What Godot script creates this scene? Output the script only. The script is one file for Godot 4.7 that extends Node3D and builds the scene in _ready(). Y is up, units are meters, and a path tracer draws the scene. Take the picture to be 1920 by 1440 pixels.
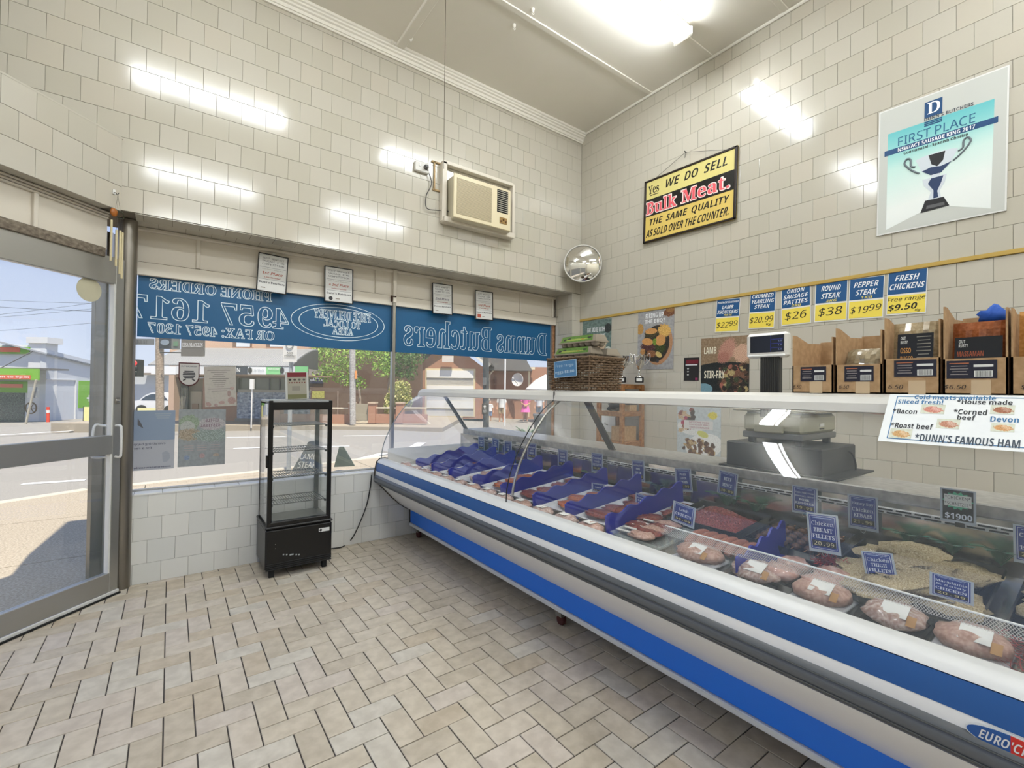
extends Node3D
# A corner butcher's shop, looking at the shop window and the long glass counter.
# World: camera stands at (0, 1.32, 0); the window wall is the plane z = -3.77, the tiled side wall the plane x = 3.72.

const F := 870.49                       # focal length in pixels of the 1920 x 1440 photograph
const EYE := Vector3(0, 1.32, 0)
const T := 0.1524                       # six-inch wall tile
var look := Basis.from_euler(Vector3(deg_to_rad(0.742), deg_to_rad(-36.339), deg_to_rad(0.666)))
var M := {}
var rng := RandomNumberGenerator.new()
var names := {}


func _ready():
	rng.seed = 11
	var cam := Camera3D.new()
	cam.name = "camera"
	add_child(cam)
	cam.position = EYE
	cam.basis = look
	cam.fov = rad_to_deg(2.0 * atan(720.0 / F))
	cam.near = 0.05
	cam.far = 400.0
	cam.current = true
	var we := WorldEnvironment.new()
	we.name = "environment"
	var env := Environment.new()
	env.background_mode = Environment.BG_SKY
	var sky := Sky.new()
	var sm := ProceduralSkyMaterial.new()
	sm.sky_top_color = Color(0.50, 0.62, 0.86)
	sm.sky_horizon_color = Color(0.84, 0.88, 0.95)
	sm.sky_curve = 0.25
	sm.ground_bottom_color = Color(0.45, 0.44, 0.42)
	sm.ground_horizon_color = Color(0.62, 0.62, 0.62)
	sm.sky_energy_multiplier = 1.0
	sm.sky_cover = cloud_cover()
	sm.sky_cover_modulate = Color(0.9, 0.93, 1.0, 0.55)
	sky.sky_material = sm
	env.sky = sky
	env.background_energy_multiplier = 0.95
	env.tonemap_mode = Environment.TONE_MAPPER_LINEAR
	env.tonemap_exposure = 1.2
	env.sdfgi_enabled = true
	env.ssao_enabled = true
	env.ssil_enabled = true
	we.environment = env
	add_child(we)
	var sun := DirectionalLight3D.new()
	sun.name = "sun"
	sun.light_energy = 2.2
	sun.light_color = Color(1.0, 0.96, 0.88)
	sun.light_angular_distance = 0.6
	sun.shadow_enabled = true
	sun.sky_mode = DirectionalLight3D.SKY_MODE_LIGHT_ONLY
	add_child(sun)
	sun.look_at_from_position(Vector3.ZERO, Vector3(0.08, -2.48, -1.0), Vector3(1, 0, 0))
	make_materials()
	build_shell()
	build_lamps()
	build_entrance()
	build_windows()
	build_counter()
	build_fridge()
	build_wall_things()
	build_counter_top_things()
	build_back_things()
	build_display_goods()
	build_street()


# ------------------------------------------------------------------ pixels to places
func ray(x: float, y: float) -> Vector3:
	return look * Vector3((x - 960.0) / F, (720.0 - y) / F, -1.0)

func on_z(x: float, y: float, z: float) -> Vector3:
	var d := ray(x, y)
	return EYE + d * (z / d.z)

func on_x(x: float, y: float, wx: float) -> Vector3:
	var d := ray(x, y)
	return EYE + d * (wx / d.x)

func on_y(x: float, y: float, h: float) -> Vector3:
	var d := ray(x, y)
	return EYE + d * ((h - EYE.y) / d.y)

func on_diag(x: float, y: float, s: float) -> Vector3:      # the chamfered corner: planes x + z = s
	var d := ray(x, y)
	return EYE + d * (s / (d.x + d.z))

func on_plane(x: float, y: float, p: Vector3, n: Vector3) -> Vector3:
	var d := ray(x, y)
	return EYE + d * ((p - EYE).dot(n) / d.dot(n))

func at_depth(x: float, y: float, dep: float) -> Vector3:    # a point that far in front of the lens plane, turned by the yaw only
	var d := ray(x, y)
	var fwd := Vector3(sin(deg_to_rad(36.339)), 0, -cos(deg_to_rad(36.339)))
	return EYE + d * (dep / d.dot(fwd))

func to_pixel(p: Vector3) -> Vector2:
	var q: Vector3 = look.inverse() * (p - EYE)
	if q.z > -0.02:
		return Vector2(-9999, -9999)
	return Vector2(960.0 + F * q.x / -q.z, 720.0 - F * q.y / -q.z)


# ------------------------------------------------------------------ meshes
class Shape:
	var v := PackedVector3Array()
	var n := PackedVector3Array()
	var uv := PackedVector2Array()
	var c := PackedColorArray()
	var t := Transform3D.IDENTITY
	var col := Color.WHITE
	var coloured := false

	func pt(p: Vector3, nn: Vector3, u: Vector2):
		v.append(t * p)
		n.append((t.basis * nn).normalized())
		uv.append(u)
		c.append(col)

	func tri(a: Vector3, b: Vector3, d: Vector3, ua := Vector2.ZERO, ub := Vector2.ZERO, ud := Vector2.ZERO):   # counter-clockwise seen from outside
		var nn := (b - a).cross(d - a)
		pt(a, nn, ua); pt(d, nn, ud); pt(b, nn, ub)

	func quad(a: Vector3, b: Vector3, d: Vector3, e: Vector3):
		var nn := (b - a).cross(d - a)
		if nn.length_squared() < 1e-16:
			nn = (d - a).cross(e - a)
		var u := [Vector2(0, 1), Vector2(1, 1), Vector2(1, 0), Vector2(0, 0)]
		pt(a, nn, u[0]); pt(d, nn, u[2]); pt(b, nn, u[1])
		pt(a, nn, u[0]); pt(e, nn, u[3]); pt(d, nn, u[2])

	func smooth_quad(p: Array, m: Array, u: Array):
		for k in [0, 2, 1, 0, 3, 2]:
			pt(p[k], m[k], u[k])

	func box(o: Vector3, s: Vector3, b := Basis.IDENTITY):
		var h := s / 2.0
		var q := []
		for z in [-1, 1]:
			for y in [-1, 1]:
				for x in [-1, 1]:
					q.append(o + b * Vector3(x * h.x, y * h.y, z * h.z))
		quad(q[4], q[5], q[7], q[6]); quad(q[1], q[0], q[2], q[3])
		quad(q[5], q[1], q[3], q[7]); quad(q[0], q[4], q[6], q[2])
		quad(q[6], q[7], q[3], q[2]); quad(q[0], q[1], q[5], q[4])

	func span(a: Vector3, b: Vector3):                            # box between two corners
		box((a + b) / 2.0, (b - a).abs())

	func cbox(o: Vector3, s: Vector3, ch: float, b := Basis.IDENTITY):   # box with chamfered edges
		var h := s / 2.0
		ch = minf(ch, minf(h.x, minf(h.y, h.z)) * 0.95)
		var P := func(x: int, y: int, z: int, ax: int) -> Vector3:
			var w := Vector3(x * (h.x - ch), y * (h.y - ch), z * (h.z - ch))
			w[ax] += [x, y, z][ax] * ch
			return o + b * w
		for ax in 3:
			for sg in [-1, 1]:
				var r := []
				for e in [[-1, -1], [1, -1], [1, 1], [-1, 1]]:
					var k := [0, 0, 0]
					k[ax] = sg; k[(ax + 1) % 3] = e[0]; k[(ax + 2) % 3] = e[1]
					r.append(P.call(k[0], k[1], k[2], ax))
				if sg > 0: quad(r[0], r[1], r[2], r[3])
				else: quad(r[3], r[2], r[1], r[0])
		for ax in 3:
			var a1 := (ax + 1) % 3
			var a2 := (ax + 2) % 3
			for s1 in [-1, 1]:
				for s2 in [-1, 1]:
					var r := []
					for e in [[-1, a1], [1, a1], [1, a2], [-1, a2]]:
						var k := [0, 0, 0]
						k[ax] = e[0]; k[a1] = s1; k[a2] = s2
						r.append(P.call(k[0], k[1], k[2], e[1]))
					if s1 * s2 > 0: quad(r[0], r[3], r[2], r[1])
					else: quad(r[0], r[1], r[2], r[3])
		for x in [-1, 1]:
			for y in [-1, 1]:
				for z in [-1, 1]:
					var r := [P.call(x, y, z, 0), P.call(x, y, z, 1), P.call(x, y, z, 2)]
					if x * y * z > 0: tri(r[0], r[1], r[2])
					else: tri(r[0], r[2], r[1])

	func tube(pts: Array, r, sides := 8, caps := true):          # r: a radius, or one for each point
		var last := pts.size() - 1
		var rings := []
		var up := Vector3.ZERO
		for i in pts.size():
			var d: Vector3 = (pts[mini(i + 1, last)] - pts[maxi(i - 1, 0)]).normalized()
			if up == Vector3.ZERO:
				up = Vector3.UP if absf(d.y) < 0.9 else Vector3.RIGHT
			var x: Vector3 = up.cross(d).normalized()
			up = d.cross(x).normalized()
			var rr: float = r[i] if r is Array else r
			var ring := []
			for k in sides:
				var a := TAU * k / sides
				var o := x * cos(a) + up * sin(a)
				ring.append([pts[i] + o * rr, o])
			rings.append(ring)
		for i in last:
			for k in sides:
				var k2 := (k + 1) % sides
				var q := [rings[i][k], rings[i][k2], rings[i + 1][k2], rings[i + 1][k]]
				smooth_quad([q[0][0], q[1][0], q[2][0], q[3][0]], [q[0][1], q[1][1], q[2][1], q[3][1]], [Vector2(float(k) / sides, float(i) / last), Vector2((k + 1.0) / sides, float(i) / last), Vector2((k + 1.0) / sides, (i + 1.0) / last), Vector2(float(k) / sides, (i + 1.0) / last)])
		if caps:
			for k in sides:
				var k2 := (k + 1) % sides
				tri(pts[0], rings[0][k2][0], rings[0][k][0])
				tri(pts[last], rings[last][k][0], rings[last][k2][0])

	func lathe(p: Array, sides := 16, o := Vector3.ZERO, b := Basis.IDENTITY):   # p: Vector2(radius, height), rising
		for i in p.size() - 1:
			var a: Vector2 = p[i]
			var d: Vector2 = p[i + 1]
			var e := d - a
			var nn := Vector2(e.y, -e.x).normalized()
			var n0 := nn
			var n1 := nn
			if i > 0:
				var f: Vector2 = a - p[i - 1]
				var m := Vector2(f.y, -f.x).normalized()
				if m.dot(nn) > 0.7: n0 = (m + nn).normalized()
			if i < p.size() - 2:
				var f: Vector2 = p[i + 2] - d
				var m := Vector2(f.y, -f.x).normalized()
				if m.dot(nn) > 0.7: n1 = (m + nn).normalized()
			for k in sides:
				var x0 := TAU * k / sides
				var x1 := TAU * (k + 1) / sides
				var c0 := Vector3(cos(x0), 0, -sin(x0))
				var c1 := Vector3(cos(x1), 0, -sin(x1))
				smooth_quad([o + b * (c0 * a.x + Vector3(0, a.y, 0)), o + b * (c1 * a.x + Vector3(0, a.y, 0)), o + b * (c1 * d.x + Vector3(0, d.y, 0)), o + b * (c0 * d.x + Vector3(0, d.y, 0))],
					[b * (c0 * n0.x + Vector3(0, n0.y, 0)), b * (c1 * n0.x + Vector3(0, n0.y, 0)), b * (c1 * n1.x + Vector3(0, n1.y, 0)), b * (c0 * n1.x + Vector3(0, n1.y, 0))],
					[Vector2(float(k) / sides, 0), Vector2((k + 1.0) / sides, 0), Vector2((k + 1.0) / sides, 1), Vector2(float(k) / sides, 1)])

	func prism(poly: PackedVector2Array, z0: float, z1: float):   # outline in x and y, counter-clockwise, pushed from z0 to z1
		if Geometry2D.is_polygon_clockwise(poly):
			poly = poly.duplicate()
			poly.reverse()
		var k := Geometry2D.triangulate_polygon(poly)
		var lo := poly[0]
		var hi := poly[0]
		for p in poly:
			lo = lo.min(p); hi = hi.max(p)
		var U := func(p: Vector2) -> Vector2: return Vector2((p.x - lo.x) / maxf(hi.x - lo.x, 1e-6), 1.0 - (p.y - lo.y) / maxf(hi.y - lo.y, 1e-6))
		for i in range(0, k.size(), 3):
			var a := poly[k[i]]
			var b := poly[k[i + 1]]
			var d := poly[k[i + 2]]
			if (b - a).cross(d - a) < 0.0:
				var sw := b
				b = d; d = sw
			tri(Vector3(a.x, a.y, z1), Vector3(b.x, b.y, z1), Vector3(d.x, d.y, z1), U.call(a), U.call(b), U.call(d))
			tri(Vector3(a.x, a.y, z0), Vector3(d.x, d.y, z0), Vector3(b.x, b.y, z0), U.call(a), U.call(d), U.call(b))
		for i in poly.size():
			var a := poly[i]
			var b := poly[(i + 1) % poly.size()]
			quad(Vector3(a.x, a.y, z0), Vector3(b.x, b.y, z0), Vector3(b.x, b.y, z1), Vector3(a.x, a.y, z1))

	func sheet(p: Array, z0: float, z1: float, thick := 0.004, round_it := true):   # an open profile in x and y, swept along z, with thickness on its left
		var nn := []
		for i in p.size():
			var e: Vector2 = p[mini(i + 1, p.size() - 1)] - p[maxi(i - 1, 0)]
			nn.append(Vector2(-e.y, e.x).normalized())
		for i in p.size() - 1:
			var a: Vector2 = p[i]
			var b: Vector2 = p[i + 1]
			var f: Vector2 = (b - a)
			var flat := Vector2(-f.y, f.x).normalized()
			var na: Vector2 = nn[i] if round_it else flat
			var nb: Vector2 = nn[i + 1] if round_it else flat
			for side in [1.0, -1.0]:
				var oa: Vector2 = a + nn[i] * (thick if side > 0 else 0.0)
				var ob: Vector2 = b + nn[i + 1] * (thick if side > 0 else 0.0)
				var q := [Vector3(oa.x, oa.y, z0), Vector3(oa.x, oa.y, z1), Vector3(ob.x, ob.y, z1), Vector3(ob.x, ob.y, z0)]
				var m := [Vector3(na.x, na.y, 0) * side, Vector3(na.x, na.y, 0) * side, Vector3(nb.x, nb.y, 0) * side, Vector3(nb.x, nb.y, 0) * side]
				var u := [Vector2(0, float(i) / (p.size() - 1)), Vector2(1, float(i) / (p.size() - 1)), Vector2(1, (i + 1.0) / (p.size() - 1)), Vector2(0, (i + 1.0) / (p.size() - 1))]
				if side < 0:
					q.reverse(); m.reverse(); u.reverse()
				smooth_quad(q, m, u)
			for z in [z0, z1]:
				var oa: Vector2 = a + nn[i] * thick
				var ob: Vector2 = b + nn[i + 1] * thick
				if z == z1: quad(Vector3(a.x, a.y, z), Vector3(b.x, b.y, z), Vector3(ob.x, ob.y, z), Vector3(oa.x, oa.y, z))
				else: quad(Vector3(oa.x, oa.y, z), Vector3(ob.x, ob.y, z), Vector3(b.x, b.y, z), Vector3(a.x, a.y, z))
		for i in [0, p.size() - 1]:
			var a: Vector2 = p[i]
			var oa: Vector2 = a + nn[i] * thick
			if i == 0: quad(Vector3(a.x, a.y, z0), Vector3(a.x, a.y, z1), Vector3(oa.x, oa.y, z1), Vector3(oa.x, oa.y, z0))
			else: quad(Vector3(a.x, a.y, z0), Vector3(oa.x, oa.y, z0), Vector3(oa.x, oa.y, z1), Vector3(a.x, a.y, z1))

	func blob(o: Vector3, r: Vector3, bumps := 0.0, sd := 1, rows := 8, sides := 12, b := Basis.IDENTITY):   # a lumpy ellipsoid
		var ns := FastNoiseLite.new()
		ns.seed = sd
		ns.frequency = 1.3
		var g := []
		for i in rows + 1:
			var row := []
			for k in sides + 1:
				var th := PI * i / rows
				var ph := TAU * (k % sides) / sides
				var d := Vector3(sin(th) * cos(ph), -cos(th), -sin(th) * sin(ph))
				var e := 1.0 + bumps * ns.get_noise_3d(d.x * 1.5 + sd, d.y * 1.5, d.z * 1.5)
				row.append([o + b * (d * r * e), b * (d / r)])
			g.append(row)
		for i in rows:
			for k in sides:
				var q := [g[i][k], g[i][k + 1], g[i + 1][k + 1], g[i + 1][k]]
				smooth_quad([q[0][0], q[1][0], q[2][0], q[3][0]], [q[0][1].normalized(), q[1][1].normalized(), q[2][1].normalized(), q[3][1].normalized()], [Vector2(float(k) / sides, 1.0 - float(i) / rows), Vector2((k + 1.0) / sides, 1.0 - float(i) / rows), Vector2((k + 1.0) / sides, 1.0 - (i + 1.0) / rows), Vector2(float(k) / sides, 1.0 - (i + 1.0) / rows)])

	func mesh() -> ArrayMesh:
		var a := []
		a.resize(Mesh.ARRAY_MAX)
		a[Mesh.ARRAY_VERTEX] = v
		a[Mesh.ARRAY_NORMAL] = n
		a[Mesh.ARRAY_TEX_UV] = uv
		if coloured:
			a[Mesh.ARRAY_COLOR] = c
		var m := ArrayMesh.new()
		m.add_surface_from_arrays(Mesh.PRIMITIVE_TRIANGLES, a)
		return m


# ------------------------------------------------------------------ objects
func numbered(called: String) -> String:
	var k: int = names.get(called, 0)
	names[called] = k + 1
	return called if k == 0 else "%s_%03d" % [called, k]

func put(called: String, s: Shape, m: Material, parent: Node = self) -> MeshInstance3D:
	var o := MeshInstance3D.new()
	o.name = numbered(called) if parent == self else called
	o.mesh = s.mesh()
	o.material_override = m
	parent.add_child(o, true)
	return o

func inst(called: String, mesh: Mesh, m: Material, parent: Node, t := Transform3D.IDENTITY) -> MeshInstance3D:
	var o := MeshInstance3D.new()
	o.name = called
	o.mesh = mesh
	o.material_override = m
	o.transform = t
	parent.add_child(o, true)
	return o

func tag(o: Node, label: String, category: String, group := "") -> Node:
	o.set_meta("label", label)
	o.set_meta("category", category)
	if group != "":
		o.set_meta("group", group)
	return o

func thing(called: String, label: String, category: String, at := Vector3.ZERO, turn := 0.0, group := "") -> Node3D:
	var o := Node3D.new()
	o.name = numbered(called)
	add_child(o)
	o.position = at
	o.rotation.y = turn
	tag(o, label, category, group)
	return o

func structure(called: String, at := Transform3D.IDENTITY) -> Node3D:
	var o := Node3D.new()
	o.name = called
	add_child(o)
	o.transform = at
	o.set_meta("kind", "structure")
	return o

func sub(called: String, parent: Node, at := Vector3.ZERO) -> Node3D:
	var o := Node3D.new()
	o.name = called
	parent.add_child(o, true)
	o.position = at
	return o

func box_part(called: String, parent: Node, o: Vector3, s: Vector3, m: Material, ch := 0.0, b := Basis.IDENTITY) -> MeshInstance3D:
	var sh := Shape.new()
	if ch > 0.0: sh.cbox(o, s, ch, b)
	else: sh.box(o, s, b)
	return put(called, sh, m, parent)

func rod(called: String, parent: Node, pts: Array, r, m: Material, sides := 8) -> MeshInstance3D:
	var sh := Shape.new()
	sh.tube(pts, r, sides)
	return put(called, sh, m, parent)

func bent(a: Array, steps := 6) -> Array:                      # a smooth line through the points
	var cv := Curve3D.new()
	for i in a.size():
		var d: Vector3 = (a[mini(i + 1, a.size() - 1)] - a[maxi(i - 1, 0)]) / 6.0
		cv.add_point(a[i], -d, d)
	var out := []
	for i in a.size() - 1:
		for k in steps:
			out.append(cv.sample(i, float(k) / steps))
	out.append(a[a.size() - 1])
	return out

func round_rect(w: float, h: float, r: float, steps := 4) -> PackedVector2Array:
	var out := PackedVector2Array()
	for k in 4:
		var cx: float = [w / 2 - r, -w / 2 + r, -w / 2 + r, w / 2 - r][k]
		var cy: float = [h / 2 - r, h / 2 - r, -h / 2 + r, -h / 2 + r][k]
		for i in steps + 1:
			var a := PI / 2 * (k + float(i) / steps)
			out.append(Vector2(cx + cos(a) * r, cy + sin(a) * r))
	return out

func oval(rx: float, ry: float, steps := 24) -> PackedVector2Array:
	var out := PackedVector2Array()
	for i in steps:
		out.append(Vector2(cos(TAU * i / steps) * rx, sin(TAU * i / steps) * ry))
	return out


# ------------------------------------------------------------------ lettering
var fonts := {}
func font(kind: String) -> Font:
	if not fonts.has(kind):
		var f := SystemFont.new()
		f.font_names = PackedStringArray(["Droid Serif" if kind.contains("serif") else "Droid Sans Mono" if kind.contains("mono") else "Droid Sans"])
		f.font_weight = 700 if kind.contains("bold") else 400
		fonts[kind] = f
	return fonts[kind]

func glyphs(s: String, kind: String) -> Array:                  # [triangles in x and y, bounds]
	var tm := TextMesh.new()
	tm.text = s
	tm.font = font(kind)
	tm.font_size = 40
	tm.pixel_size = 0.01
	tm.curve_step = 3.0
	tm.depth = 0.0
	tm.horizontal_alignment = HORIZONTAL_ALIGNMENT_CENTER
	var a := tm.get_mesh_arrays()
	var vs: PackedVector3Array = a[Mesh.ARRAY_VERTEX]
	var ix: PackedInt32Array = a[Mesh.ARRAY_INDEX] if a[Mesh.ARRAY_INDEX] != null else PackedInt32Array(range(vs.size()))
	var out := PackedVector2Array()
	var lo := Vector2(1e9, 1e9)
	var hi := -lo
	for i in range(0, ix.size() - 2, 3):
		var p := vs[ix[i]]
		var q := vs[ix[i + 1]]
		var r := vs[ix[i + 2]]
		if absf(p.z) + absf(q.z) + absf(r.z) > 1e-4:
			continue
		for w in [p, q, r]:
			out.append(Vector2(w.x, w.y))
			lo = lo.min(Vector2(w.x, w.y)); hi = hi.max(Vector2(w.x, w.y))
	return [out, Rect2(lo, hi - lo)]

# Letters lie in the parent's x-y plane, centred at `at`, fitted to a box of w by h metres (0 keeps the proportion).
func letters(parent: Node, s: String, at: Vector3, w: float, h: float, m: Material, kind := "bold", mirrored := false, outline := 0.0, slope := 0.0, called := "lettering") -> MeshInstance3D:
	var g := glyphs(s, kind)
	var tris: PackedVector2Array = g[0]
	var b: Rect2 = g[1]
	var kx := w / b.size.x if w > 0.0 else 0.0
	var ky := h / b.size.y if h > 0.0 else kx
	if kx == 0.0: kx = ky
	var mid := b.get_center()
	var p := PackedVector2Array()
	for q in tris:
		var r := Vector2((q.x - mid.x) * kx * (-1.0 if mirrored else 1.0), (q.y - mid.y) * ky)
		if kind.contains("slant"): r.x += r.y * 0.25
		p.append(r.rotated(slope))
	var sh := Shape.new()
	if outline <= 0.0:
		for i in range(0, p.size(), 3):
			var q := [p[i], p[i + 1], p[i + 2]]
			if (q[1] - q[0]).cross(q[2] - q[0]) < 0.0:
				q = [q[0], q[2], q[1]]
			sh.tri(Vector3(q[0].x, q[0].y, 0), Vector3(q[1].x, q[1].y, 0), Vector3(q[2].x, q[2].y, 0))
	else:
		var edges := {}
		for i in range(0, p.size(), 3):
			for k in 3:
				var e0 := p[i + k].snapped(Vector2(1e-5, 1e-5))
				var e1 := p[i + (k + 1) % 3].snapped(Vector2(1e-5, 1e-5))
				var key := [e0, e1] if e0.x < e1.x or (e0.x == e1.x and e0.y < e1.y) else [e1, e0]
				edges[key] = edges.get(key, 0) + 1
		var next := {}
		for i in range(0, p.size(), 3):
			var flip := (p[i + 1] - p[i]).cross(p[i + 2] - p[i]) < 0.0
			for k in 3:
				var e0 := p[i + k].snapped(Vector2(1e-5, 1e-5))
				var e1 := p[i + (k + 1) % 3].snapped(Vector2(1e-5, 1e-5))
				var key := [e0, e1] if e0.x < e1.x or (e0.x == e1.x and e0.y < e1.y) else [e1, e0]
				if edges[key] == 1:
					if flip: next[e1] = e0
					else: next[e0] = e1
		var used := {}
		for start in next:
			if used.has(start): continue
			var loop := PackedVector2Array()
			var cur: Vector2 = start
			while next.has(cur) and not used.has(cur):
				used[cur] = true
				loop.append(cur)
				cur = next[cur]
			var n := loop.size()
			if n < 3: continue
			var off := PackedVector2Array()
			for i in n:
				var d0 := (loop[i] - loop[(i + n - 1) % n]).normalized()
				var d1 := (loop[(i + 1) % n] - loop[i]).normalized()
				var o2 := Vector2(-d0.y, d0.x) + Vector2(-d1.y, d1.x)
				o2 = o2.normalized() / maxf(0.6, sqrt(maxf(0.0, (1.0 + d0.dot(d1)) / 2.0)))
				off.append(o2 * outline * 0.5)
			for i in n:
				var j := (i + 1) % n
				var a0 := loop[i] - off[i]
				var a1 := loop[j] - off[j]
				var b1 := loop[j] + off[j]
				var b0 := loop[i] + off[i]
				sh.quad(Vector3(a0.x, a0.y, 0), Vector3(a1.x, a1.y, 0), Vector3(b1.x, b1.y, 0), Vector3(b0.x, b0.y, 0))
	var o := put(called, sh, m, parent)
	o.position = at
	return o


# ------------------------------------------------------------------ materials
func mat(r: float, g: float, b: float, rough := 0.6, metal := 0.0) -> StandardMaterial3D:   # colours in sRGB
	var m := StandardMaterial3D.new()
	m.albedo_color = Color(r, g, b)
	m.roughness = rough
	m.metallic = metal
	return m

func speckled(m: StandardMaterial3D, freq: float, lo: Color, hi: Color, scale: float, bump := 0.0, sd := 1, kind := FastNoiseLite.TYPE_SIMPLEX_SMOOTH, contrast := 0.3) -> StandardMaterial3D:
	var ns := FastNoiseLite.new()
	ns.seed = sd
	ns.noise_type = kind
	ns.frequency = freq
	ns.fractal_octaves = 4
	var im := ns.get_seamless_image(256, 256)
	var tex := Image.create(256, 256, false, Image.FORMAT_RGB8)
	for y in 256:
		for x in 256:
			var k := clampf((im.get_pixel(x, y).r - 0.5) / contrast * 0.5 + 0.5, 0.0, 1.0)
			tex.set_pixel(x, y, lo.lerp(hi, k))
	m.albedo_texture = ImageTexture.create_from_image(tex)
	m.albedo_color = Color.WHITE
	m.uv1_triplanar = true
	m.uv1_world_triplanar = true
	m.uv1_scale = Vector3.ONE * scale
	if bump > 0.0:
		im.convert(Image.FORMAT_L8)
		m.heightmap_enabled = true
		m.heightmap_texture = ImageTexture.create_from_image(im)
		m.heightmap_scale = bump
	return m

func pane(alpha := 0.06, tint := Color(0.9, 0.97, 0.96)) -> StandardMaterial3D:
	var m := StandardMaterial3D.new()
	m.albedo_color = Color(tint.r, tint.g, tint.b, alpha)
	m.roughness = 0.0
	m.transparency = BaseMaterial3D.TRANSPARENCY_ALPHA
	return m

func cloud_cover() -> ImageTexture:
	var ns := FastNoiseLite.new()
	ns.seed = 5
	ns.frequency = 0.012
	ns.fractal_octaves = 5
	var im := Image.create(512, 256, false, Image.FORMAT_RGBA8)
	for y in 256:
		for x in 512:
			var a := TAU * x / 512.0
			var e := ns.get_noise_3d(cos(a) * 80.0, y * 0.9, sin(a) * 80.0)
			im.set_pixel(x, y, Color(1, 1, 1, clampf(e * 1.6 + 0.35, 0.0, 1.0) * 0.8))
	return ImageTexture.create_from_image(im)

func make_materials():
	M.tile = []
	for k in 5:
		var d: Array = [[0.745, 0.725, 0.675], [0.735, 0.715, 0.66], [0.75, 0.73, 0.68], [0.73, 0.71, 0.655], [0.75, 0.725, 0.67]][k]
		var m := mat(d[0], d[1], d[2], 0.12)
		m.metallic_specular = 0.55
		M.tile.append(m)
	M.tile_any = mat(0.742, 0.722, 0.67, 0.12)
	M.white_tile = []
	for k in 4:
		var d: Array = [[0.86, 0.86, 0.845], [0.845, 0.845, 0.83], [0.87, 0.868, 0.85], [0.835, 0.838, 0.825]][k]
		M.white_tile.append(mat(d[0], d[1], d[2], 0.14))
	M.white_tile_any = mat(0.855, 0.855, 0.84, 0.14)
	M.grout = mat(0.40, 0.37, 0.32, 0.9)
	M.floor_grout = mat(0.27, 0.25, 0.24, 0.9)
	M.floor_tile = []
	for k in 6:
		var lo: Color = [Color(0.775, 0.725, 0.645), Color(0.75, 0.69, 0.60), Color(0.785, 0.75, 0.69), Color(0.78, 0.73, 0.67), Color(0.74, 0.69, 0.61), Color(0.785, 0.735, 0.665)][k]
		var m := speckled(mat(1, 1, 1, 0.42), 0.02, lo.darkened(0.06), lo.lightened(0.08), 2.3, 0.0, 20 + k)
		M.floor_tile.append(m)
	M.cream = mat(0.85, 0.82, 0.75, 0.5)
	M.ceiling = speckled(mat(1, 1, 1, 0.75), 0.006, Color(0.90, 0.885, 0.845), Color(0.915, 0.90, 0.86), 0.35, 0.0, 3)
	M.plaster = mat(0.84, 0.81, 0.73, 0.7)
	M.mustard = mat(0.72, 0.60, 0.30, 0.6)
	M.fascia = mat(0.84, 0.81, 0.755, 0.45)
	M.white = mat(0.85, 0.85, 0.84, 0.35)
	M.enamel = mat(0.94, 0.935, 0.925, 0.25)
	M.off_white = mat(0.82, 0.81, 0.785, 0.4)
	M.paper = mat(0.88, 0.88, 0.86, 0.6)
	M.black = mat(0.035, 0.035, 0.04, 0.3)
	M.soft_black = mat(0.06, 0.06, 0.06, 0.7)
	M.dark = mat(0.16, 0.16, 0.165, 0.5)
	M.grey = mat(0.45, 0.45, 0.45, 0.5)
	M.steel = mat(0.66, 0.65, 0.63, 0.28, 1.0)
	M.dull_steel = speckled(mat(1, 1, 1, 0.36, 0.9), 0.01, Color(0.50, 0.48, 0.45), Color(0.62, 0.60, 0.57), 1.0, 0.0, 8)
	M.dull_steel.uv1_scale = Vector3(2.0, 0.25, 2.0)
	M.chrome = mat(0.86, 0.86, 0.86, 0.06, 1.0)
	M.mirror = mat(0.93, 0.93, 0.93, 0.0, 1.0)
	M.aluminium = mat(0.70, 0.70, 0.69, 0.38, 0.85)
	M.glass = pane(0.04)
	M.counter_glass = pane(0.02, Color(0.9, 0.96, 1.0))
	M.counter_glass.metallic_specular = 0.36
	M.film = mat(0.05, 0.34, 0.52, 0.4)
	M.navy = mat(0.07, 0.19, 0.50, 0.35)
	M.band_blue = mat(0.12, 0.33, 0.58, 0.35)
	M.kick_blue = mat(0.12, 0.47, 0.90, 0.35)
	M.tray_blue = mat(0.02, 0.09, 0.58, 0.3)
	M.red = mat(0.72, 0.08, 0.10, 0.5)
	M.yellow = mat(0.95, 0.83, 0.25, 0.6)
	M.timber = speckled(mat(1, 1, 1, 0.6), 0.03, Color(0.52, 0.34, 0.19), Color(0.66, 0.47, 0.29), 3.0, 0.0, 9)
	M.cord = mat(0.10, 0.10, 0.10, 0.5)
	M.card = speckled(mat(1, 1, 1, 0.85), 0.03, Color(0.66, 0.53, 0.38), Color(0.72, 0.59, 0.44), 4.0, 0.0, 12)
	M.tape = mat(0.80, 0.70, 0.56, 0.15)
	M.wicker = speckled(mat(1, 1, 1, 0.6), 0.05, Color(0.28, 0.21, 0.15), Color(0.56, 0.46, 0.35), 14.0, 0.0, 14)


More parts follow.
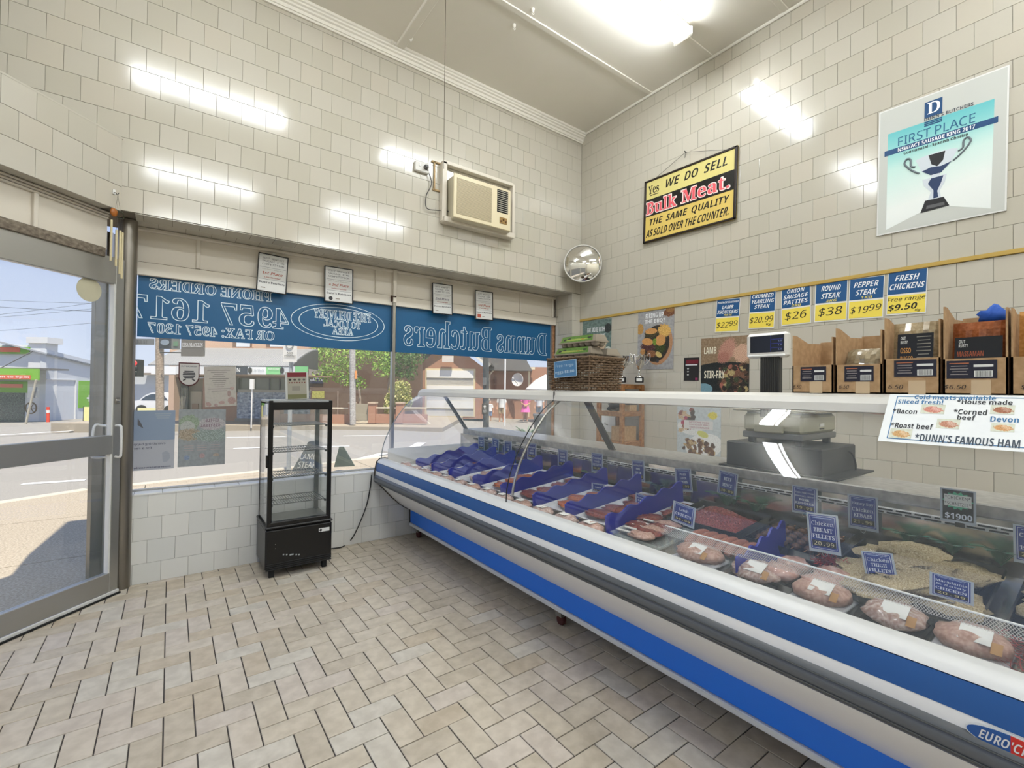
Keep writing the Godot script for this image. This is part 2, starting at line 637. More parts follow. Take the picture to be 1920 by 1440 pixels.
# ------------------------------------------------------------------ tiled surfaces
var tile_meshes := {}
func tile_mesh(w: float, h: float, d: float, bevel: float) -> ArrayMesh:
	var key := "%.4f %.4f %.4f" % [w, h, d]
	if not tile_meshes.has(key):
		var s := Shape.new()
		var a := Vector2(w / 2, h / 2)
		var b := a - Vector2(bevel, bevel)
		var P := func(q: Vector2, x: int, y: int, z: float) -> Vector3: return Vector3(q.x * x, q.y * y, z)
		s.quad(P.call(b, -1, -1, d), P.call(b, 1, -1, d), P.call(b, 1, 1, d), P.call(b, -1, 1, d))
		for e in [[-1, -1, 1, -1], [1, -1, 1, 1], [1, 1, -1, 1], [-1, 1, -1, -1]]:
			s.quad(P.call(a, e[0], e[1], d - bevel), P.call(a, e[2], e[3], d - bevel), P.call(b, e[2], e[3], d), P.call(b, e[0], e[1], d))
			s.quad(P.call(a, e[0], e[1], 0.0), P.call(a, e[2], e[3], 0.0), P.call(a, e[2], e[3], d - bevel), P.call(a, e[0], e[1], d - bevel))
		tile_meshes[key] = s.mesh()
	return tile_meshes[key]

# pieces: [Rect2 in the frame's x-y plane]; those that show largest become parts, the rest one part
func lay(parent: Node3D, frame: Transform3D, pieces: Array, mats: Array, any: Material, gap: float, depth: float, most: int, tilt := 0.003, called := "tile", bevel := 0.0012):
	var got := []
	var inner: Transform3D = parent.transform.affine_inverse() * frame
	for r in pieces:
		if r.size.x < gap + 0.006 or r.size.y < gap + 0.006:
			continue
		var mid: Vector2 = r.get_center()
		var p := to_pixel(frame * Vector3(mid.x, mid.y, 0))
		var p1 := to_pixel(frame * Vector3(r.position.x, r.position.y, 0))
		var p2 := to_pixel(frame * Vector3(r.end.x, r.end.y, 0))
		var inside := p.x > -60 and p.x < 1980 and p.y > -60 and p.y < 1500
		got.append([absf((p2 - p1).x * (p2 - p1).y) if inside else -1.0, r])
	got.sort_custom(func(a, b): return a[0] > b[0] or (a[0] == b[0] and (a[1].position.x < b[1].position.x or (a[1].position.x == b[1].position.x and a[1].position.y < b[1].position.y))))
	var rest := Shape.new()
	var n := 0
	for g in got:
		var r: Rect2 = g[1]
		var mid := r.get_center()
		var b := Basis.from_euler(Vector3(rng.randf_range(-tilt, tilt), rng.randf_range(-tilt, tilt), 0))
		var t := inner * Transform3D(b, Vector3(mid.x, mid.y, rng.randf_range(0.0, 0.0006)))
		if g[0] > 0.0 and n < most:
			inst(called, tile_mesh(r.size.x - gap, r.size.y - gap, depth, bevel), mats[rng.randi() % mats.size()], parent, t)
			n += 1
		else:
			rest.t = t
			var a := (r.size - Vector2(gap, gap)) / 2
			rest.quad(Vector3(-a.x, -a.y, depth), Vector3(a.x, -a.y, depth), Vector3(a.x, a.y, depth), Vector3(-a.x, a.y, depth))
			for e in [[-1, -1, 1, -1], [1, -1, 1, 1], [1, 1, -1, 1], [-1, 1, -1, -1]]:
				rest.quad(Vector3(a.x * e[0], a.y * e[1], 0), Vector3(a.x * e[2], a.y * e[3], 0), Vector3(a.x * e[2], a.y * e[3], depth), Vector3(a.x * e[0], a.y * e[1], depth))
	if rest.v.size():
		rest.t = Transform3D.IDENTITY
		var o := put(called + "s_further_off", rest, any, parent)
		o.set_meta("kind", "stuff")

func courses(rects: Array, x0: float, y0: float, w := T, h := T) -> Array:        # running bond, cut to the given areas
	var out := []
	for r in rects:
		var r0 := int(floor((r.position.y - y0) / h)) - 1
		var r1 := int(ceil((r.end.y - y0) / h)) + 1
		for j in range(r0, r1):
			var off := x0 + (w / 2 if posmod(j, 2) == 1 else 0.0)
			var c0 := int(floor((r.position.x - off) / w)) - 1
			var c1 := int(ceil((r.end.x - off) / w)) + 1
			for i in range(c0, c1):
				var q := Rect2(off + i * w, y0 + j * h, w, h).intersection(r)
				if q.has_area():
					out.append(q)
	return out

const FACE_B := Basis(Vector3(0, 0, 1), Vector3(0, 1, 0), Vector3(-1, 0, 0))
const FACE_C := Basis(Vector3(0.70710678, 0, -0.70710678), Vector3(0, 1, 0), Vector3(0.70710678, 0, 0.70710678))

func build_shell():
	# floor: herringbone of 200 x 100 mm quarry tiles, parallel to the walls
	var fl := structure("floor")
	var s := Shape.new()
	s.prism(PackedVector2Array([Vector2(-0.95, -3.5), Vector2(3.9, -3.5), Vector2(3.9, 4.1), Vector2(-0.22, 4.1), Vector2(-0.95, 3.37)]), -0.12, -0.004)
	var bed := put("grout_bed", s, M.floor_grout, fl)
	bed.rotation.x = -PI / 2
	var pieces := []
	var turned := []
	for i in range(-9, 38):
		for j in range(-41, 12):
			var k := posmod(i + j, 4)
			if k == 0 or k == 2: continue
			var r := Rect2(i * 0.1, -(j * 0.1 - 0.0225) - 0.1, 0.2, 0.1) if k == 3 else Rect2(i * 0.1, -(j * 0.1 - 0.0225) - 0.2, 0.1, 0.2)
			r = r.intersection(Rect2(-0.8, -3.4, 4.52, 7.37))
			if r.has_area() and r.get_center().y - r.get_center().x < 4.20 and r.size.x > 0.012 and r.size.y > 0.012:
				pieces.append(r)
	lay(fl, Transform3D(Basis(Vector3(1, 0, 0), Vector3(0, 0, -1), Vector3(0, 1, 0)), Vector3(0, -0.006, 0)), pieces, M.floor_tile, M.floor_tile[0], 0.0046, 0.006, 300, 0.0022, "tile", 0.0016)

	# the window wall: upper part, dwarf wall, pier
	var wf := structure("wall_front")
	s = Shape.new()
	s.span(Vector3(-0.95, 2.41, -4.2), Vector3(3.95, 5.0, -3.775))
	put("masonry", s, M.grout, wf)
	s = Shape.new()
	s.span(Vector3(-0.21, -0.12, -4.2), Vector3(3.95, 0.585, -3.965))
	s.span(Vector3(3.602, 0.0, -4.2), Vector3(3.95, 2.41, -3.775))
	put("masonry", s, M.grout, wf)
	var fa := Transform3D(Basis.IDENTITY, Vector3(0, 0, -3.775))
	var upper := courses([Rect2(-0.8, 2.407, 4.52, 1.81), Rect2(3.599, 0, 0.121, 2.407)], 0.450, 3.328)
	lay(wf, fa, upper, M.tile, M.tile_any, 0.0014, 0.004, 300)
	var lower := courses([Rect2(-0.205, 0, 3.80, 0.590)], -0.032, 0.285)
	lay(wf, Transform3D(Basis.IDENTITY, Vector3(0, 0, -3.965)), lower, M.white_tile, M.white_tile_any, 0.0014, 0.004, 120, 0.002, "dwarf_wall_tile")
	lay(wf, Transform3D(Basis(Vector3(1, 0, 0), Vector3(0, 0, 1), Vector3(0, -1, 0)), Vector3(0, 2.410, 0)), courses([Rect2(-0.2, -4.05, 3.80, 0.28)], 0.45, -3.77 - T), M.tile, M.tile_any, 0.0014, 0.004, 80, 0.002, "soffit_tile")
	lay(wf, Transform3D(FACE_B, Vector3(3.602, 0, 0)), courses([Rect2(-4.05, 0.6, 0.28, 1.807)], -3.77, 3.328), M.tile, M.tile_any, 0.0014, 0.004, 60, 0.002, "reveal_tile")
	# sill: bull-nosed pale tiles
	var cuts := []
	for i in range(-2, 26):
		cuts.append(Rect2(-0.032 + i * T, -4.075, T, 0.118).intersection(Rect2(-0.2, -4.075, 3.797, 0.118)))
	lay(wf, Transform3D(Basis(Vector3(1, 0, 0), Vector3(0, 0, -1), Vector3(0, 1, 0)), Vector3(0, 0.586, 0)), cuts.map(func(r): return Rect2(r.position.x, 3.957, r.size.x, r.size.y)), [M.white], M.white, 0.0015, 0.012, 40, 0.001, "sill_tile", 0.004)

	# the long side wall
	var wr := structure("wall_right")
	s = Shape.new()
	s.span(Vector3(3.725, -0.12, -4.2), Vector3(3.95, 5.0, 3.6))
	put("masonry", s, M.grout, wr)
	lay(wr, Transform3D(FACE_B, Vector3(3.725, 0, 0)), courses([Rect2(-3.77, 2.126, 5.0, 2.094), Rect2(-3.77, 0, 5.0, 2.098)], -0.954 + T / 2, 3.33), M.tile, M.tile_any, 0.0014, 0.004, 300)
	s = Shape.new()
	s.span(Vector3(3.7195, 0, 1.23), Vector3(3.725, 4.22, 3.4))
	put("plain_tiling", s, M.tile_any, wr)
	var tr := structure("trim_1")
	s = Shape.new()
	s.cbox(Vector3(3.718, 2.112, -1.27), Vector3(0.014, 0.026, 5.0), 0.003)
	put("painted_strip", s, M.mustard, tr)

	# walls behind the camera, with a shop window to the side street
	var wl := structure("wall_left")
	s = Shape.new()
	s.span(Vector3(-0.95, -0.12, -3.10), Vector3(-0.80, 0.6, 3.6))
	s.span(Vector3(-0.95, 2.41, -4.2), Vector3(-0.80, 5.0, 3.6))
	s.span(Vector3(-0.95, 0.6, -3.10), Vector3(-0.80, 2.41, -2.75))
	s.span(Vector3(-0.95, 0.6, 2.4), Vector3(-0.80, 2.41, 3.6))
	s.span(Vector3(-0.95, 0.6, -0.2), Vector3(-0.80, 2.41, -0.1))
	put("tiled_masonry", s, M.tile_any, wl)
	s = Shape.new()
	s.span(Vector3(-0.90, 0.6, -2.75), Vector3(-0.895, 2.41, 2.4))
	put("shop_window_glass", s, M.glass, wl)
	var wb := structure("wall_back")
	s = Shape.new()
	s.span(Vector3(-0.95, -0.12, 3.4), Vector3(3.95, 5.0, 3.6))
	put("painted_masonry", s, M.plaster, wb)

	# ceiling with cover strips
	var ce := structure("ceiling")
	s = Shape.new()
	s.span(Vector3(-0.95, 4.22, -4.2), Vector3(3.95, 4.36, 3.6))
	put("sheeting", s, M.ceiling, ce)
	var zs := [on_y(1336, 108, 4.22).z, on_y(1476, 22, 4.22).z, on_y(1222, 176, 4.22).z, 0.0, 1.2, 2.4]
	for z in zs:
		box_part("cover_strip", ce, Vector3(1.46, 4.216, z), Vector3(4.5, 0.012, 0.045), M.ceiling, 0.003)
	var bx := on_y(757, 75, 4.22)
	box_part("timber_batten", ce, Vector3(bx.x, 4.208, -1.2), Vector3(0.075, 0.028, 5.0), M.ceiling, 0.006)
	# cornice: stepped plaster mould along the window wall, a bead along the side wall
	var co := structure("trim_2")
	s = Shape.new()
	var pf := [Vector2(-3.772, 4.118), Vector2(-3.755, 4.118), Vector2(-3.752, 4.132), Vector2(-3.744, 4.134), Vector2(-3.742, 4.158), Vector2(-3.728, 4.164), Vector2(-3.726, 4.178), Vector2(-3.712, 4.184), Vector2(-3.710, 4.196), Vector2(-3.698, 4.202), Vector2(-3.696, 4.221), Vector2(-3.772, 4.221)]
	s.t = Transform3D(Basis(Vector3(0, 0, 1), Vector3(0, 1, 0), Vector3(-1, 0, 0)), Vector3.ZERO)
	s.prism(PackedVector2Array(pf), -3.72, 0.82)
	put("plaster_cornice", s, M.ceiling, co)
	var cb := structure("trim_3")
	s = Shape.new()
	s.cbox(Vector3(3.713, 4.208, -0.2), Vector3(0.024, 0.026, 7.1), 0.008)
	put("plaster_bead", s, M.ceiling, cb)
	for p in [[770, 72, 0.017], [964, 48, 0.012], [999, 19, 0.012], [735, 78, 0.010], [1017, 213, 0.010]]:
		var h := on_y(p[0], p[1], 4.21)
		var o := thing("ceiling_hook", "small cream painted hook screwed into the ceiling", "hook", h, 0, "hooks on the ceiling") if p[2] < 0.015 else thing("ceiling_rose", "round cream knob beside the ceiling batten", "fitting", h)
		s = Shape.new()
		s.lathe([Vector2(0.001, -p[2] * 1.6), Vector2(p[2] * 0.7, -p[2] * 1.3), Vector2(p[2], -p[2] * 0.5), Vector2(p[2] * 1.1, 0.0), Vector2(p[2] * 1.1, 0.011)], 10)
		put("knob", s, M.ceiling, o)
		if p[2] < 0.015:
			rod("eye", o, bent([Vector3(0, -0.012, 0), Vector3(0.012, -0.022, 0), Vector3(0, -0.034, 0), Vector3(-0.010, -0.024, 0)], 3), 0.0025, M.ceiling, 6)


func build_lamps():
	var glow := mat(1, 1, 1, 0.4)
	glow.emission_enabled = true
	glow.emission = Color(1.0, 0.985, 0.95)
	glow.emission_energy_multiplier = 6.0
	var body := mat(0.9, 0.9, 0.88, 0.4)
	var spots := [[2.60, -2.155], [0.30, -2.155], [2.60, 0.15], [0.30, 0.15], [2.60, 2.3], [0.30, 2.3]]
	var words := ["twin tube ceiling light with white diffuser nearest the tiled corner", "white ceiling tube light above the shop window's middle", "white ceiling tube light over the middle of the counter", "white ceiling tube light over the shop floor", "white ceiling tube light over the far counter end", "white ceiling tube light towards the rear wall"]
	for i in spots.size():
		var o := thing("ceiling_light", words[i], "light", Vector3(spots[i][0], 4.21, spots[i][1]), 0, "fluorescent battens on the ceiling")
		box_part("housing", o, Vector3(0, -0.012, 0), Vector3(1.28, 0.044, 0.10), body, 0.008)
		var s := Shape.new()
		var pf := PackedVector2Array()
		for k in 9:
			var a := PI + PI * k / 8.0
			pf.append(Vector2(cos(a) * 0.075, sin(a) * 0.030 - 0.074))
		pf.append_array(PackedVector2Array([Vector2(0.070, -0.034), Vector2(-0.070, -0.034)]))
		s.t = Transform3D(Basis(Vector3(0, 0, 1), Vector3(0, 1, 0), Vector3(-1, 0, 0)), Vector3.ZERO)
		s.prism(pf, -0.62, 0.62)
		put("diffuser", s, glow, o)
		for e in [-1, 1]:
			box_part("end_cap", o, Vector3(e * 0.632, -0.066, 0), Vector3(0.024, 0.080, 0.166), body, 0.01)
		for face in 3:                                   # the wrap-round diffuser shines down and to both sides
			var l := AreaLight3D.new()
			l.name = ["tube_light", "tube_light_side", "tube_light_side"][face]
			l.area_size = Vector2(1.24, 0.13 if face == 0 else 0.06)
			l.light_energy = 1.75 if face == 0 else 0.6
			l.light_color = Color(0.945, 0.975, 1.0)
			l.shadow_enabled = true
			l.area_range = 14.0
			o.add_child(l, true)
			l.position = [Vector3(0, -0.108, 0), Vector3(0, -0.066, 0.080), Vector3(0, -0.066, -0.080)][face]
			l.rotation = [Vector3(-PI / 2, 0, 0), Vector3(0, PI, 0), Vector3.ZERO][face]


# ------------------------------------------------------------------ the chamfered entrance
func build_entrance():
	var wc := structure("wall_corner", Transform3D(FACE_C, Vector3(-0.262, 0, -3.77)))
	# local x runs along the chamfer towards the column, z towards the room
	var s := Shape.new()
	s.span(Vector3(-0.80, 2.41, -0.32), Vector3(-0.005, 2.855, -0.005))
	put("masonry", s, M.grout, wc)
	var fr := wc.transform
	fr.origin += FACE_C.z * -0.005
	lay(wc, fr, courses([Rect2(-0.765, 2.405, 0.764, 0.457)], -0.083, 2.557), M.tile, M.tile_any, 0.0014, 0.004, 60)
	lay(wc, Transform3D(Basis(FACE_C.x, FACE_C.z, Vector3(0, -1, 0)), Vector3(-0.262, 2.410, -3.77)), courses([Rect2(-0.76, -0.1, 0.7, 0.1)], -0.05, -T), M.tile, M.tile_any, 0.0014, 0.004, 20, 0.002, "soffit_tile")
	s = Shape.new()
	s.span(Vector3(-0.80, 2.855, -0.32), Vector3(-0.0, 2.866, 0.0))
	put("ledge", s, M.tile_any, wc)
	# transom above the door: cream panels, moulding, batten, weathered transom bar
	var d := -0.085
	var bar_lo := (on_diag(100, 456, -4.152) - wc.position).y
	var bar_hi := (on_diag(100, 437, -4.152) - wc.position).y
	box_part("panel", wc, Vector3(-0.40, (bar_hi + 2.405) / 2, d - 0.03), Vector3(0.80, 2.405 - bar_hi, 0.02), M.fascia)
	for k in 3:
		box_part("moulding", wc, Vector3(-0.40, 2.397 - k * 0.016, d - 0.012 - k * 0.004), Vector3(0.80, 0.013, 0.03), M.fascia, 0.004)
	var bt: Vector3 = fr.affine_inverse() * on_diag(68, 400, -4.152)
	box_part("batten", wc, Vector3(bt.x, (bar_hi + 2.36) / 2, d - 0.012), Vector3(0.022, 2.36 - bar_hi, 0.03), M.fascia, 0.004)
	var worn := speckled(mat(1, 1, 1, 0.85), 0.03, Color(0.36, 0.32, 0.27), Color(0.56, 0.52, 0.46), 5.0, 0.0, 31)
	box_part("transom_bar", wc, Vector3(-0.42, (bar_lo + bar_hi) / 2, d), Vector3(0.76, bar_hi - bar_lo, 0.05), worn, 0.004)
	# round stainless column
	var col := thing("steel_column", "round dull stainless steel column between the door and the shop window", "column", Vector3(-0.242, 0, -3.955))
	s = Shape.new()
	s.lathe([Vector2(0.052, 0.0), Vector2(0.052, 2.405)], 28)
	put("shaft", s, M.dull_steel, col)
	# outer steel jamb seen through the door glass
	var a := on_y(166, 1086, 0.0)
	var b := on_y(201, 1071, 0.0)
	var jm := thing("steel_jamb", "flat brushed steel jamb outside the door glass with screws", "jamb", (a + b) / 2)
	var dir := (b - a).normalized()
	jm.basis = Basis(dir, Vector3.UP, dir.cross(Vector3.UP))
	box_part("plate", jm, Vector3(0, 1.2, 0), Vector3((b - a).length() + 0.02, 2.4, 0.03), M.dull_steel, 0.002)
	box_part("cover_strip", jm, Vector3(0.02, 1.2, 0.02), Vector3(0.03, 2.4, 0.012), M.steel, 0.002)
	for h in [0.25, 0.75, 1.15, 1.65, 1.95]:
		s = Shape.new()
		s.lathe([Vector2(0.005, 0.0), Vector2(0.004, 0.003), Vector2(0.0005, 0.0035)], 8, Vector3(0.02, h, 0.026), Basis(Vector3(1, 0, 0), PI / 2))
		put("screw", s, M.chrome, jm)
	# aluminium door
	var S := -4.165
	var dr := structure("door_1", Transform3D(FACE_C, Vector3(-0.262, 0, S + 0.262)))
	var back := dr.transform.affine_inverse()
	var X := func(x: float, y: float) -> Vector3: return back * on_diag(x, y, S)
	var xr: float = X.call(222, 800).x               # outer edge by the column
	var xi: float = X.call(206, 800).x               # stile's inner edge
	var xl := xr - 0.92
	var head_hi: float = X.call(100, 452).y
	var head_lo: float = X.call(100, 508).y
	var mid_hi: float = X.call(60, 829).y
	var mid_lo: float = X.call(60, 870).y
	var foot_hi: float = X.call(100, 1112).y
	box_part("lock_stile", dr, Vector3((xr + xi) / 2, head_hi / 2 + 0.006, 0), Vector3(xr - xi, head_hi - 0.012, 0.044), M.aluminium, 0.003)
	box_part("hinge_stile", dr, Vector3(xl + 0.03, head_hi / 2 + 0.006, 0), Vector3(0.06, head_hi - 0.012, 0.044), M.aluminium, 0.003)
	box_part("top_rail", dr, Vector3((xl + xi) / 2, (head_hi + head_lo) / 2, 0), Vector3(xi - xl, head_hi - head_lo, 0.042), M.aluminium, 0.003)
	box_part("middle_rail", dr, Vector3((xl + xi) / 2, (mid_hi + mid_lo) / 2, 0.004), Vector3(xi - xl, mid_hi - mid_lo, 0.042), M.aluminium, 0.003)
	box_part("bottom_rail", dr, Vector3((xl + xi) / 2, foot_hi / 2 + 0.012, 0), Vector3(xi - xl, foot_hi - 0.024, 0.042), M.aluminium, 0.003)
	box_part("weather_strip", dr, Vector3((xl + xr) / 2, 0.012, 0.026), Vector3(xr - xl, 0.024, 0.012), M.white, 0.002)
	box_part("rubber_seal", dr, Vector3((xl + xr) / 2, 0.003, 0.038), Vector3(xr - xl, 0.010, 0.014), M.soft_black)
	box_part("glazing_bead", dr, Vector3(xi - 0.006, (head_lo + mid_hi) / 2, 0.006), Vector3(0.010, head_lo - mid_hi, 0.03), M.white)
	box_part("glazing_bead", dr, Vector3(xi - 0.006, (foot_hi + mid_lo) / 2, 0.006), Vector3(0.010, mid_lo - foot_hi, 0.03), M.white)
	box_part("glass", dr, Vector3((xl + xi) / 2, (head_lo + mid_hi) / 2, -0.004), Vector3(xi - xl, head_lo - mid_hi, 0.005), M.glass)
	box_part("glass", dr, Vector3((xl + xi) / 2, (foot_hi + mid_lo) / 2, -0.004), Vector3(xi - xl, mid_lo - foot_hi, 0.005), M.glass)
	var h0: Vector3 = X.call(212, 798)
	var h1: Vector3 = X.call(211, 856)
	rod("pull_handle", dr, bent([Vector3(h0.x, h0.y, 0.02), Vector3(h0.x, h0.y, 0.052), Vector3(h0.x, h0.y - 0.025, 0.062), Vector3(h0.x, h1.y + 0.025, 0.062), Vector3(h0.x, h1.y, 0.052), Vector3(h0.x, h1.y, 0.02)], 4), 0.0075, M.white, 10)
	rod("outer_pull_handle", dr, bent([Vector3(h0.x - 0.02, h0.y, -0.02), Vector3(h0.x - 0.02, h0.y, -0.055), Vector3(h0.x - 0.06, h0.y - 0.005, -0.068), Vector3(h0.x - 0.07, h1.y + 0.025, -0.07), Vector3(h0.x - 0.06, h1.y, -0.055), Vector3(h0.x - 0.02, h1.y, -0.02)], 4), 0.0075, M.white, 10)
	var lk: Vector3 = X.call(214, 751)
	box_part("lock", dr, Vector3(lk.x, lk.y, 0.024), Vector3(0.03, 0.045, 0.008), M.steel, 0.003)
	var bolt := Shape.new()
	bolt.lathe([Vector2(0.009, 0.0), Vector2(0.009, 0.008), Vector2(0.001, 0.010)], 12, Vector3(lk.x, lk.y, 0.028), Basis(Vector3(1, 0, 0), PI / 2))
	put("lock_cylinder", bolt, M.chrome, dr)
	# round pale sticker on the glass
	var st: Vector3 = X.call(167, 543)
	var sk := thing("round_sticker", "plain pale round sticker high on the door glass", "sticker", dr.transform * Vector3(st.x, st.y, 0.001), PI / 4)
	s = Shape.new()
	s.prism(oval(0.072, 0.072, 32), -0.0006, 0.0006)
	put("disc", s, mat(0.74, 0.72, 0.62, 0.5), sk)
	# threshold
	var th := structure("trim_4")
	s = Shape.new()
	s.t = Transform3D(FACE_C, Vector3(-0.262, 0, S + 0.262))
	s.box(Vector3((xl + xr) / 2, -0.005, -0.01), Vector3(xr - xl, 0.012, 0.12))
	put("threshold_plate", s, M.steel, th)
	# wind chime hanging from a hook on the bulkhead
	var hk: Vector3 = wc.transform.affine_inverse() * on_diag(212, 363, -4.032)
	var wcm := thing("wind_chime", "small wind chime with cream tubes hanging from a hook by the steel column", "wind chime", wc.transform * Vector3(hk.x, hk.y, 0.0), PI / 4)
	rod("hook", wcm, bent([Vector3(0, 0.006, 0.0), Vector3(0, 0.004, 0.02), Vector3(0, -0.010, 0.03), Vector3(0, 0.002, 0.042)], 3), 0.002, M.dark, 6)
	box_part("hook_pad", wcm, Vector3(0.004, 0.012, 0.003), Vector3(0.016, 0.03, 0.006), M.white, 0.002)
	var k := 0.0044 * 0.95                              # metres for one photo pixel at that place
	for x in [-0.012, 0.0, 0.014]:
		rod("string", wcm, [Vector3(0, -0.008, 0.035), Vector3(x, -22 * k, 0.035)], 0.0008, M.dark, 4)
	s = Shape.new()
	s.blob(Vector3(-0.022, -30 * k, 0.035), Vector3(0.022, 0.026, 0.012), 0.2, 3)
	put("amber_shell", s, mat(0.62, 0.36, 0.12, 0.4), wcm)
	rod("hanger_ring", wcm, bent([Vector3(-0.006, -26 * k, 0.035), Vector3(0.016, -27 * k, 0.05), Vector3(0.038, -34 * k, 0.035), Vector3(0.016, -34 * k, 0.02), Vector3(-0.006, -32 * k, 0.035)], 4), 0.0025, mat(0.25, 0.28, 0.2, 0.6), 6)
	for q in [[-0.035, -42, -101], [-0.003, -54, -107], [0.020, -53, -117], [0.034, -55, -123]]:
		rod("string", wcm, [Vector3(q[0] * 0.8, -32 * k, 0.035), Vector3(q[0], q[1] * k, 0.035)], 0.0008, M.dark, 4)
		rod("chime_tube", wcm, [Vector3(q[0], q[1] * k, 0.035), Vector3(q[0], q[2] * k, 0.035)], 0.0062, mat(0.80, 0.75, 0.60, 0.35), 10)


# ------------------------------------------------------------------ shop window
func build_windows():
	var g := -4.085
	var wn := structure("window_1")
	var xm := on_z(738, 600, -4.05).x
	box_part("glass", wn, Vector3((-0.21 + xm) / 2, 1.50, g), Vector3(xm + 0.21, 1.80, 0.006), M.glass)
	box_part("sill_channel", wn, Vector3((-0.21 + xm) / 2, 0.604, g + 0.006), Vector3(xm + 0.21, 0.014, 0.03), M.aluminium, 0.003)
	var wn2 := structure("window_2")
	box_part("glass", wn2, Vector3((3.60 + xm) / 2, 1.50, g), Vector3(3.60 - xm, 1.80, 0.006), M.glass)
	box_part("sill_channel", wn2, Vector3((3.60 + xm) / 2, 0.604, g + 0.006), Vector3(3.60 - xm, 0.014, 0.03), M.aluminium, 0.003)
	box_part("end_channel", wn2, Vector3(3.588, 1.5, g + 0.01), Vector3(0.02, 1.8, 0.03), M.timber, 0.003)
	var mu := structure("trim_5")
	box_part("mullion", mu, Vector3(xm, 1.35, -4.055), Vector3(0.030, 1.52, 0.05), M.steel, 0.004)
	box_part("painted_mullion", mu, Vector3(xm, 2.25, -4.045), Vector3(0.034, 0.30, 0.05), M.fascia, 0.004)
	# fascia above the glass
	var fs := structure("trim_6")
	box_part("board", fs, Vector3(1.69, 2.28, -4.07), Vector3(3.82, 0.26, 0.02), M.fascia)
	box_part("lower_board", fs, Vector3(1.69, 2.122, -4.06), Vector3(3.82, 0.090, 0.03), M.fascia, 0.003)
	box_part("top_moulding", fs, Vector3(1.69, 2.392, -4.052), Vector3(3.82, 0.026, 0.03), M.fascia, 0.006)
	for px in [372, 705, 978, 1038]:
		var q := on_z(px, 480, -4.05)
		box_part("batten", fs, Vector3(q.x, 2.285, -4.055), Vector3(0.006 if px == 705 else 0.026, 0.23, 0.022), M.fascia, 0.004)
	box_part("track", fs, Vector3(1.69, 2.165, -4.056), Vector3(3.80, 0.006, 0.02), mat(0.42, 0.36, 0.28, 0.7), 0.002)
	for px in [[735, 560], [1045, 598]]:
		var q := on_z(px[0], px[1], -4.03)
		var b := thing("blind_bracket", "small rusty blind bracket at the end of the blue film", "bracket", q, 0, "blind brackets over the shop window")
		box_part("plate", b, Vector3(0, 0, -0.004), Vector3(0.012, 0.05, 0.03), mat(0.24, 0.16, 0.11, 0.8), 0.002)
		box_part("arm", b, Vector3(0.012, 0.02, 0.006), Vector3(0.05, 0.010, 0.02), mat(0.24, 0.16, 0.11, 0.8), 0.002)
	# blue film on the glass with white outlined lettering that reads from the street
	var f := g + 0.005
	var white_line := mat(0.86, 0.92, 0.95, 0.5)
	var b1 := thing("window_banner", "long blue window film with outlined phone number and oval, lettering reversed", "window film", Vector3((-0.205 + xm) / 2, 1.872, f))
	var s := Shape.new()
	s.box(Vector3.ZERO, Vector3(xm + 0.205 - 0.03, 0.43, 0.0012))
	put("film", s, M.film, b1)
	var L := func(parent: Node3D, txt: String, x0: float, x1: float, y0: float, y1: float, kind: String, wd: float):
		var mx := (x0 + x1) / 2
		var a := on_z(x0, (y0 + y1) / 2, f)
		var b := on_z(x1, (y0 + y1) / 2, f)
		var lo := on_z(mx, y1, f)
		var hi := on_z(mx, y0, f)
		letters(parent, txt, Vector3((a.x + b.x) / 2 - parent.position.x, (lo.y + hi.y) / 2 - parent.position.y, 0.0014), b.x - a.x, hi.y - lo.y, white_line, kind, true, wd)
	L.call(b1, "PHONE ORDERS", 280, 510, 535, 553.5, "serif bold", 0.0042)
	L.call(b1, "4957 1617", 240, 541, 565, 606, "serif bold", 0.0052)
	L.call(b1, "OR FAX: 4957 1307", 277, 514, 613, 631, "serif bold", 0.0042)
	L.call(b1, "FREE DELIVERY", 588, 695, 583.5, 600, "serif bold", 0.0038)
	L.call(b1, "TO LOCAL", 607, 676, 602, 614.5, "serif bold", 0.0038)
	L.call(b1, "AREA", 623, 662, 616, 628, "serif bold", 0.0038)
	var oc := on_z(638, 605, f)
	for r in [[on_z(721, 605, f).x - oc.x, 0.155], [on_z(709, 605, f).x - oc.x, 0.129]]:
		var ring := []
		for i in 49:
			ring.append(Vector3(cos(TAU * i / 48) * r[0], sin(TAU * i / 48) * r[1], 0.0012))
		s = Shape.new()
		for i in 48:
			var o0: Vector3 = ring[i] * (1.0 - 0.006 / ring[i].length())
			var o1: Vector3 = ring[i + 1] * (1.0 - 0.006 / ring[i + 1].length())
			s.quad(ring[i], ring[i + 1], o1, o0)
		var o := put("oval_line", s, white_line, b1)
		o.position = Vector3(oc.x - b1.position.x, oc.y - b1.position.y, 0.0003)
	var b2 := thing("window_banner", "shorter blue window film with the shop name outlined, lettering reversed", "window film", Vector3((3.56 + xm) / 2, 1.872, f))
	s = Shape.new()
	s.box(Vector3.ZERO, Vector3(3.56 - xm - 0.03, 0.43, 0.0012))
	put("film", s, M.film, b2)
	L.call(b2, "Dunns Butchers", 757, 1025, 609, 658, "serif bold", 0.0046)
	b2.get_child(1).rotation.z = 0.0


# ------------------------------------------------------------------ the curved-glass counter
const CZ0 := -3.90
const CZ1 := 1.10
func glass_curve() -> Array:
	return [Vector2(1.478, 0.712), Vector2(1.482, 0.778), Vector2(1.502, 0.860), Vector2(1.538, 0.945), Vector2(1.592, 1.040), Vector2(1.658, 1.130), Vector2(1.732, 1.208), Vector2(1.815, 1.264)]

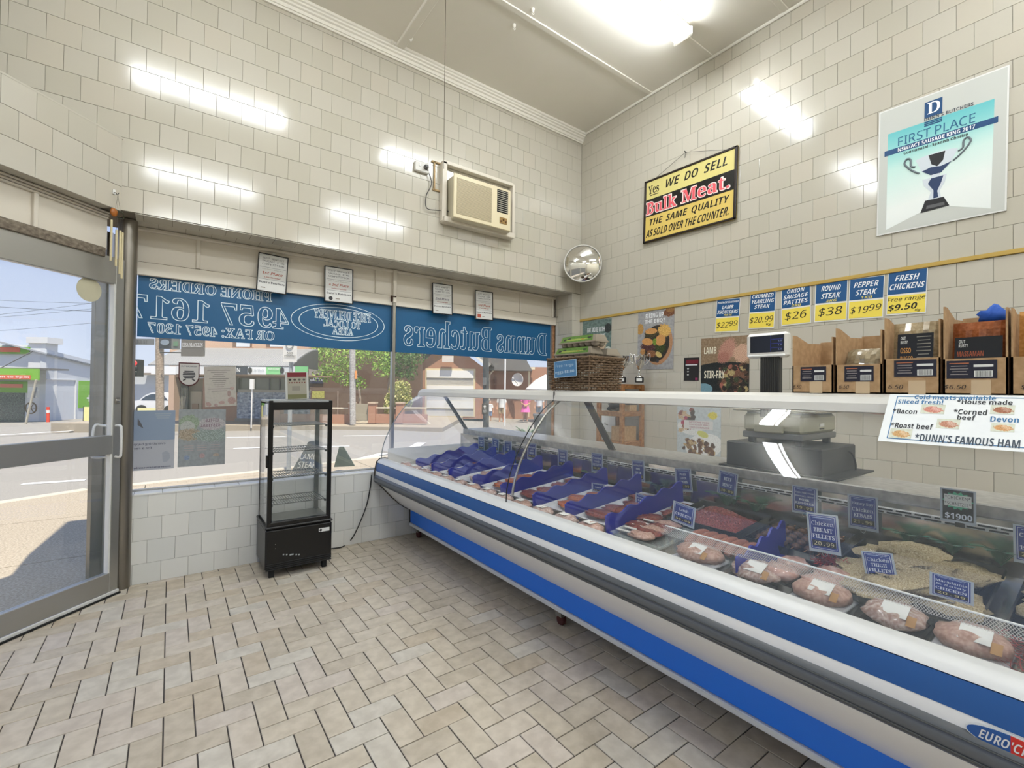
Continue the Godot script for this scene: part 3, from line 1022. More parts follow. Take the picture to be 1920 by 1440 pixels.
func build_counter():
	var at := Vector3(2.0, 0, -1.4)
	var c := thing("display_counter", "long white refrigerated butcher's counter with blue bands and curved front glass", "counter", at)
	var W := Transform3D(Basis.IDENTITY, -at)
	var sh := func() -> Shape:
		var q := Shape.new()
		q.t = W
		return q
	var s: Shape = sh.call()
	s.span(Vector3(1.775, 0.10, CZ0 + 0.01), Vector3(2.50, 0.62, CZ1)); put("base", s, M.enamel, c)
	s = sh.call(); s.cbox(Vector3(1.765, 0.188, (CZ0 + CZ1) / 2), Vector3(0.022, 0.128, CZ1 - CZ0), 0.003); put("kick_panel", s, M.kick_blue, c)
	s = sh.call(); s.cbox(Vector3(1.758, 0.110, (CZ0 + CZ1) / 2), Vector3(0.030, 0.026, CZ1 - CZ0), 0.004); put("kick_trim", s, M.white, c)
	s = sh.call(); s.sheet([Vector2(1.762, 0.240), Vector2(1.715, 0.268), Vector2(1.660, 0.306), Vector2(1.585, 0.378), Vector2(1.515, 0.455), Vector2(1.466, 0.518)], CZ0, CZ1, 0.008); put("belly_panel", s, M.enamel, c)
	s = sh.call(); s.sheet([Vector2(1.462, 0.512), Vector2(1.436, 0.516), Vector2(1.424, 0.526), Vector2(1.419, 0.540), Vector2(1.420, 0.554), Vector2(1.428, 0.568), Vector2(1.440, 0.577)], CZ0, CZ1, 0.008); put("bumper_rail", s, mat(0.34, 0.35, 0.36, 0.38), c)
	for y in [0.522, 0.529, 0.566]:
		s = sh.call(); s.cbox(Vector3(1.4135 if y > 0.525 else 1.420, y, (CZ0 + CZ1) / 2), Vector3(0.006, 0.003, CZ1 - CZ0), 0.001); put("bumper_rib", s, mat(0.24, 0.25, 0.25, 0.4), c)
	s = sh.call(); s.sheet([Vector2(1.440, 0.576), Vector2(1.438, 0.596), Vector2(1.438, 0.615)], CZ0, CZ1, 0.008); put("white_band", s, M.enamel, c)
	s = sh.call(); s.sheet([Vector2(1.438, 0.615), Vector2(1.441, 0.648), Vector2(1.449, 0.680)], CZ0, CZ1, 0.009); put("blue_band", s, M.band_blue, c)
	s = sh.call(); s.sheet([Vector2(1.449, 0.680), Vector2(1.457, 0.694), Vector2(1.470, 0.703), Vector2(1.490, 0.706), Vector2(1.512, 0.704)], CZ0, CZ1, 0.010); put("nose", s, M.white, c)
	s = sh.call(); s.sheet([Vector2(1.516, 0.708), Vector2(1.520, 0.64)], CZ0 + 0.01, CZ1, 0.006); put("inner_front", s, M.enamel, c)
	s = sh.call(); s.sheet([Vector2(1.52, 0.640), Vector2(2.256, 0.715)], CZ0 + 0.01, CZ1, 0.006, false); put("deck", s, mat(0.72, 0.72, 0.71, 0.22, 0.9), c)
	var polished := speckled(mat(1, 1, 1, 0.16, 1.0), 0.012, Color(0.58, 0.575, 0.56), Color(0.82, 0.815, 0.80), 1.1, 0.0, 41)
	s = sh.call(); s.span(Vector3(2.256, 0.70, CZ0 + 0.01), Vector3(2.285, 0.90, CZ1)); put("rear_panel", s, polished, c)
	s = sh.call(); s.cbox(Vector3(2.252, 0.868, (CZ0 + CZ1) / 2 + 0.2), Vector3(0.008, 0.024, CZ1 - CZ0 - 0.4), 0.002); put("vent_strip", s, mat(0.80, 0.80, 0.79, 0.35), c)
	var slot := Shape.new()
	slot.box(Vector3.ZERO, Vector3(0.004, 0.0055, 0.046))
	var slot_mesh := slot.mesh()
	for k in 74:
		for r in 2:
			inst("vent_slot", slot_mesh, M.soft_black, c, Transform3D(Basis.IDENTITY, Vector3(2.2465, 0.8735 - r * 0.011, -3.62 + k * 0.056 + r * 0.028) - at))
	var stone := speckled(mat(1, 1, 1, 0.3, 0.3), 0.03, Color(0.60, 0.59, 0.565), Color(0.70, 0.69, 0.665), 3.0, 0.0, 42)
	s = sh.call(); s.cbox(Vector3(2.443, 0.918, (CZ0 + CZ1) / 2), Vector3(0.314, 0.050, CZ1 - CZ0), 0.005); put("worktop", s, stone, c)
	s = sh.call(); s.span(Vector3(2.30, 0.60, CZ0 + 0.01), Vector3(2.56, 0.893, CZ1)); put("rear_body", s, M.enamel, c)
	# canopy
	s = sh.call()
	s.prism(PackedVector2Array([Vector2(1.806, 1.262), Vector2(1.812, 1.290), Vector2(1.828, 1.310), Vector2(1.856, 1.320), Vector2(2.16, 1.322), Vector2(2.165, 1.300), Vector2(2.04, 1.283), Vector2(1.90, 1.270), Vector2(1.83, 1.258)]), CZ0 + 0.004, CZ1)
	put("canopy", s, M.off_white, c)
	s = sh.call(); s.box(Vector3(1.811, 1.289, -2.045), Vector3(0.008, 0.052, 0.003)); put("canopy_joint", s, M.dark, c)
	# glass: two bent front panes and the end pane
	var gc := glass_curve()
	var gr := []
	for i in gc.size() - 1:
		for k in 3:
			gr.append(gc[i].cubic_interpolate(gc[i + 1], gc[maxi(i - 1, 0)], gc[mini(i + 2, gc.size() - 1)], k / 3.0))
	gr.append(gc[gc.size() - 1])
	for z in [[CZ0 + 0.012, -2.048], [-2.042, CZ1]]:
		s = sh.call(); s.sheet(gr, z[0], z[1], 0.005); put("front_glass", s, M.counter_glass, c)
	s = sh.call()
	var pl := PackedVector2Array(gc)
	pl.append_array(PackedVector2Array([Vector2(2.04, 1.275), Vector2(2.286, 0.945), Vector2(2.25, 0.73), Vector2(1.52, 0.705)]))
	s.prism(pl, CZ0 + 0.002, CZ0 + 0.008); put("end_glass", s, M.counter_glass, c)
	var edge := []
	for p in gr: edge.append(Vector3(p.x - 0.003, p.y, CZ0 + 0.010))
	s = sh.call(); s.tube(edge, 0.0035, 6); put("glass_edge", s, mat(0.45, 0.50, 0.52, 0.2), c)
	edge = []
	for p in gr: edge.append(Vector3(p.x - 0.004, p.y, -2.045))
	s = sh.call(); s.tube(edge, 0.003, 6); put("glass_seal", s, M.soft_black, c)
	edge = []
	for p in gr: edge.append(Vector3(p.x + 0.018, p.y - 0.004, -2.020))
	s = sh.call(); s.tube(edge.slice(2), 0.007, 8); put("glass_arm", s, M.steel, c)
	for z in [CZ0 + 0.03, -2.03, -0.10 + 0.9]:
		s = sh.call()
		var a := Vector3(2.05, 1.282, z)
		var b := Vector3(2.315, 0.925, z)
		var up := (b - a).normalized()
		s.cbox((a + b) / 2, Vector3(0.016, (b - a).length(), 0.052), 0.003, Basis(up.cross(Vector3(0, 0, 1)), up, Vector3(0, 0, 1)))
		put("strut", s, mat(0.34, 0.33, 0.31, 0.35, 0.7), c)
	# end panel with black rubber edging
	s = sh.call()
	var ep := [Vector2(1.757, 0.098), Vector2(1.752, 0.24), Vector2(1.71, 0.262), Vector2(1.652, 0.302), Vector2(1.577, 0.374), Vector2(1.505, 0.452), Vector2(1.440, 0.520), Vector2(1.424, 0.560), Vector2(1.426, 0.62), Vector2(1.440, 0.690), Vector2(1.470, 0.716), Vector2(1.52, 0.72)]
	var ring := PackedVector2Array(ep)
	ring.append_array(PackedVector2Array([Vector2(2.25, 0.76), Vector2(2.50, 0.89), Vector2(2.50, 0.10)]))
	s.prism(ring, CZ0 - 0.010, CZ0 + 0.002); put("end_panel", s, mat(0.60, 0.59, 0.57, 0.4), c)
	edge = []
	for p in ep: edge.append(Vector3(p.x - 0.002, p.y, CZ0 - 0.006))
	s = sh.call(); s.tube(edge, 0.006, 6); put("rubber_edging", s, mat(0.22, 0.19, 0.16, 0.6), c)
	# white end tray wall and low inner screen with its woven strip
	s = sh.call(); s.span(Vector3(1.53, 0.64, CZ0 + 0.012), Vector3(2.25, 0.80, CZ0 + 0.022)); put("end_wall", s, M.white, c)
	for z in [CZ0 + 0.08, -1.95]:
		var q := Node3D.new()
		q.name = "castor"
		c.add_child(q, true)
		q.position = Vector3(1.80, 0, z) - at
		var k := Shape.new()
		k.lathe([Vector2(0.001, -0.014), Vector2(0.026, -0.014), Vector2(0.030, -0.008), Vector2(0.030, 0.008), Vector2(0.026, 0.014), Vector2(0.001, 0.014)], 16, Vector3(0, 0.030, 0), Basis(Vector3(0, 0, 1), PI / 2))
		put("wheel", k, mat(0.30, 0.12, 0.10, 0.6), q)
		k = Shape.new(); k.box(Vector3(0, 0.078, 0), Vector3(0.05, 0.05, 0.05)); put("fork", k, M.steel, q)
	var y1 := on_x(1380, 1021.7, 1.575).y
	var za := on_x(1248, 980, 1.575).z
	s = sh.call(); s.span(Vector3(1.573, 0.655, za), Vector3(1.577, y1 - 0.002, CZ1)); put("inner_screen", s, M.counter_glass, c)
	s = sh.call(); s.span(Vector3(1.571, y1 - 0.003, za), Vector3(1.579, y1, CZ1)); put("screen_edge", s, mat(0.85, 0.86, 0.86, 0.2), c)
	s = sh.call()
	var n := int((0.25 - za) / 0.0065)
	for k in n:
		for d in [-1, 1]:
			var z := za + 0.0065 * k
			var o := Vector3(0, 0, 0.0007)
			var p0 := Vector3(1.572, y1 - 0.036, z - d * 0.012)
			var p1 := Vector3(1.572, y1 - 0.003, z + d * 0.012)
			s.quad(p0 - o, p0 + o, p1 + o, p1 - o)
	put("woven_strip", s, mat(0.83, 0.81, 0.78, 0.3), c).set_meta("kind", "stuff")
	# maker's badge
	var b0 := on_x(1812, 1333, 1.4255)
	var b1 := on_x(1895, 1362, 1.4255)
	var bw := (b1.z - b0.z) * 2.0
	var bd := sub("maker_badge", c, Vector3(1.4275, 0.590, b0.z + bw / 2) - at)
	bd.basis = FACE_B
	var k := Shape.new(); k.prism(oval(bw / 2 + 0.003, 0.0225, 36), 0.0, 0.002); put("badge_rim", k, M.white, bd)
	var ov := oval(bw / 2, 0.020, 36)
	var left := PackedVector2Array()
	var right := PackedVector2Array()
	for p in ov:
		if p.x <= 0.001: left.append(p)
		if p.x >= -0.001: right.append(p)
	k = Shape.new(); k.prism(left, 0.002, 0.003); put("blue_half", k, mat(0.10, 0.32, 0.58, 0.3), bd)
	k = Shape.new(); k.prism(right, 0.002, 0.003); put("red_half", k, mat(0.80, 0.16, 0.13, 0.3), bd)
	letters(bd, "EURO'CRYOR", Vector3(0.008, 0, 0.004), bw * 0.80, 0.020, M.white, "bold slant")


# ------------------------------------------------------------------ black glass display fridge
func build_fridge():
	var z1 := -3.565
	var z0 := -3.945
	var xa := on_z(502, 900, z1).x
	var xb := on_z(621, 900, z1).x
	var o := thing("display_fridge", "tall black countertop style glass display fridge with empty wire shelves", "fridge", Vector3((xa + xb) / 2, 0, (z0 + z1) / 2))
	var w := xb - xa
	var d := z1 - z0
	var top := on_z(560, 751, z1).y
	var base_hi := on_z(560, 984, z1).y
	var hx := w / 2
	var hz := d / 2
	box_part("base", o, Vector3(0, (0.055 + base_hi - 0.004) / 2, 0), Vector3(w + 0.018, base_hi - 0.06, d + 0.02), M.black, 0.012)
	box_part("base_trim", o, Vector3(0, base_hi + 0.004, 0), Vector3(w + 0.026, 0.018, d + 0.026), M.black, 0.006)
	for k in 4:
		box_part("louvre", o, Vector3(0, 0.062 + k * 0.013, hz + 0.012), Vector3(w + 0.012, 0.007, 0.008), M.soft_black, 0.002)
	for x in [-1, 1]:
		for z in [-1, 1]:
			box_part("foot", o, Vector3(x * (hx - 0.035), 0.028, z * (hz - 0.03)), Vector3(0.034, 0.056, 0.034), M.soft_black, 0.004)
	# glazed upper part
	for x in [-1, 1]:
		box_part("front_post", o, Vector3(x * (hx - 0.014), (top + base_hi) / 2, hz - 0.012), Vector3(0.030, top - base_hi, 0.026), M.black, 0.004)
		box_part("rear_post", o, Vector3(x * (hx - 0.016), (top + base_hi) / 2, -hz + 0.014), Vector3(0.032, top - base_hi, 0.026), M.black, 0.004)
		box_part("side_glass", o, Vector3(x * (hx - 0.004), (top + base_hi) / 2, 0), Vector3(0.004, top - base_hi - 0.05, d - 0.06), M.glass)
	box_part("top_cap", o, Vector3(0, top - 0.008, 0), Vector3(w, 0.020, d), mat(0.55, 0.56, 0.56, 0.2), 0.006)
	box_part("header", o, Vector3(0, top - 0.038, hz - 0.012), Vector3(w - 0.03, 0.056, 0.028), M.black, 0.004)
	box_part("front_lower_rail", o, Vector3(0, base_hi + 0.026, hz - 0.012), Vector3(w - 0.03, 0.03, 0.028), M.black, 0.004)
	box_part("front_glass", o, Vector3(0, (top + base_hi) / 2, hz - 0.006), Vector3(w - 0.06, top - base_hi - 0.1, 0.004), M.glass)
	box_part("rear_glass", o, Vector3(0, (top + base_hi) / 2, -hz + 0.012), Vector3(w - 0.06, top - base_hi - 0.04, 0.004), M.glass)
	box_part("door_handle", o, Vector3(-hx - 0.006, on_z(500, 866, z1).y, hz - 0.010), Vector3(0.014, 0.085, 0.03), M.black, 0.004)
	var wire := mat(0.16, 0.16, 0.16, 0.3, 0.3)
	for py in [797, 845, 892, 940]:
		var y := on_z(560, py, z1 - 0.06).y
		var s := Shape.new()
		for e in [-1, 1]:
			s.tube([Vector3(-hx + 0.03, y, e * (hz - 0.045)), Vector3(hx - 0.03, y, e * (hz - 0.045))], 0.0032, 6)
		s.tube([Vector3(-hx + 0.03, y, 0), Vector3(hx - 0.03, y, 0)], 0.0028, 6)
		for k in 21:
			var x := -hx + 0.036 + (w - 0.072) * k / 20.0
			s.tube([Vector3(x, y + 0.004, -hz + 0.045), Vector3(x, y + 0.004, hz - 0.045)], 0.0024, 5)
		put("wire_shelf", s, wire, o)
		for x in [-1, 1]:
			box_part("shelf_clip", o, Vector3(x * (hx - 0.032), y - 0.006, hz - 0.036), Vector3(0.014, 0.016, 0.02), M.soft_black, 0.003)
	box_part("floor_tray", o, Vector3(0, base_hi + 0.016, 0), Vector3(w - 0.05, 0.006, d - 0.06), mat(0.30, 0.30, 0.30, 0.3, 0.7), 0.001)
	var bp := on_z(607, 992, z1)
	var bg := sub("maker_plate", o, Vector3(bp.x - o.position.x, bp.y, hz + 0.0115))
	box_part("plate", bg, Vector3.ZERO, Vector3(0.074, 0.026, 0.002), M.white, 0.0005)
	var ring := Shape.new(); ring.prism(oval(0.009, 0.009, 16), 0.001, 0.0016); put("emblem", ring, M.dark, bg).position.x = -0.024
	for k in 5:
		var q := on_z([531, 537, 546, 555, 560][k], 1039, z1)
		box_part("control_display" if k == 2 else "button", o, Vector3(q.x - o.position.x, q.y, hz + 0.0115), Vector3(0.026 if k == 2 else 0.010, 0.010, 0.002), mat(0.62, 0.64, 0.64, 0.3), 0.0008)
	for k in 2:
		var q := on_z(516, 1020 + k * 8, z1)
		box_part("screw", o, Vector3(q.x - o.position.x, q.y, hz + 0.0112), Vector3(0.004, 0.004, 0.002), M.steel, 0.0008)
	var cd := thing("extension_cord", "black power cord drooping from the counter end to the floor behind the fridge", "cord", on_y(690, 1005, 0.0))
	var pts := []
	for p in [[697, 890, -3.935], [694, 915, -3.94], [688, 945, -3.94], [677, 975, -3.935], [664, 1003, -3.92]]:
		pts.append(on_z(p[0], p[1], p[2]) - cd.position)
	for p in [[652, 1019], [640, 1026], [626, 1028], [612, 1030]]:
		pts.append(on_y(p[0], p[1], 0.006) - cd.position)
	rod("flex", cd, bent(pts, 5), 0.005, M.cord, 7)


# ------------------------------------------------------------------ prints and flat things on walls
func paint(w: int, h: int, bg: Color, ops: Array, grain := 0.05, sd := 1) -> StandardMaterial3D:   # ops: [x, y, rx, ry, turn, colour, roughness of its edge]
	var im := Image.create(w, h, false, Image.FORMAT_RGB8)
	var ns := FastNoiseLite.new()
	ns.seed = sd
	ns.frequency = 0.09
	for y in h:
		for x in w:
			im.set_pixel(x, y, bg.lightened(maxf(0, ns.get_noise_2d(x, y)) * grain * 2).darkened(maxf(0, -ns.get_noise_2d(x, y)) * grain * 2))
	for o in ops:
		var cx: float = o[0] * w
		var cy: float = o[1] * h
		var rx: float = o[2] * w
		var ry: float = o[3] * h
		var big := int(maxf(rx, ry)) + 2
		var rough: float = o[6] if o.size() > 6 else 0.0
		for y in range(maxi(0, int(cy) - big), mini(h, int(cy) + big + 1)):
			for x in range(maxi(0, int(cx) - big), mini(w, int(cx) + big + 1)):
				var d := Vector2(x - cx, y - cy).rotated(-o[4])
				var e := Vector2(d.x / rx, d.y / ry).length() + rough * ns.get_noise_2d(x * 2.0 + cx, y * 2.0)
				if e < 1.0:
					var c: Color = o[5]
					var g := ns.get_noise_2d(x * 3.0 + cy, y * 3.0) * (0.25 + rough * 0.4)
					im.set_pixel(x, y, c.lightened(g) if g > 0 else c.darkened(-g))
	var m := mat(1, 1, 1, 0.35)
	m.albedo_texture = ImageTexture.create_from_image(im)
	m.texture_repeat = false
	return m

func many(n: int, area: Rect2, size: Vector2, colours: Array, sd: int, rough := 0.5) -> Array:
	var r := RandomNumberGenerator.new()
	r.seed = sd
	var out := []
	for i in n:
		out.append([area.position.x + r.randf() * area.size.x, area.position.y + r.randf() * area.size.y, size.x * r.randf_range(0.6, 1.3), size.y * r.randf_range(0.6, 1.3), r.randf() * PI, colours[r.randi() % colours.size()], rough])
	return out

# A flat thing whose four photo corners (top left, top right, bottom right, bottom left) lie on a wall.
func card(called: String, label: String, category: String, q: Array, wall: String, m: Material, thick := 0.002, group := "", off := 0.0) -> Node3D:
	var p := []
	for c in q:
		p.append(on_x(c[0], c[1], 3.7185 - off) if wall == "B" else on_z(c[0], c[1], -3.7685 + off) if wall == "A" else on_x(c[0], c[1], off) if wall == "X" else on_z(c[0], c[1], off))
	var b := FACE_B if wall == "B" or wall == "X" else Basis.IDENTITY
	var inv := b.inverse()
	var l := []
	for v in p: l.append(inv * v)
	var mid: Vector3 = (p[0] + p[1] + p[2] + p[3]) / 4
	var w: float = ((l[1].x - l[0].x) + (l[2].x - l[3].x)) / 2
	var h: float = ((l[0].y - l[3].y) + (l[1].y - l[2].y)) / 2
	var a := atan2((l[1].y - l[0].y) + (l[2].y - l[3].y), 2 * w)
	var o := thing(called, label, category, mid, 0, group)
	o.basis = b * Basis(Vector3(0, 0, 1), a)
	o.set_meta("w", w)
	o.set_meta("h", h)
	var s := Shape.new()
	s.box(Vector3(0, 0, thick / 2), Vector3(w, h, thick))
	put("sheet", s, m, o)
	return o

func ink(r: float, g: float, b: float) -> StandardMaterial3D:
	return mat(r, g, b, 0.5)

func patch(o: Node3D, called: String, x: float, y: float, w: float, h: float, z: float, m: Material) -> MeshInstance3D:   # a printed rectangle, in shares of the card
	var W: float = o.get_meta("w")
	var H: float = o.get_meta("h")
	var s := Shape.new()
	s.box(Vector3((x - 0.5) * W, (0.5 - y) * H, z), Vector3(w * W, h * H, 0.0006))
	return put(called, s, m, o)

func line(o: Node3D, txt: String, x: float, y: float, w: float, h: float, z: float, m: Material, kind := "bold", slope := 0.0, mirrored := false) -> MeshInstance3D:
	var W: float = o.get_meta("w")
	var H: float = o.get_meta("h")
	return letters(o, txt, Vector3((x - 0.5) * W, (0.5 - y) * H, z), w * W, h * H, m, kind, mirrored, 0.0, slope)

func build_wall_things():
	# hand-painted bulk meat sign, hung from a nail by a cord
	var sg := card("painted_sign", "hand-painted yellow and black bulk meat sign in a dark frame hung by a cord", "sign", [[1210, 343], [1383, 273], [1383, 411], [1208, 457]], "B", mat(0.86, 0.75, 0.40, 0.4), 0.012, "", 0.008)
	var W: float = sg.get_meta("w")
	var H: float = sg.get_meta("h")
	var wood := mat(0.13, 0.08, 0.05, 0.45)
	for e in [[0, 0.485, 1.0, 0.03], [0, -0.485, 1.0, 0.03], [-0.488, 0, 0.024, 1.0], [0.488, 0, 0.024, 1.0]]:
		box_part("frame", sg, Vector3(e[0] * W, e[1] * H, 0.010), Vector3(e[2] * W, e[3] * H, 0.020), wood, 0.003)
	patch(sg, "pale_band", 0.5, 0.17, 0.95, 0.30, 0.0122, mat(0.84, 0.79, 0.50, 0.4))
	patch(sg, "black_band", 0.5, 0.45, 0.95, 0.275, 0.0124, mat(0.07, 0.07, 0.06, 0.35))
	var black := ink(0.05, 0.04, 0.03)
	line(sg, "Yes", 0.115, 0.165, 0.13, 0.13, 0.013, black, "serif bold")
	patch(sg, "underline", 0.125, 0.255, 0.10, 0.012, 0.013, black)
	line(sg, "WE  DO  SELL", 0.585, 0.155, 0.66, 0.125, 0.013, black, "bold slant")
	var pink := ink(0.90, 0.36, 0.40)
	var pale := ink(0.93, 0.86, 0.84)
	for w in [["Bulk", 0.21, 0.36, 0.20], ["Meat.", 0.69, 0.48, 0.185]]:
		line(sg, w[0], w[1], 0.45, w[2], w[3], 0.0135, pink, "serif bold")
		letters(sg, w[0], Vector3((w[1] - 0.5) * W, 0.05 * H, 0.0132), w[2] * W * 1.03, w[3] * H * 1.06, pale, "serif bold", false, 0.011)
	line(sg, "THE  SAME  QUALITY", 0.50, 0.70, 0.86, 0.12, 0.013, black, "bold slant")
	line(sg, "AS SOLD OVER THE COUNTER.", 0.49, 0.86, 0.90, 0.115, 0.013, black, "bold slant")
	var nail := sg.transform.affine_inverse() * on_x(1287, 286, 3.7185)
	rod("cord", sg, [Vector3(-W * 0.39, H * 0.49, 0.006), Vector3(nail.x, nail.y, 0.004), Vector3(W * 0.42, H * 0.49, 0.006)], 0.0016, M.dark, 5)
	rod("nail", sg, [Vector3(nail.x, nail.y, -0.006), Vector3(nail.x, nail.y + 0.004, 0.022)], 0.004, M.dark, 6)
	rod("cord_tail", sg, [Vector3(nail.x, nail.y, 0.006), Vector3(nail.x - 0.006, nail.y - 0.05, 0.006)], 0.002, M.dark, 5)

	# big award poster: board with a printed panel
	var aw := card("award_poster", "large pale award board with teal panel and silver trophy picture", "poster", [[1648, 213], [1893, 122], [1888, 395], [1645, 443]], "B", mat(0.86, 0.86, 0.85, 0.5), 0.006)
	W = aw.get_meta("w")
	H = aw.get_meta("h")
	patch(aw, "grey_ground", 0.5, 0.5, 0.975, 0.98, 0.0064, mat(0.76, 0.77, 0.75, 0.45))
	var im := Image.create(128, 160, false, Image.FORMAT_RGB8)
	for y in 160:
		for x in 128:
			var c := Color(0.40, 0.74, 0.76).lerp(Color(0.72, 0.87, 0.84), clampf(y / 62.0, 0, 1)).lerp(Color(0.90, 0.92, 0.91), clampf((y - 50 + x * 0.2) / 80.0, 0, 1))
			im.set_pixel(x, y, c)
	var teal := mat(1, 1, 1, 0.4)
	teal.albedo_texture = ImageTexture.create_from_image(im)
	teal.texture_repeat = false
	var P := func(x: float, y: float) -> Vector2: return Vector2((x - 0.5) * W, (0.5 - y) * H)
	var s := Shape.new()
	s.prism(PackedVector2Array([P.call(0.085, 0.20), P.call(0.905, 0.20), P.call(0.895, 0.965), P.call(0.60, 0.885), P.call(0.375, 0.885), P.call(0.085, 0.965)]), 0.0066, 0.0072)
	put("printed_panel", s, teal, aw)
	var deep := ink(0.06, 0.27, 0.46)
	patch(aw, "blue_ribbon", 0.495, 0.352, 0.875, 0.042, 0.0076, deep)
	var wm := ink(0.92, 0.93, 0.94)
	patch(aw, "logo_block", 0.46, 0.115, 0.14, 0.12, 0.0076, deep)
	for k in 3:
		patch(aw, "logo_bar", 0.46, 0.207 + k * 0.013, 0.14, 0.009, 0.0078, deep)
	line(aw, "D", 0.462, 0.108, 0.10, 0.085, 0.0082, wm, "serif bold")
	line(aw, "DUNN'S BUTCHERS", 0.575, 0.185, 0.37, 0.024, 0.0082, ink(0.25, 0.28, 0.32), "bold")
	line(aw, "FIRST PLACE", 0.475, 0.288, 0.60, 0.066, 0.0082, ink(0.10, 0.36, 0.52), "regular")
	line(aw, "NSW/ACT SAUSAGE KING 2017", 0.475, 0.352, 0.60, 0.028, 0.0084, wm, "bold")
	line(aw, "Continental - Spanish Chorizo", 0.475, 0.395, 0.50, 0.030, 0.0082, black, "bold")
	# the printed cup, flat shapes in silver, white and blue-black
	var flat := func(called: String, pts: Array, z: float, m: Material):
		var pl := PackedVector2Array()
		for q in pts: pl.append(P.call(q[0], q[1]))
		var sh := Shape.new()
		sh.prism(pl, z - 0.0003, z)
		put(called, sh, m, aw)
	var silver := ink(0.80, 0.83, 0.86)
	var shade := ink(0.10, 0.20, 0.36)
	flat.call("printed_bowl", [[0.325, 0.475], [0.40, 0.462], [0.50, 0.457], [0.60, 0.462], [0.655, 0.475], [0.60, 0.565], [0.53, 0.615], [0.45, 0.615], [0.375, 0.57]], 0.0080, silver)
	flat.call("printed_bowl_shade", [[0.43, 0.465], [0.56, 0.465], [0.545, 0.53], [0.50, 0.565], [0.455, 0.54]], 0.0084, ink(0.09, 0.10, 0.12))
	flat.call("printed_bowl_base", [[0.38, 0.575], [0.45, 0.56], [0.53, 0.57], [0.61, 0.555], [0.53, 0.62], [0.45, 0.62]], 0.0085, shade)
	flat.call("printed_stem", [[0.45, 0.61], [0.53, 0.61], [0.52, 0.64], [0.575, 0.64], [0.56, 0.70], [0.525, 0.75], [0.535, 0.81], [0.43, 0.81], [0.455, 0.75], [0.40, 0.69], [0.385, 0.64], [0.455, 0.64]], 0.0083, silver)
	flat.call("printed_stem_shade", [[0.455, 0.645], [0.55, 0.645], [0.535, 0.69], [0.505, 0.75], [0.515, 0.80], [0.475, 0.80], [0.475, 0.74], [0.43, 0.68]], 0.0086, shade)
	flat.call("printed_plinth", [[0.41, 0.805], [0.555, 0.805], [0.60, 0.88], [0.375, 0.89]], 0.0086, ink(0.07, 0.07, 0.09))
	flat.call("printed_plaque", [[0.425, 0.845], [0.56, 0.845], [0.565, 0.868], [0.42, 0.870]], 0.0089, ink(0.35, 0.35, 0.36))
	for e in [-1, 1]:
		var rr := []
		for q in [[0.13, 0.575], [0.20, 0.53], [0.255, 0.47], [0.235, 0.435], [0.205, 0.45], [0.20, 0.50], [0.165, 0.515]]:
			var v: Vector2 = P.call(0.49 + e * q[0], q[1] - (0.02 if e > 0 else -0.01))
			rr.append(Vector3(v.x, v.y, 0.0082))
		rod("printed_handle", aw, bent(rr, 4), 0.0055, ink(0.40, 0.44, 0.47), 5)

	# six price cards under the mustard strip
	var cards := [
		[[[1344.2, 562.3], [1387.8, 558.1], [1385.6, 622], [1340.4, 623.7]], ["PLAIN OR SEASONED", "LAMB", "SHOULDERS"], "PER KG", ["$22", "99"], "lamb shoulders"],
		[[[1406.6, 550.4], [1454, 545.5], [1453.4, 615], [1403.3, 617.2]], ["CRUMBED", "YEARLING", "STEAK"], "", ["$20.99", ""], "crumbed yearling steak"],
		[[[1465.6, 540.7], [1520.2, 534.2], [1520.5, 604.3], [1464.7, 613]], ["ONION", "SAUSAGE", "PATTIES"], "2KG", ["$26", ""], "onion sausage patties"],
		[[[1528.3, 530], [1589, 523.6], [1589, 599.5], [1527.6, 605.3]], ["ROUND", "STEAK"], "2KG", ["$38", ""], "round steak"],
		[[[1592.2, 523.6], [1658.4, 514.9], [1656.8, 595.3], [1590.6, 599.5]], ["PEPPER", "STEAK"], "1KG", ["$19", "99"], "pepper steak"],
		[[[1664.2, 510.7], [1738.2, 501], [1738.2, 586.5], [1662.3, 591.4]], ["FRESH", "CHICKENS"], "", ["$9.50", "Free range"], "fresh chickens"]]
	for c in cards:
		var o := card("price_card", "blue and yellow handwritten price card for %s taped on the tiles" % c[4], "price card", c[0], "B", M.paper, 0.0015, "price cards under the mustard strip")
		patch(o, "blue_field", 0.5, 0.275, 0.95, 0.51, 0.002, mat(0.06, 0.31, 0.52, 0.5))
		patch(o, "yellow_field", 0.5, 0.77, 0.95, 0.40, 0.002, mat(0.93, 0.84, 0.33, 0.5))
		var nl: int = c[1].size()
		for k in nl:
			var hh := 0.13 if nl == 3 else 0.16
			if c[1][k].length() > 12: hh = 0.07
			line(o, c[1][k], 0.5, 0.10 + 0.145 * k if nl == 3 else 0.17 + 0.19 * k, minf(0.86, 0.115 * c[1][k].length()), hh * 0.8, 0.0028, wm, "bold slant")
		if c[2] != "":
			line(o, c[2], 0.52, 0.485, 0.32, 0.055, 0.0028, mat(0.90, 0.83, 0.40, 0.5), "bold slant")
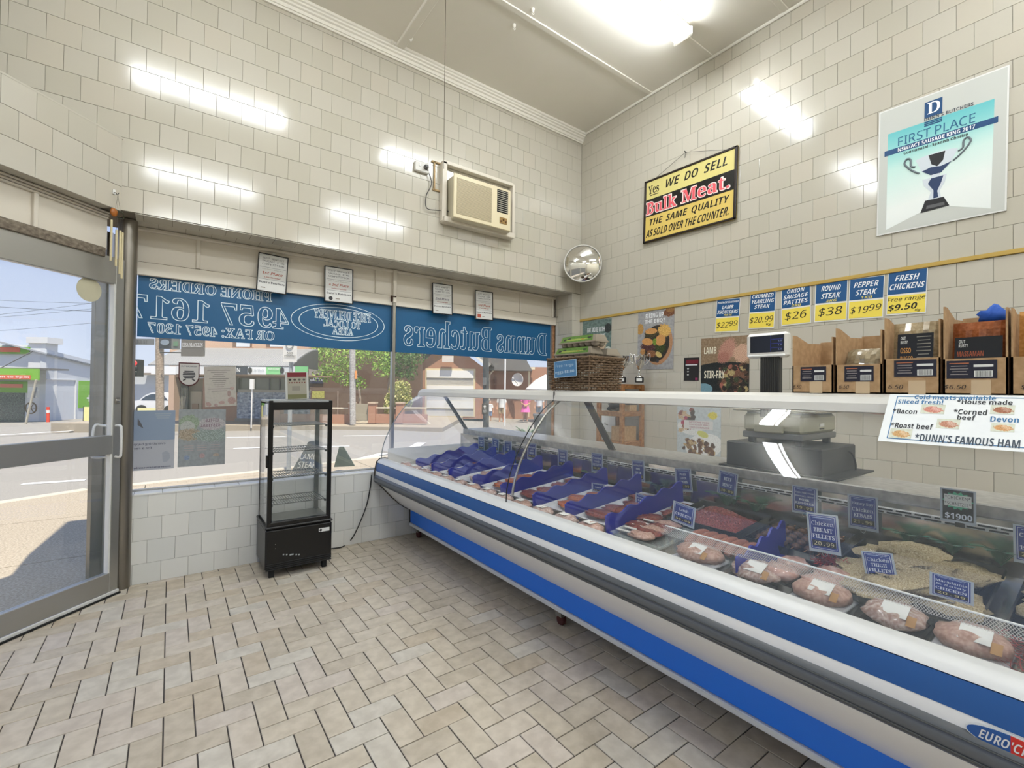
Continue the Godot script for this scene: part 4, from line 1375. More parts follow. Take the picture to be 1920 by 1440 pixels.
		if c[3][1] == "Free range":
			line(o, "Free range", 0.5, 0.66, 0.94, 0.12, 0.0028, black, "slant", 0.03)
			line(o, c[3][0], 0.42, 0.83, 0.72, 0.15, 0.0028, black, "bold slant", 0.05)
			line(o, "Kg", 0.80, 0.925, 0.13, 0.06, 0.0028, black, "bold slant")
		elif c[3][1] != "":
			line(o, c[3][0], 0.33, 0.78, 0.50, 0.19, 0.0028, black, "slant", 0.03)
			line(o, c[3][1], 0.77, 0.74, 0.33, 0.15, 0.0028, black, "slant", 0.03)
		else:
			line(o, c[3][0], 0.5, 0.75, 0.88 if c[3][0].length() > 4 else 0.72, 0.18 if c[3][0].length() > 4 else 0.22, 0.0028, black, "slant", 0.05)
		if c[4].begins_with("crumbed"):
			line(o, "Kg", 0.78, 0.90, 0.17, 0.07, 0.0028, black, "bold slant")

	# posters with food pictures
	var bun := Color(0.80, 0.58, 0.34)
	var o := card("food_poster", "grey food poster of burgers and chips asking about the barbecue", "poster", [[1194.4, 583.1], [1264.4, 572.5], [1263, 691.9], [1197.5, 692.5]], "B",
		paint(120, 190, Color(0.62, 0.62, 0.63), [[0.06, 0.32, 0.10, 0.09, 0, Color(0.72, 0.55, 0.30)], [0.86, 0.10, 0.16, 0.06, 0, Color(0.45, 0.28, 0.18), 0.3], [0.90, 0.04, 0.13, 0.05, 0, bun.darkened(0.3)], [0.60, 0.60, 0.36, 0.33, 0.15, Color(0.70, 0.52, 0.38)], [0.52, 0.58, 0.36, 0.30, 0.15, Color(0.20, 0.18, 0.16)], [0.74, 0.38, 0.17, 0.10, 0.5, Color(0.86, 0.68, 0.36), 0.4], [0.37, 0.42, 0.18, 0.05, 0, Color(0.25, 0.22, 0.12), 0.4], [0.38, 0.37, 0.17, 0.05, 0, bun], [0.30, 0.62, 0.22, 0.07, 0.1, Color(0.30, 0.16, 0.16), 0.5], [0.28, 0.54, 0.16, 0.06, 0.2, bun], [0.64, 0.64, 0.15, 0.08, 0.7, Color(0.22, 0.26, 0.10), 0.5], [0.64, 0.53, 0.14, 0.09, 0.8, bun], [0.48, 0.55, 0.05, 0.06, 0, Color(0.45, 0.58, 0.18), 0.5], [0.15, 0.70, 0.08, 0.05, 0, bun.darkened(0.1), 0.3], [0.40, 0.74, 0.14, 0.06, 0.2, Color(0.55, 0.36, 0.22), 0.4], [0.60, 0.76, 0.10, 0.04, 0.7, Color(0.82, 0.72, 0.45)]], 0.08, 3), 0.0012, "posters on the tiled side wall")
	line(o, "FIRING UP", 0.47, 0.115, 0.50, 0.075, 0.002, wm, "bold narrow")
	line(o, "THE BBQ?", 0.48, 0.215, 0.56, 0.075, 0.002, wm, "bold narrow")
	var rg := Shape.new(); rg.prism(oval(0.018, 0.018, 20), 0.0012, 0.0018); put("seal", rg, ink(0.24, 0.25, 0.28), o).position = Vector3(0.03, -0.365 * o.get_meta("h"), 0)
	o = card("food_poster", "teal food poster of wrapped lamb souvlaki half hidden by egg cartons", "poster", [[1092, 604.2], [1146.3, 595.4], [1146, 672], [1092, 672]], "B",
		paint(120, 140, Color(0.42, 0.50, 0.48), [[0.62, 0.62, 0.22, 0.24, 0.3, Color(0.80, 0.70, 0.58), 0.3], [0.70, 0.55, 0.16, 0.14, 0.2, Color(0.88, 0.82, 0.70), 0.3], [0.35, 0.66, 0.14, 0.08, 0, Color(0.38, 0.18, 0.12), 0.5], [0.88, 0.24, 0.12, 0.12, 0, Color(0.20, 0.22, 0.22), 0.3], [0.90, 0.80, 0.10, 0.10, 0, Color(0.82, 0.84, 0.80)]], 0.12, 4), 0.0012, "posters on the tiled side wall")
	line(o, "EAT MORE WITH", 0.48, 0.25, 0.60, 0.12, 0.002, wm, "bold narrow")
	line(o, "LAMB SOUVLAKI", 0.50, 0.43, 0.60, 0.12, 0.002, wm, "bold narrow")
	var veg := [Color(0.30, 0.20, 0.15), Color(0.45, 0.30, 0.22), Color(0.20, 0.24, 0.14), Color(0.62, 0.36, 0.30), Color(0.16, 0.12, 0.10), Color(0.70, 0.62, 0.42)]
	o = card("food_poster", "lamb stir-fry poster with a brown top half and a dark wok below", "poster", [[1314.9, 634.4], [1405, 629], [1405, 738], [1314.2, 738]], "B",
		paint(180, 220, Color(0.55, 0.46, 0.36), [[0.5, 0.72, 0.9, 0.28, 0, Color(0.10, 0.12, 0.12)], [0.06, 0.92, 0.2, 0.10, 0, Color(0.45, 0.60, 0.66)], [0.55, 0.24, 0.16, 0.22, 0.4, Color(0.72, 0.52, 0.45), 0.4], [0.85, 0.30, 0.17, 0.16, 0, Color(0.80, 0.64, 0.54), 0.4], [0.48, 0.36, 0.12, 0.10, 0.5, Color(0.66, 0.44, 0.38), 0.4]] + many(70, Rect2(0.42, 0.50, 0.58, 0.46), Vector2(0.055, 0.045), veg, 8), 0.10, 5), 0.0012, "posters on the tiled side wall")
	line(o, "LAMB", 0.20, 0.225, 0.27, 0.12, 0.002, ink(0.90, 0.88, 0.80), "bold narrow")
	line(o, "STIR-FRY", 0.295, 0.66, 0.44, 0.135, 0.002, ink(0.90, 0.88, 0.80), "bold narrow")
	o = card("licence_notice", "small black notice with red heading and white symbols on the tiles", "notice", [[1282.5, 671], [1311, 669.8], [1310.3, 714.2], [1282.5, 713.6]], "B", ink(0.13, 0.12, 0.13), 0.0012)
	patch(o, "red_heading", 0.55, 0.18, 0.8, 0.16, 0.0016, ink(0.42, 0.08, 0.15))
	patch(o, "white_rule", 0.5, 0.32, 0.78, 0.04, 0.0016, wm)
	for k in 3:
		var sy := Shape.new(); sy.prism(oval(0.010, 0.006, 14), 0.0012, 0.0018); put("symbol", sy, ink(0.72, 0.72, 0.72), o).position = Vector3(-0.22 * o.get_meta("w"), (0.02 - 0.13 * k) * o.get_meta("h"), 0)
	patch(o, "small_logo", 0.85, 0.92, 0.16, 0.1, 0.0016, ink(0.55, 0.14, 0.35))
	o = card("food_poster", "pale poster of plated barbecued pork with a framed pink caption", "poster", [[1270.5, 760], [1353.6, 767], [1350, 863], [1269, 856]], "B",
		paint(150, 170, Color(0.74, 0.77, 0.78), [[0.30, 0.42, 0.30, 0.13, 0.2, Color(0.88, 0.88, 0.87)], [0.62, 0.75, 0.42, 0.24, -0.3, Color(0.90, 0.90, 0.89)], [0.82, 0.15, 0.10, 0.07, 0, Color(0.84, 0.78, 0.25), 0.3], [0.60, 0.52, 0.13, 0.06, 0.3, Color(0.80, 0.80, 0.45)]] + many(22, Rect2(0.02, 0.05, 0.38, 0.42), Vector2(0.05, 0.05), [Color(0.50, 0.26, 0.24), Color(0.26, 0.20, 0.18), Color(0.66, 0.22, 0.34), Color(0.78, 0.66, 0.52)], 5) + many(50, Rect2(0.16, 0.64, 0.68, 0.28), Vector2(0.05, 0.04), [Color(0.56, 0.44, 0.30), Color(0.42, 0.28, 0.20), Color(0.74, 0.62, 0.44), Color(0.34, 0.26, 0.22)], 6), 0.06, 6), 0.0012, "posters on the tiled side wall")
	patch(o, "caption_field", 0.50, 0.35, 0.66, 0.17, 0.0016, ink(0.83, 0.82, 0.81))
	for k in 3:
		line(o, ["GET SOME PORK", "ON YOUR BBQ", "THIS SUMMER"][k], 0.52, 0.30 + 0.05 * k, 0.46, 0.032, 0.0022, ink(0.62, 0.22, 0.34), "regular")

	# framed certificates hung over the window
	var certs := [
		[[[483.75, 472.5], [540, 483.75], [537.5, 553.75], [480.5, 544.5]], "1st Place", "Continental", "first place sausage certificate, largest red script, hung over the reversed phone heading"],
		[[[608.75, 498], [662.5, 506], [661, 571], [607, 565]], "= 2nd Place", "Traditional Australian", "second place sausage certificate with a round seal, hung over the reversed oval"],
		[[[810.5, 530], [848, 535], [847.5, 591], [810, 587.5]], "2nd Place", "Gourmet", "pale second place certificate hung right of the steel mullion"],
		[[[890.75, 544.5], [924.25, 548], [923.25, 601.75], [890.5, 598]], "3rd Place", "Poultry", "certificate with a small red stamp hung over the reversed shop name"]]
	for i in certs.size():
		var c: Array = certs[i]
		o = card("framed_certificate", "thin black framed " + c[3], "certificate", c[0], "Z", mat(0.84, 0.84, 0.83, 0.35), 0.004, "framed certificates over the shop window", -4.018)
		W = o.get_meta("w")
		H = o.get_meta("h")
		for e in [[0, 0.488, 1.0, 0.024], [0, -0.488, 1.0, 0.024], [-0.483, 0, 0.034, 1.0], [0.483, 0, 0.034, 1.0]]:
			box_part("frame", o, Vector3(e[0] * W, e[1] * H, 0.004), Vector3(e[2] * W, e[3] * H, 0.014), M.black, 0.002)
		for k in 3:
			line(o, ["2017 NSW/ACT", "SAUSAGE KING", "COMPETITION"][k], 0.5, 0.115 + 0.078 * k, 0.72, 0.046, 0.0045, ink(0.10, 0.10, 0.14), "mono bold")
		for yy in [0.355, 0.665]:
			patch(o, "rule", 0.5, yy, 0.86, 0.008, 0.0042, ink(0.45, 0.45, 0.48))
		line(o, "has been awarded", 0.5, 0.40, 0.70, 0.026, 0.0045, ink(0.55, 0.52, 0.45), "regular")
		line(o, c[1], 0.5, 0.50, 0.68, 0.075, 0.0045, ink(0.66, 0.30, 0.22) if i != 2 else ink(0.40, 0.38, 0.45), "bold slant")
		line(o, c[2], 0.5, 0.605, 0.52, 0.04, 0.0045, ink(0.62, 0.24, 0.22), "bold slant")
		line(o, "Dunn's Butchers", 0.5, 0.745, 0.84, 0.055, 0.0045, ink(0.10, 0.10, 0.14), "bold")
		if i == 1:
			var sl := Shape.new(); sl.prism(oval(0.016, 0.016, 16), 0.004, 0.0048); put("seal", sl, ink(0.16, 0.16, 0.18), o).position = Vector3(-0.28 * W, -0.39 * H, 0)
		elif i == 3:
			patch(o, "red_stamp", 0.22, 0.87, 0.2, 0.12, 0.0044, ink(0.72, 0.36, 0.28))
		patch(o, "signature", 0.22 if i != 3 and i != 1 else 0.46, 0.89, 0.14, 0.02, 0.0044, ink(0.5, 0.45, 0.40))
		box_part("hanger", o, Vector3(0, H * 0.5 + 0.008, -0.006), Vector3(0.022, 0.022, 0.012), M.off_white, 0.003)

	# papers on the inside of the shop window
	var g := -4.079
	o = card("window_poster", "half blue half white bird poster taped to the window by the steel column", "poster", [[249, 770], [328, 769], [327, 878], [249, 883]], "Z", ink(0.66, 0.67, 0.70), 0.0012, "papers taped inside the shop window", g)
	patch(o, "blue_half", 0.5, 0.25, 1.0, 0.5, 0.0013, ink(0.52, 0.58, 0.66))
	flat_shape(o, "printed_bird", [[0.10, 0.13], [0.17, 0.20], [0.24, 0.30], [0.16, 0.27], [0.10, 0.24]], 0.0018, ink(0.36, 0.36, 0.38))
	line(o, "everything happ", 0.40, 0.565, 0.75, 0.05, 0.0018, ink(0.30, 0.31, 0.38), "regular", 0, true)
	line(o, "for a rec", 0.24, 0.63, 0.42, 0.04, 0.0018, ink(0.30, 0.31, 0.38), "regular", 0, true)
	line(o, "museumnewcastle", 0.48, 0.955, 0.88, 0.03, 0.0018, ink(0.30, 0.30, 0.40), "bold", 0, true)
	for k in 3:
		patch(o, "small_print", 0.7, 0.06 + 0.035 * k, 0.4 - 0.05 * k, 0.012, 0.0018, ink(0.60, 0.64, 0.68))
	flat_shape(o, "printed_badge", [[0.70, 0.72], [0.80, 0.69], [0.88, 0.73], [0.90, 0.82], [0.82, 0.88], [0.72, 0.88]], 0.0018, ink(0.60, 0.62, 0.66))
	o = card("window_poster", "grey-green festival poster with faded pictures taped to the window, print reversed", "poster", [[335, 768], [423, 767], [422, 870], [333, 876]], "Z",
		paint(110, 128, Color(0.56, 0.58, 0.59), [[0.22, 0.24, 0.22, 0.14, 0, Color(0.54, 0.60, 0.52), 0.3], [0.18, 0.30, 0.15, 0.10, 0, Color(0.66, 0.67, 0.66)], [0.22, 0.44, 0.24, 0.10, 0, Color(0.62, 0.57, 0.50), 0.4], [0.70, 0.46, 0.40, 0.12, 0, Color(0.55, 0.60, 0.58), 0.5], [0.70, 0.26, 0.30, 0.11, 0, Color(0.66, 0.64, 0.65), 0.2], [0.18, 0.84, 0.06, 0.04, 0, Color(0.50, 0.56, 0.66)], [0.50, 0.82, 0.06, 0.04, 0, Color(0.66, 0.56, 0.56)], [0.80, 0.82, 0.07, 0.03, 0, Color(0.66, 0.60, 0.55)]], 0.05, 9), 0.0012, "papers taped inside the shop window", g)
	line(o, "LITTLE", 0.70, 0.195, 0.28, 0.06, 0.002, ink(0.50, 0.42, 0.46), "bold", 0, true)
	line(o, "FESTIVAL", 0.66, 0.29, 0.42, 0.055, 0.002, ink(0.50, 0.42, 0.46), "bold", 0, true)
	for k in 9:
		patch(o, "small_print", 0.22 + 0.28 * (k % 3), 0.64 + 0.04 * (k / 3), 0.2, 0.014, 0.0018, ink(0.64, 0.60, 0.60))
	o = card("paper_notice", "white typed notice with faint pink leaves taped to the window above the festival poster", "notice", [[384, 688], [444, 687], [441, 761], [383, 763]], "Z",
		paint(90, 110, Color(0.68, 0.66, 0.63), [[0.10, 0.93, 0.09, 0.05, 0.4, Color(0.62, 0.52, 0.50)], [0.33, 0.96, 0.06, 0.04, 0, Color(0.62, 0.53, 0.52)], [0.52, 0.90, 0.10, 0.04, 0, Color(0.64, 0.54, 0.52)], [0.84, 0.86, 0.13, 0.09, 0.2, Color(0.62, 0.52, 0.50)], [0.76, 0.68, 0.06, 0.08, 0, Color(0.60, 0.52, 0.50)], [0.86, 0.55, 0.07, 0.04, 0, Color(0.66, 0.57, 0.54)]], 0.03, 10), 0.001, "papers taped inside the shop window", g)
	for k in 11:
		patch(o, "typed_line", 0.46, 0.09 + 0.052 * k, [0.72, 0.5, 0.3, 0.4, 0.62, 0.44, 0.4, 0.36, 0.3, 0.7, 0.5][k], 0.013, 0.0014, ink(0.46, 0.44, 0.44))
	o = card("menu_sheet", "laminated ticket sheet with maroon heading and round pictures on the window behind the fridge", "notice", [[534, 698], [577, 697], [580, 748], [536, 749]], "Z", ink(0.75, 0.75, 0.73), 0.0015, "papers taped inside the shop window", g)
	patch(o, "inner_sheet", 0.5, 0.5, 0.82, 0.98, 0.0018, ink(0.62, 0.60, 0.54))
	patch(o, "maroon_heading", 0.5, 0.10, 0.82, 0.16, 0.0022, ink(0.45, 0.12, 0.16))
	for k in 4:
		var ds := Shape.new(); ds.prism(oval(0.0105, 0.0085, 14), 0.0018, 0.0026); put("round_picture", ds, ink([0.16, 0.28, 0.34, 0.36][k], [0.14, 0.24, 0.34, 0.34][k], [0.13, 0.22, 0.32, 0.33][k]), o).position = Vector3((-0.30 + 0.2 * k) * o.get_meta("w"), 0.22 * o.get_meta("h"), 0)
	for k in 7:
		var ds := Shape.new(); ds.prism(oval(0.0055, 0.0055, 10), 0.0018, 0.0026); put("small_dot", ds, ink(0.44, 0.18, 0.16), o).position = Vector3((-0.33 + 0.11 * k) * o.get_meta("w"), 0.11 * o.get_meta("h"), 0)
	patch(o, "sketch", 0.45, 0.60, 0.34, 0.16, 0.0022, ink(0.54, 0.52, 0.48))
	patch(o, "olive_foot", 0.5, 0.90, 0.82, 0.16, 0.0022, ink(0.46, 0.46, 0.32))
	var c0 := on_z(354.5, 702, g)
	o = thing("shield_sticker", "shield shaped emblem sticker with dark red rim on the window", "sticker", c0)
	var k := on_z(374, 702, g).x - c0.x
	var hh := c0.y - on_z(354.5, 724, g).y
	for ly in [[1.0, mat(0.28, 0.08, 0.12, 0.5), "rim", 0.0], [0.90, ink(0.72, 0.71, 0.70), "face", 0.0008]]:
		var pl := PackedVector2Array([Vector2(-k, hh) * ly[0], Vector2(-k, -hh * 0.15) * ly[0]])
		for i in 9:
			var a := PI + PI * (i + 0.5) / 9.0
			pl.append(Vector2(cos(a) * k, -hh * 0.2 + sin(a) * hh * 0.8) * ly[0])
		pl.append_array(PackedVector2Array([Vector2(k, -hh * 0.15) * ly[0], Vector2(k, hh) * ly[0]]))
		s = Shape.new(); s.prism(pl, ly[3], ly[3] + 0.0008); put(ly[2], s, ly[1], o)
	for i in 5:
		var wd := sqrt(maxf(0.0, 1.0 - pow((i - 2) / 3.0, 2))) * k * 0.6
		box_part("emblem_bar", o, Vector3(0, hh * (0.26 - 0.14 * i), 0.002), Vector3(wd * 2, hh * 0.075, 0.0006), ink(0.10, 0.11, 0.16))
	for e in [-1, 1]:
		box_part("emblem_foot", o, Vector3(e * k * 0.42, -hh * 0.46, 0.002), Vector3(k * 0.34, hh * 0.09, 0.0006), ink(0.10, 0.10, 0.12), 0.0, Basis(Vector3(0, 0, 1), -e * 0.6))
	letters(o, "NEWCASTLE", Vector3(0, hh * 0.68, 0.002), k * 1.5, hh * 0.12, ink(0.38, 0.38, 0.42), "bold", true)

	# air conditioner through the wall
	var ac := thing("air_conditioner", "yellowed white window air conditioner set in a timber surround high on the tiles", "air conditioner", Vector3(2.30, 2.84, -3.77))
	var aged := mat(0.84, 0.79, 0.66, 0.4)
	var x0 := 1.985 - 2.30
	var x1 := 2.605 - 2.30
	for e in [[x0 - 0.03, 0.26, 0.045, 0.54], [0.425, 0.27, 0.03, 0.52]]:
		box_part("surround", ac, Vector3(e[0], e[1], 0.030), Vector3(e[2], e[3], 0.06), M.fascia, 0.003)
	box_part("surround", ac, Vector3(0.03, 0.005, 0.045), Vector3(0.78, 0.05, 0.09), M.fascia, 0.004)
	box_part("surround", ac, Vector3(0.03, 0.525, 0.030), Vector3(0.78, 0.03, 0.06), M.fascia, 0.003)
	box_part("casing", ac, Vector3((x0 + x1) / 2 + 0.02, 0.20, 0.080), Vector3(x1 - x0, 0.395, 0.155), mat(0.80, 0.77, 0.68, 0.45), 0.008)
	box_part("front_panel", ac, Vector3((x0 + x1) / 2, 0.20, 0.164), Vector3(x1 - x0, 0.395, 0.018), aged, 0.006)
	s = Shape.new()
	for i in 30:
		s.box(Vector3(x0 + 0.215, 0.045 + 0.0107 * i, 0.175), Vector3(0.37, 0.0042, 0.008))
	put("intake_grille", s, mat(0.76, 0.72, 0.61, 0.45), ac)
	box_part("grille_recess", ac, Vector3(x0 + 0.215, 0.20, 0.1735), Vector3(0.37, 0.325, 0.002), aged)
	box_part("outlet_recess", ac, Vector3(x1 - 0.095, 0.265, 0.1735), Vector3(0.125, 0.215, 0.002), M.soft_black)
	for i in 11:
		box_part("louvre", ac, Vector3(x1 - 0.095, 0.172 + 0.0187 * i, 0.177), Vector3(0.122, 0.006, 0.010), mat(0.72, 0.70, 0.65, 0.4), 0.0, Basis(Vector3(1, 0, 0), 0.5))
	box_part("control_panel", ac, Vector3(x1 - 0.085, 0.085, 0.175), Vector3(0.085, 0.060, 0.004), mat(0.56, 0.44, 0.24, 0.4), 0.001)
	for i in 3:
		s = Shape.new(); s.lathe([Vector2(0.009, 0), Vector2(0.008, 0.008), Vector2(0.001, 0.009)], 10, Vector3(x1 - 0.112 + 0.027 * i, 0.085 + (0.010 if i == 1 else -0.008), 0.177), Basis(Vector3(1, 0, 0), PI / 2)); put("knob", s, mat(0.40, 0.28, 0.14, 0.4), ac)
	var oc := (on_z(775, 303, -3.77) + on_z(803, 328, -3.77)) / 2
	o = thing("power_outlet", "cream power outlet block with a grey plug left of the air conditioner", "power outlet", oc)
	box_part("block", o, Vector3(0, 0, 0.016), Vector3(0.135, 0.085, 0.032), M.off_white, 0.006)
	s = Shape.new(); s.lathe([Vector2(0.020, 0), Vector2(0.020, 0.020), Vector2(0.013, 0.035), Vector2(0.001, 0.036)], 14, Vector3(0.030, 0.004, 0.032), Basis(Vector3(1, 0, 0), PI / 2)); put("plug", s, mat(0.34, 0.34, 0.34, 0.5), o)
	box_part("switch", o, Vector3(-0.025, 0.012, 0.034), Vector3(0.016, 0.026, 0.006), M.white, 0.002)
	o = thing("appliance_cord", "grey cord looping from the wall outlet to the air conditioner", "cord", oc)
	var pts := []
	for p in [[796, 313], [803, 322], [809, 345], [799, 368], [800, 390], [818, 394], [836, 395], [846, 399]]:
		pts.append(on_z(p[0], p[1], -3.70 if p[1] < 320 or p[0] > 836 else -3.745) - oc)
	rod("flex", o, bent(pts, 5), 0.0045, mat(0.30, 0.29, 0.28, 0.5), 7)
	o = thing("wall_bracket", "rusty flat bracket between the outlet and the air conditioner", "bracket", on_z(814, 330, -3.768))
	var rust := speckled(mat(1, 1, 1, 0.8), 0.05, Color(0.55, 0.40, 0.22), Color(0.80, 0.74, 0.60), 20.0, 0.0, 44)
	box_part("upright", o, Vector3(0, 0, 0.006), Vector3(0.016, 0.26, 0.010), rust, 0.002)
	box_part("top_arm", o, Vector3(0.035, 0.125, 0.006), Vector3(0.13, 0.016, 0.010), rust, 0.002)
	box_part("lower_arm", o, Vector3(0.02, -0.125, 0.006), Vector3(0.07, 0.016, 0.010), rust, 0.002)
	var top := on_y(836, -40, 4.22)
	o = thing("hanging_cable", "thin cable dropping from the ceiling to the air conditioner surround", "cable", top)
	rod("wire", o, [Vector3.ZERO, on_z(832, 318, -3.715) - top], 0.0022, mat(0.38, 0.34, 0.28, 0.6), 5)

	# convex mirror across the corner
	var mc := at_depth(1092.5, 494, 4.93)
	o = thing("convex_mirror", "round convex security mirror across the tiled corner", "mirror", mc, -PI / 4)
	s = Shape.new()
	var pf := []
	for i in 11:
		var a := float(i) / 10.0
		pf.append(Vector2(0.190 * (1.0 - a) + 0.0005, 0.045 * (1.0 - pow(1.0 - a, 2))))
	s.lathe(pf, 48, Vector3.ZERO, Basis(Vector3(1, 0, 0), PI / 2)); put("mirror_dome", s, M.mirror, o)
	s = Shape.new(); s.lathe([Vector2(0.185, -0.012), Vector2(0.200, -0.010), Vector2(0.202, 0.004), Vector2(0.196, 0.010), Vector2(0.189, 0.006)], 48, Vector3.ZERO, Basis(Vector3(1, 0, 0), PI / 2)); put("rim", s, M.off_white, o)
	s = Shape.new(); s.lathe([Vector2(0.001, -0.014), Vector2(0.19, -0.012)], 32, Vector3.ZERO, Basis(Vector3(1, 0, 0), PI / 2)); put("back_plate", s, M.off_white, o)
	rod("bracket", o, [Vector3(0, 0, -0.012), Vector3(0, 0, -0.22)], 0.014, M.steel, 8)

func flat_shape(o: Node3D, called: String, pts: Array, z: float, m: Material):
	var W: float = o.get_meta("w")
	var H: float = o.get_meta("h")
	var pl := PackedVector2Array()
	for q in pts: pl.append(Vector2((q[0] - 0.5) * W, (0.5 - q[1]) * H))
	var sh := Shape.new()
	sh.prism(pl, z - 0.0003, z)
	put(called, sh, m, o)


# ------------------------------------------------------------------ things standing on the counter's canopy
const TOP := 1.322
func build_counter_top_things():
	# wicker basket
	var x0 := 1.845
	var z1 := on_x(1105, 732, x0).z
	var z0 := on_x(1027, 730, x0).z
	var x1 := on_z(1168, 730, z1).x
	var bw := x1 - x0
	var bl := z1 - z0
	var bk := thing("wicker_basket", "brown woven wicker basket piled with egg cartons on the counter canopy", "basket", Vector3((x0 + x1) / 2, TOP, (z0 + z1) / 2))
	var rect := func(k: float, y: float, phase: int, amp: float) -> Array:
		var out := []
		var hx := bw / 2 * k
		var hz := bl / 2 * k
		var cn := [Vector3(-hx, y, hz), Vector3(hx, y, hz), Vector3(hx, y, -hz), Vector3(-hx, y, -hz)]
		for e in 4:
			var a: Vector3 = cn[e]
			var b: Vector3 = cn[(e + 1) % 4]
			var n := 12 if e % 2 == 0 else 14
			var outw := Vector3(b.z - a.z, 0, a.x - b.x).normalized() * -1.0
			for i in n:
				var f := float(i) / n
				out.append(a.lerp(b, f) + outw * (amp * (1 if (i + phase) % 2 == 0 else -1) if i > 0 else 0.0) + Vector3(0, rng.randf_range(-0.002, 0.002), 0))
		out.append(out[0])
		return out
	for r in 13:
		var y := 0.009 + r * 0.0140
		rod("strand", bk, rect.call(0.93 + 0.07 * r / 12.0, y, r, 0.0075), 0.0056, M.wicker, 6)
	for e in 44:
		var f := float(e) / 44.0
		var lo: Array = rect.call(0.93, 0.0, 0, 0.0)
		var i := int(f * (lo.size() - 1))
		var p: Vector3 = lo[i]
		rod("stake", bk, [p, Vector3(p.x * 1.075, 0.183, p.z * 1.075)], 0.0032, M.wicker, 5)
	rod("rim", bk, rect.call(1.02, 0.186, 0, 0.003), 0.0075, M.wicker, 6)
	box_part("bottom", bk, Vector3(0, 0.006, 0), Vector3(bw * 0.9, 0.010, bl * 0.9), M.wicker)
	rod("handle_loop", bk, bent([Vector3(bw / 2 * 0.98, 0.15, bl / 2 * 0.5), Vector3(bw / 2 + 0.02, 0.172, bl / 2 * 0.2), Vector3(bw / 2 + 0.02, 0.172, -bl / 2 * 0.2), Vector3(bw / 2 * 0.98, 0.15, -bl / 2 * 0.5)], 4), 0.005, M.wicker, 6)
	var es := card("egg_sign", "small light blue egg price sign tied to the wicker basket", "sign", [[1039, 678.5], [1081, 673], [1082, 705], [1040, 709]], "X", mat(0.30, 0.50, 0.68, 0.5), 0.002, "", x0 - 0.016)
	var rim := ink(0.72, 0.80, 0.86)
	for e in [[0.5, 0.015, 1.0, 0.03], [0.5, 0.985, 1.0, 0.03], [0.012, 0.5, 0.024, 1.0], [0.988, 0.5, 0.024, 1.0]]:
		patch(es, "border", e[0], e[1], e[2], e[3], 0.0022, rim)
	line(es, "Free range", 0.48, 0.32, 0.80, 0.22, 0.0028, rim, "regular")
	line(es, "eggs $8.00", 0.48, 0.70, 0.84, 0.24, 0.0028, rim, "bold")
	# egg cartons
	var pulp := mat(0.56, 0.52, 0.46, 0.9)
	var tops := [[1.935, 1.508, (z0 + z1) / 2 - 0.01, 0.05, "lower green egg carton lying in the wicker basket"], [1.945, 1.575, (z0 + z1) / 2 + 0.02, 0.02, "upper green egg carton on top of the basket pile"], [2.05, 1.500, (z0 + z1) / 2 + 0.03, -0.1, "plain grey end of an egg carton behind the green ones"]]
	for t in tops:
		var c := thing("egg_carton", t[4], "egg carton", Vector3(t[0], t[1] - 0.002, t[2]), t[3], "egg cartons in the basket")
		var s := Shape.new()
		for i in 6:
			for j in 2:
				s.blob(Vector3(-0.024 + 0.048 * j, 0.020, -0.120 + 0.048 * i), Vector3(0.025, 0.022, 0.025), 0.0, 1, 6, 10)
		put("egg_cups", s, pulp, c)
		s = Shape.new(); s.box(Vector3(0, 0.028, 0), Vector3(0.108, 0.008, 0.300)); put("flange", s, pulp, c)
		s = Shape.new()
		var lo := [Vector3(-0.052, 0.030, -0.148), Vector3(0.052, 0.030, -0.148), Vector3(0.052, 0.030, 0.148), Vector3(-0.052, 0.030, 0.148)]
		var hi := [Vector3(-0.036, 0.066, -0.136), Vector3(0.036, 0.066, -0.136), Vector3(0.036, 0.066, 0.136), Vector3(-0.036, 0.066, 0.136)]
		for k in 4:
			s.quad(lo[(k + 1) % 4], lo[k], hi[k], hi[(k + 1) % 4])
		s.quad(hi[3], hi[2], hi[1], hi[0])
		put("lid", s, pulp, c)
		if t[0] < 2.0:
			s = Shape.new()
			var q0 := Vector3(-0.0525, 0.031, -0.135)
			var q1 := Vector3(-0.0525, 0.031, 0.125)
			var q2 := Vector3(-0.0365, 0.0665, 0.115)
			var q3 := Vector3(-0.0365, 0.0665, -0.125)
			var o := Vector3(-0.0008, 0.0003, 0)
			s.quad(q0 + o, q1 + o, q2 + o, q3 + o)
			s.quad(q3 + o + Vector3(0, 0.0006, 0), q2 + o + Vector3(0, 0.0006, 0), Vector3(0.036, 0.0672, 0.115), Vector3(0.036, 0.0672, -0.125))
			put("label", s, paint(160, 64, Color(0.32, 0.48, 0.16), [[0.5, 0.62, 0.36, 0.14, 0, Color(0.60, 0.66, 0.28), 0.2], [0.12, 0.55, 0.05, 0.16, 0.3, Color(0.07, 0.07, 0.07), 0.4], [0.26, 0.40, 0.06, 0.12, 0, Color(0.08, 0.08, 0.08), 0.4], [0.90, 0.42, 0.06, 0.14, 0, Color(0.07, 0.08, 0.08), 0.4], [0.70, 0.62, 0.05, 0.08, 0, Color(0.60, 0.45, 0.10)]], 0.1, 12), c)
	# laminated sign hanging over the glass from the canopy lip
	var a := Vector3(1.802, 1.316, 0)
	var b := Vector3(1.690, 1.178, 0)
	var up := (a - b).normalized()
	var nrm := Vector3(-up.y, up.x, 0).normalized()
	var mid := (a + b) / 2
	var tl := on_plane(1672, 738, mid, nrm)
	var bl2 := on_plane(1647, 825, mid, nrm)
	var zl := (tl.z + bl2.z) / 2
	var len := 0.335
	var hh := (a - b).length()
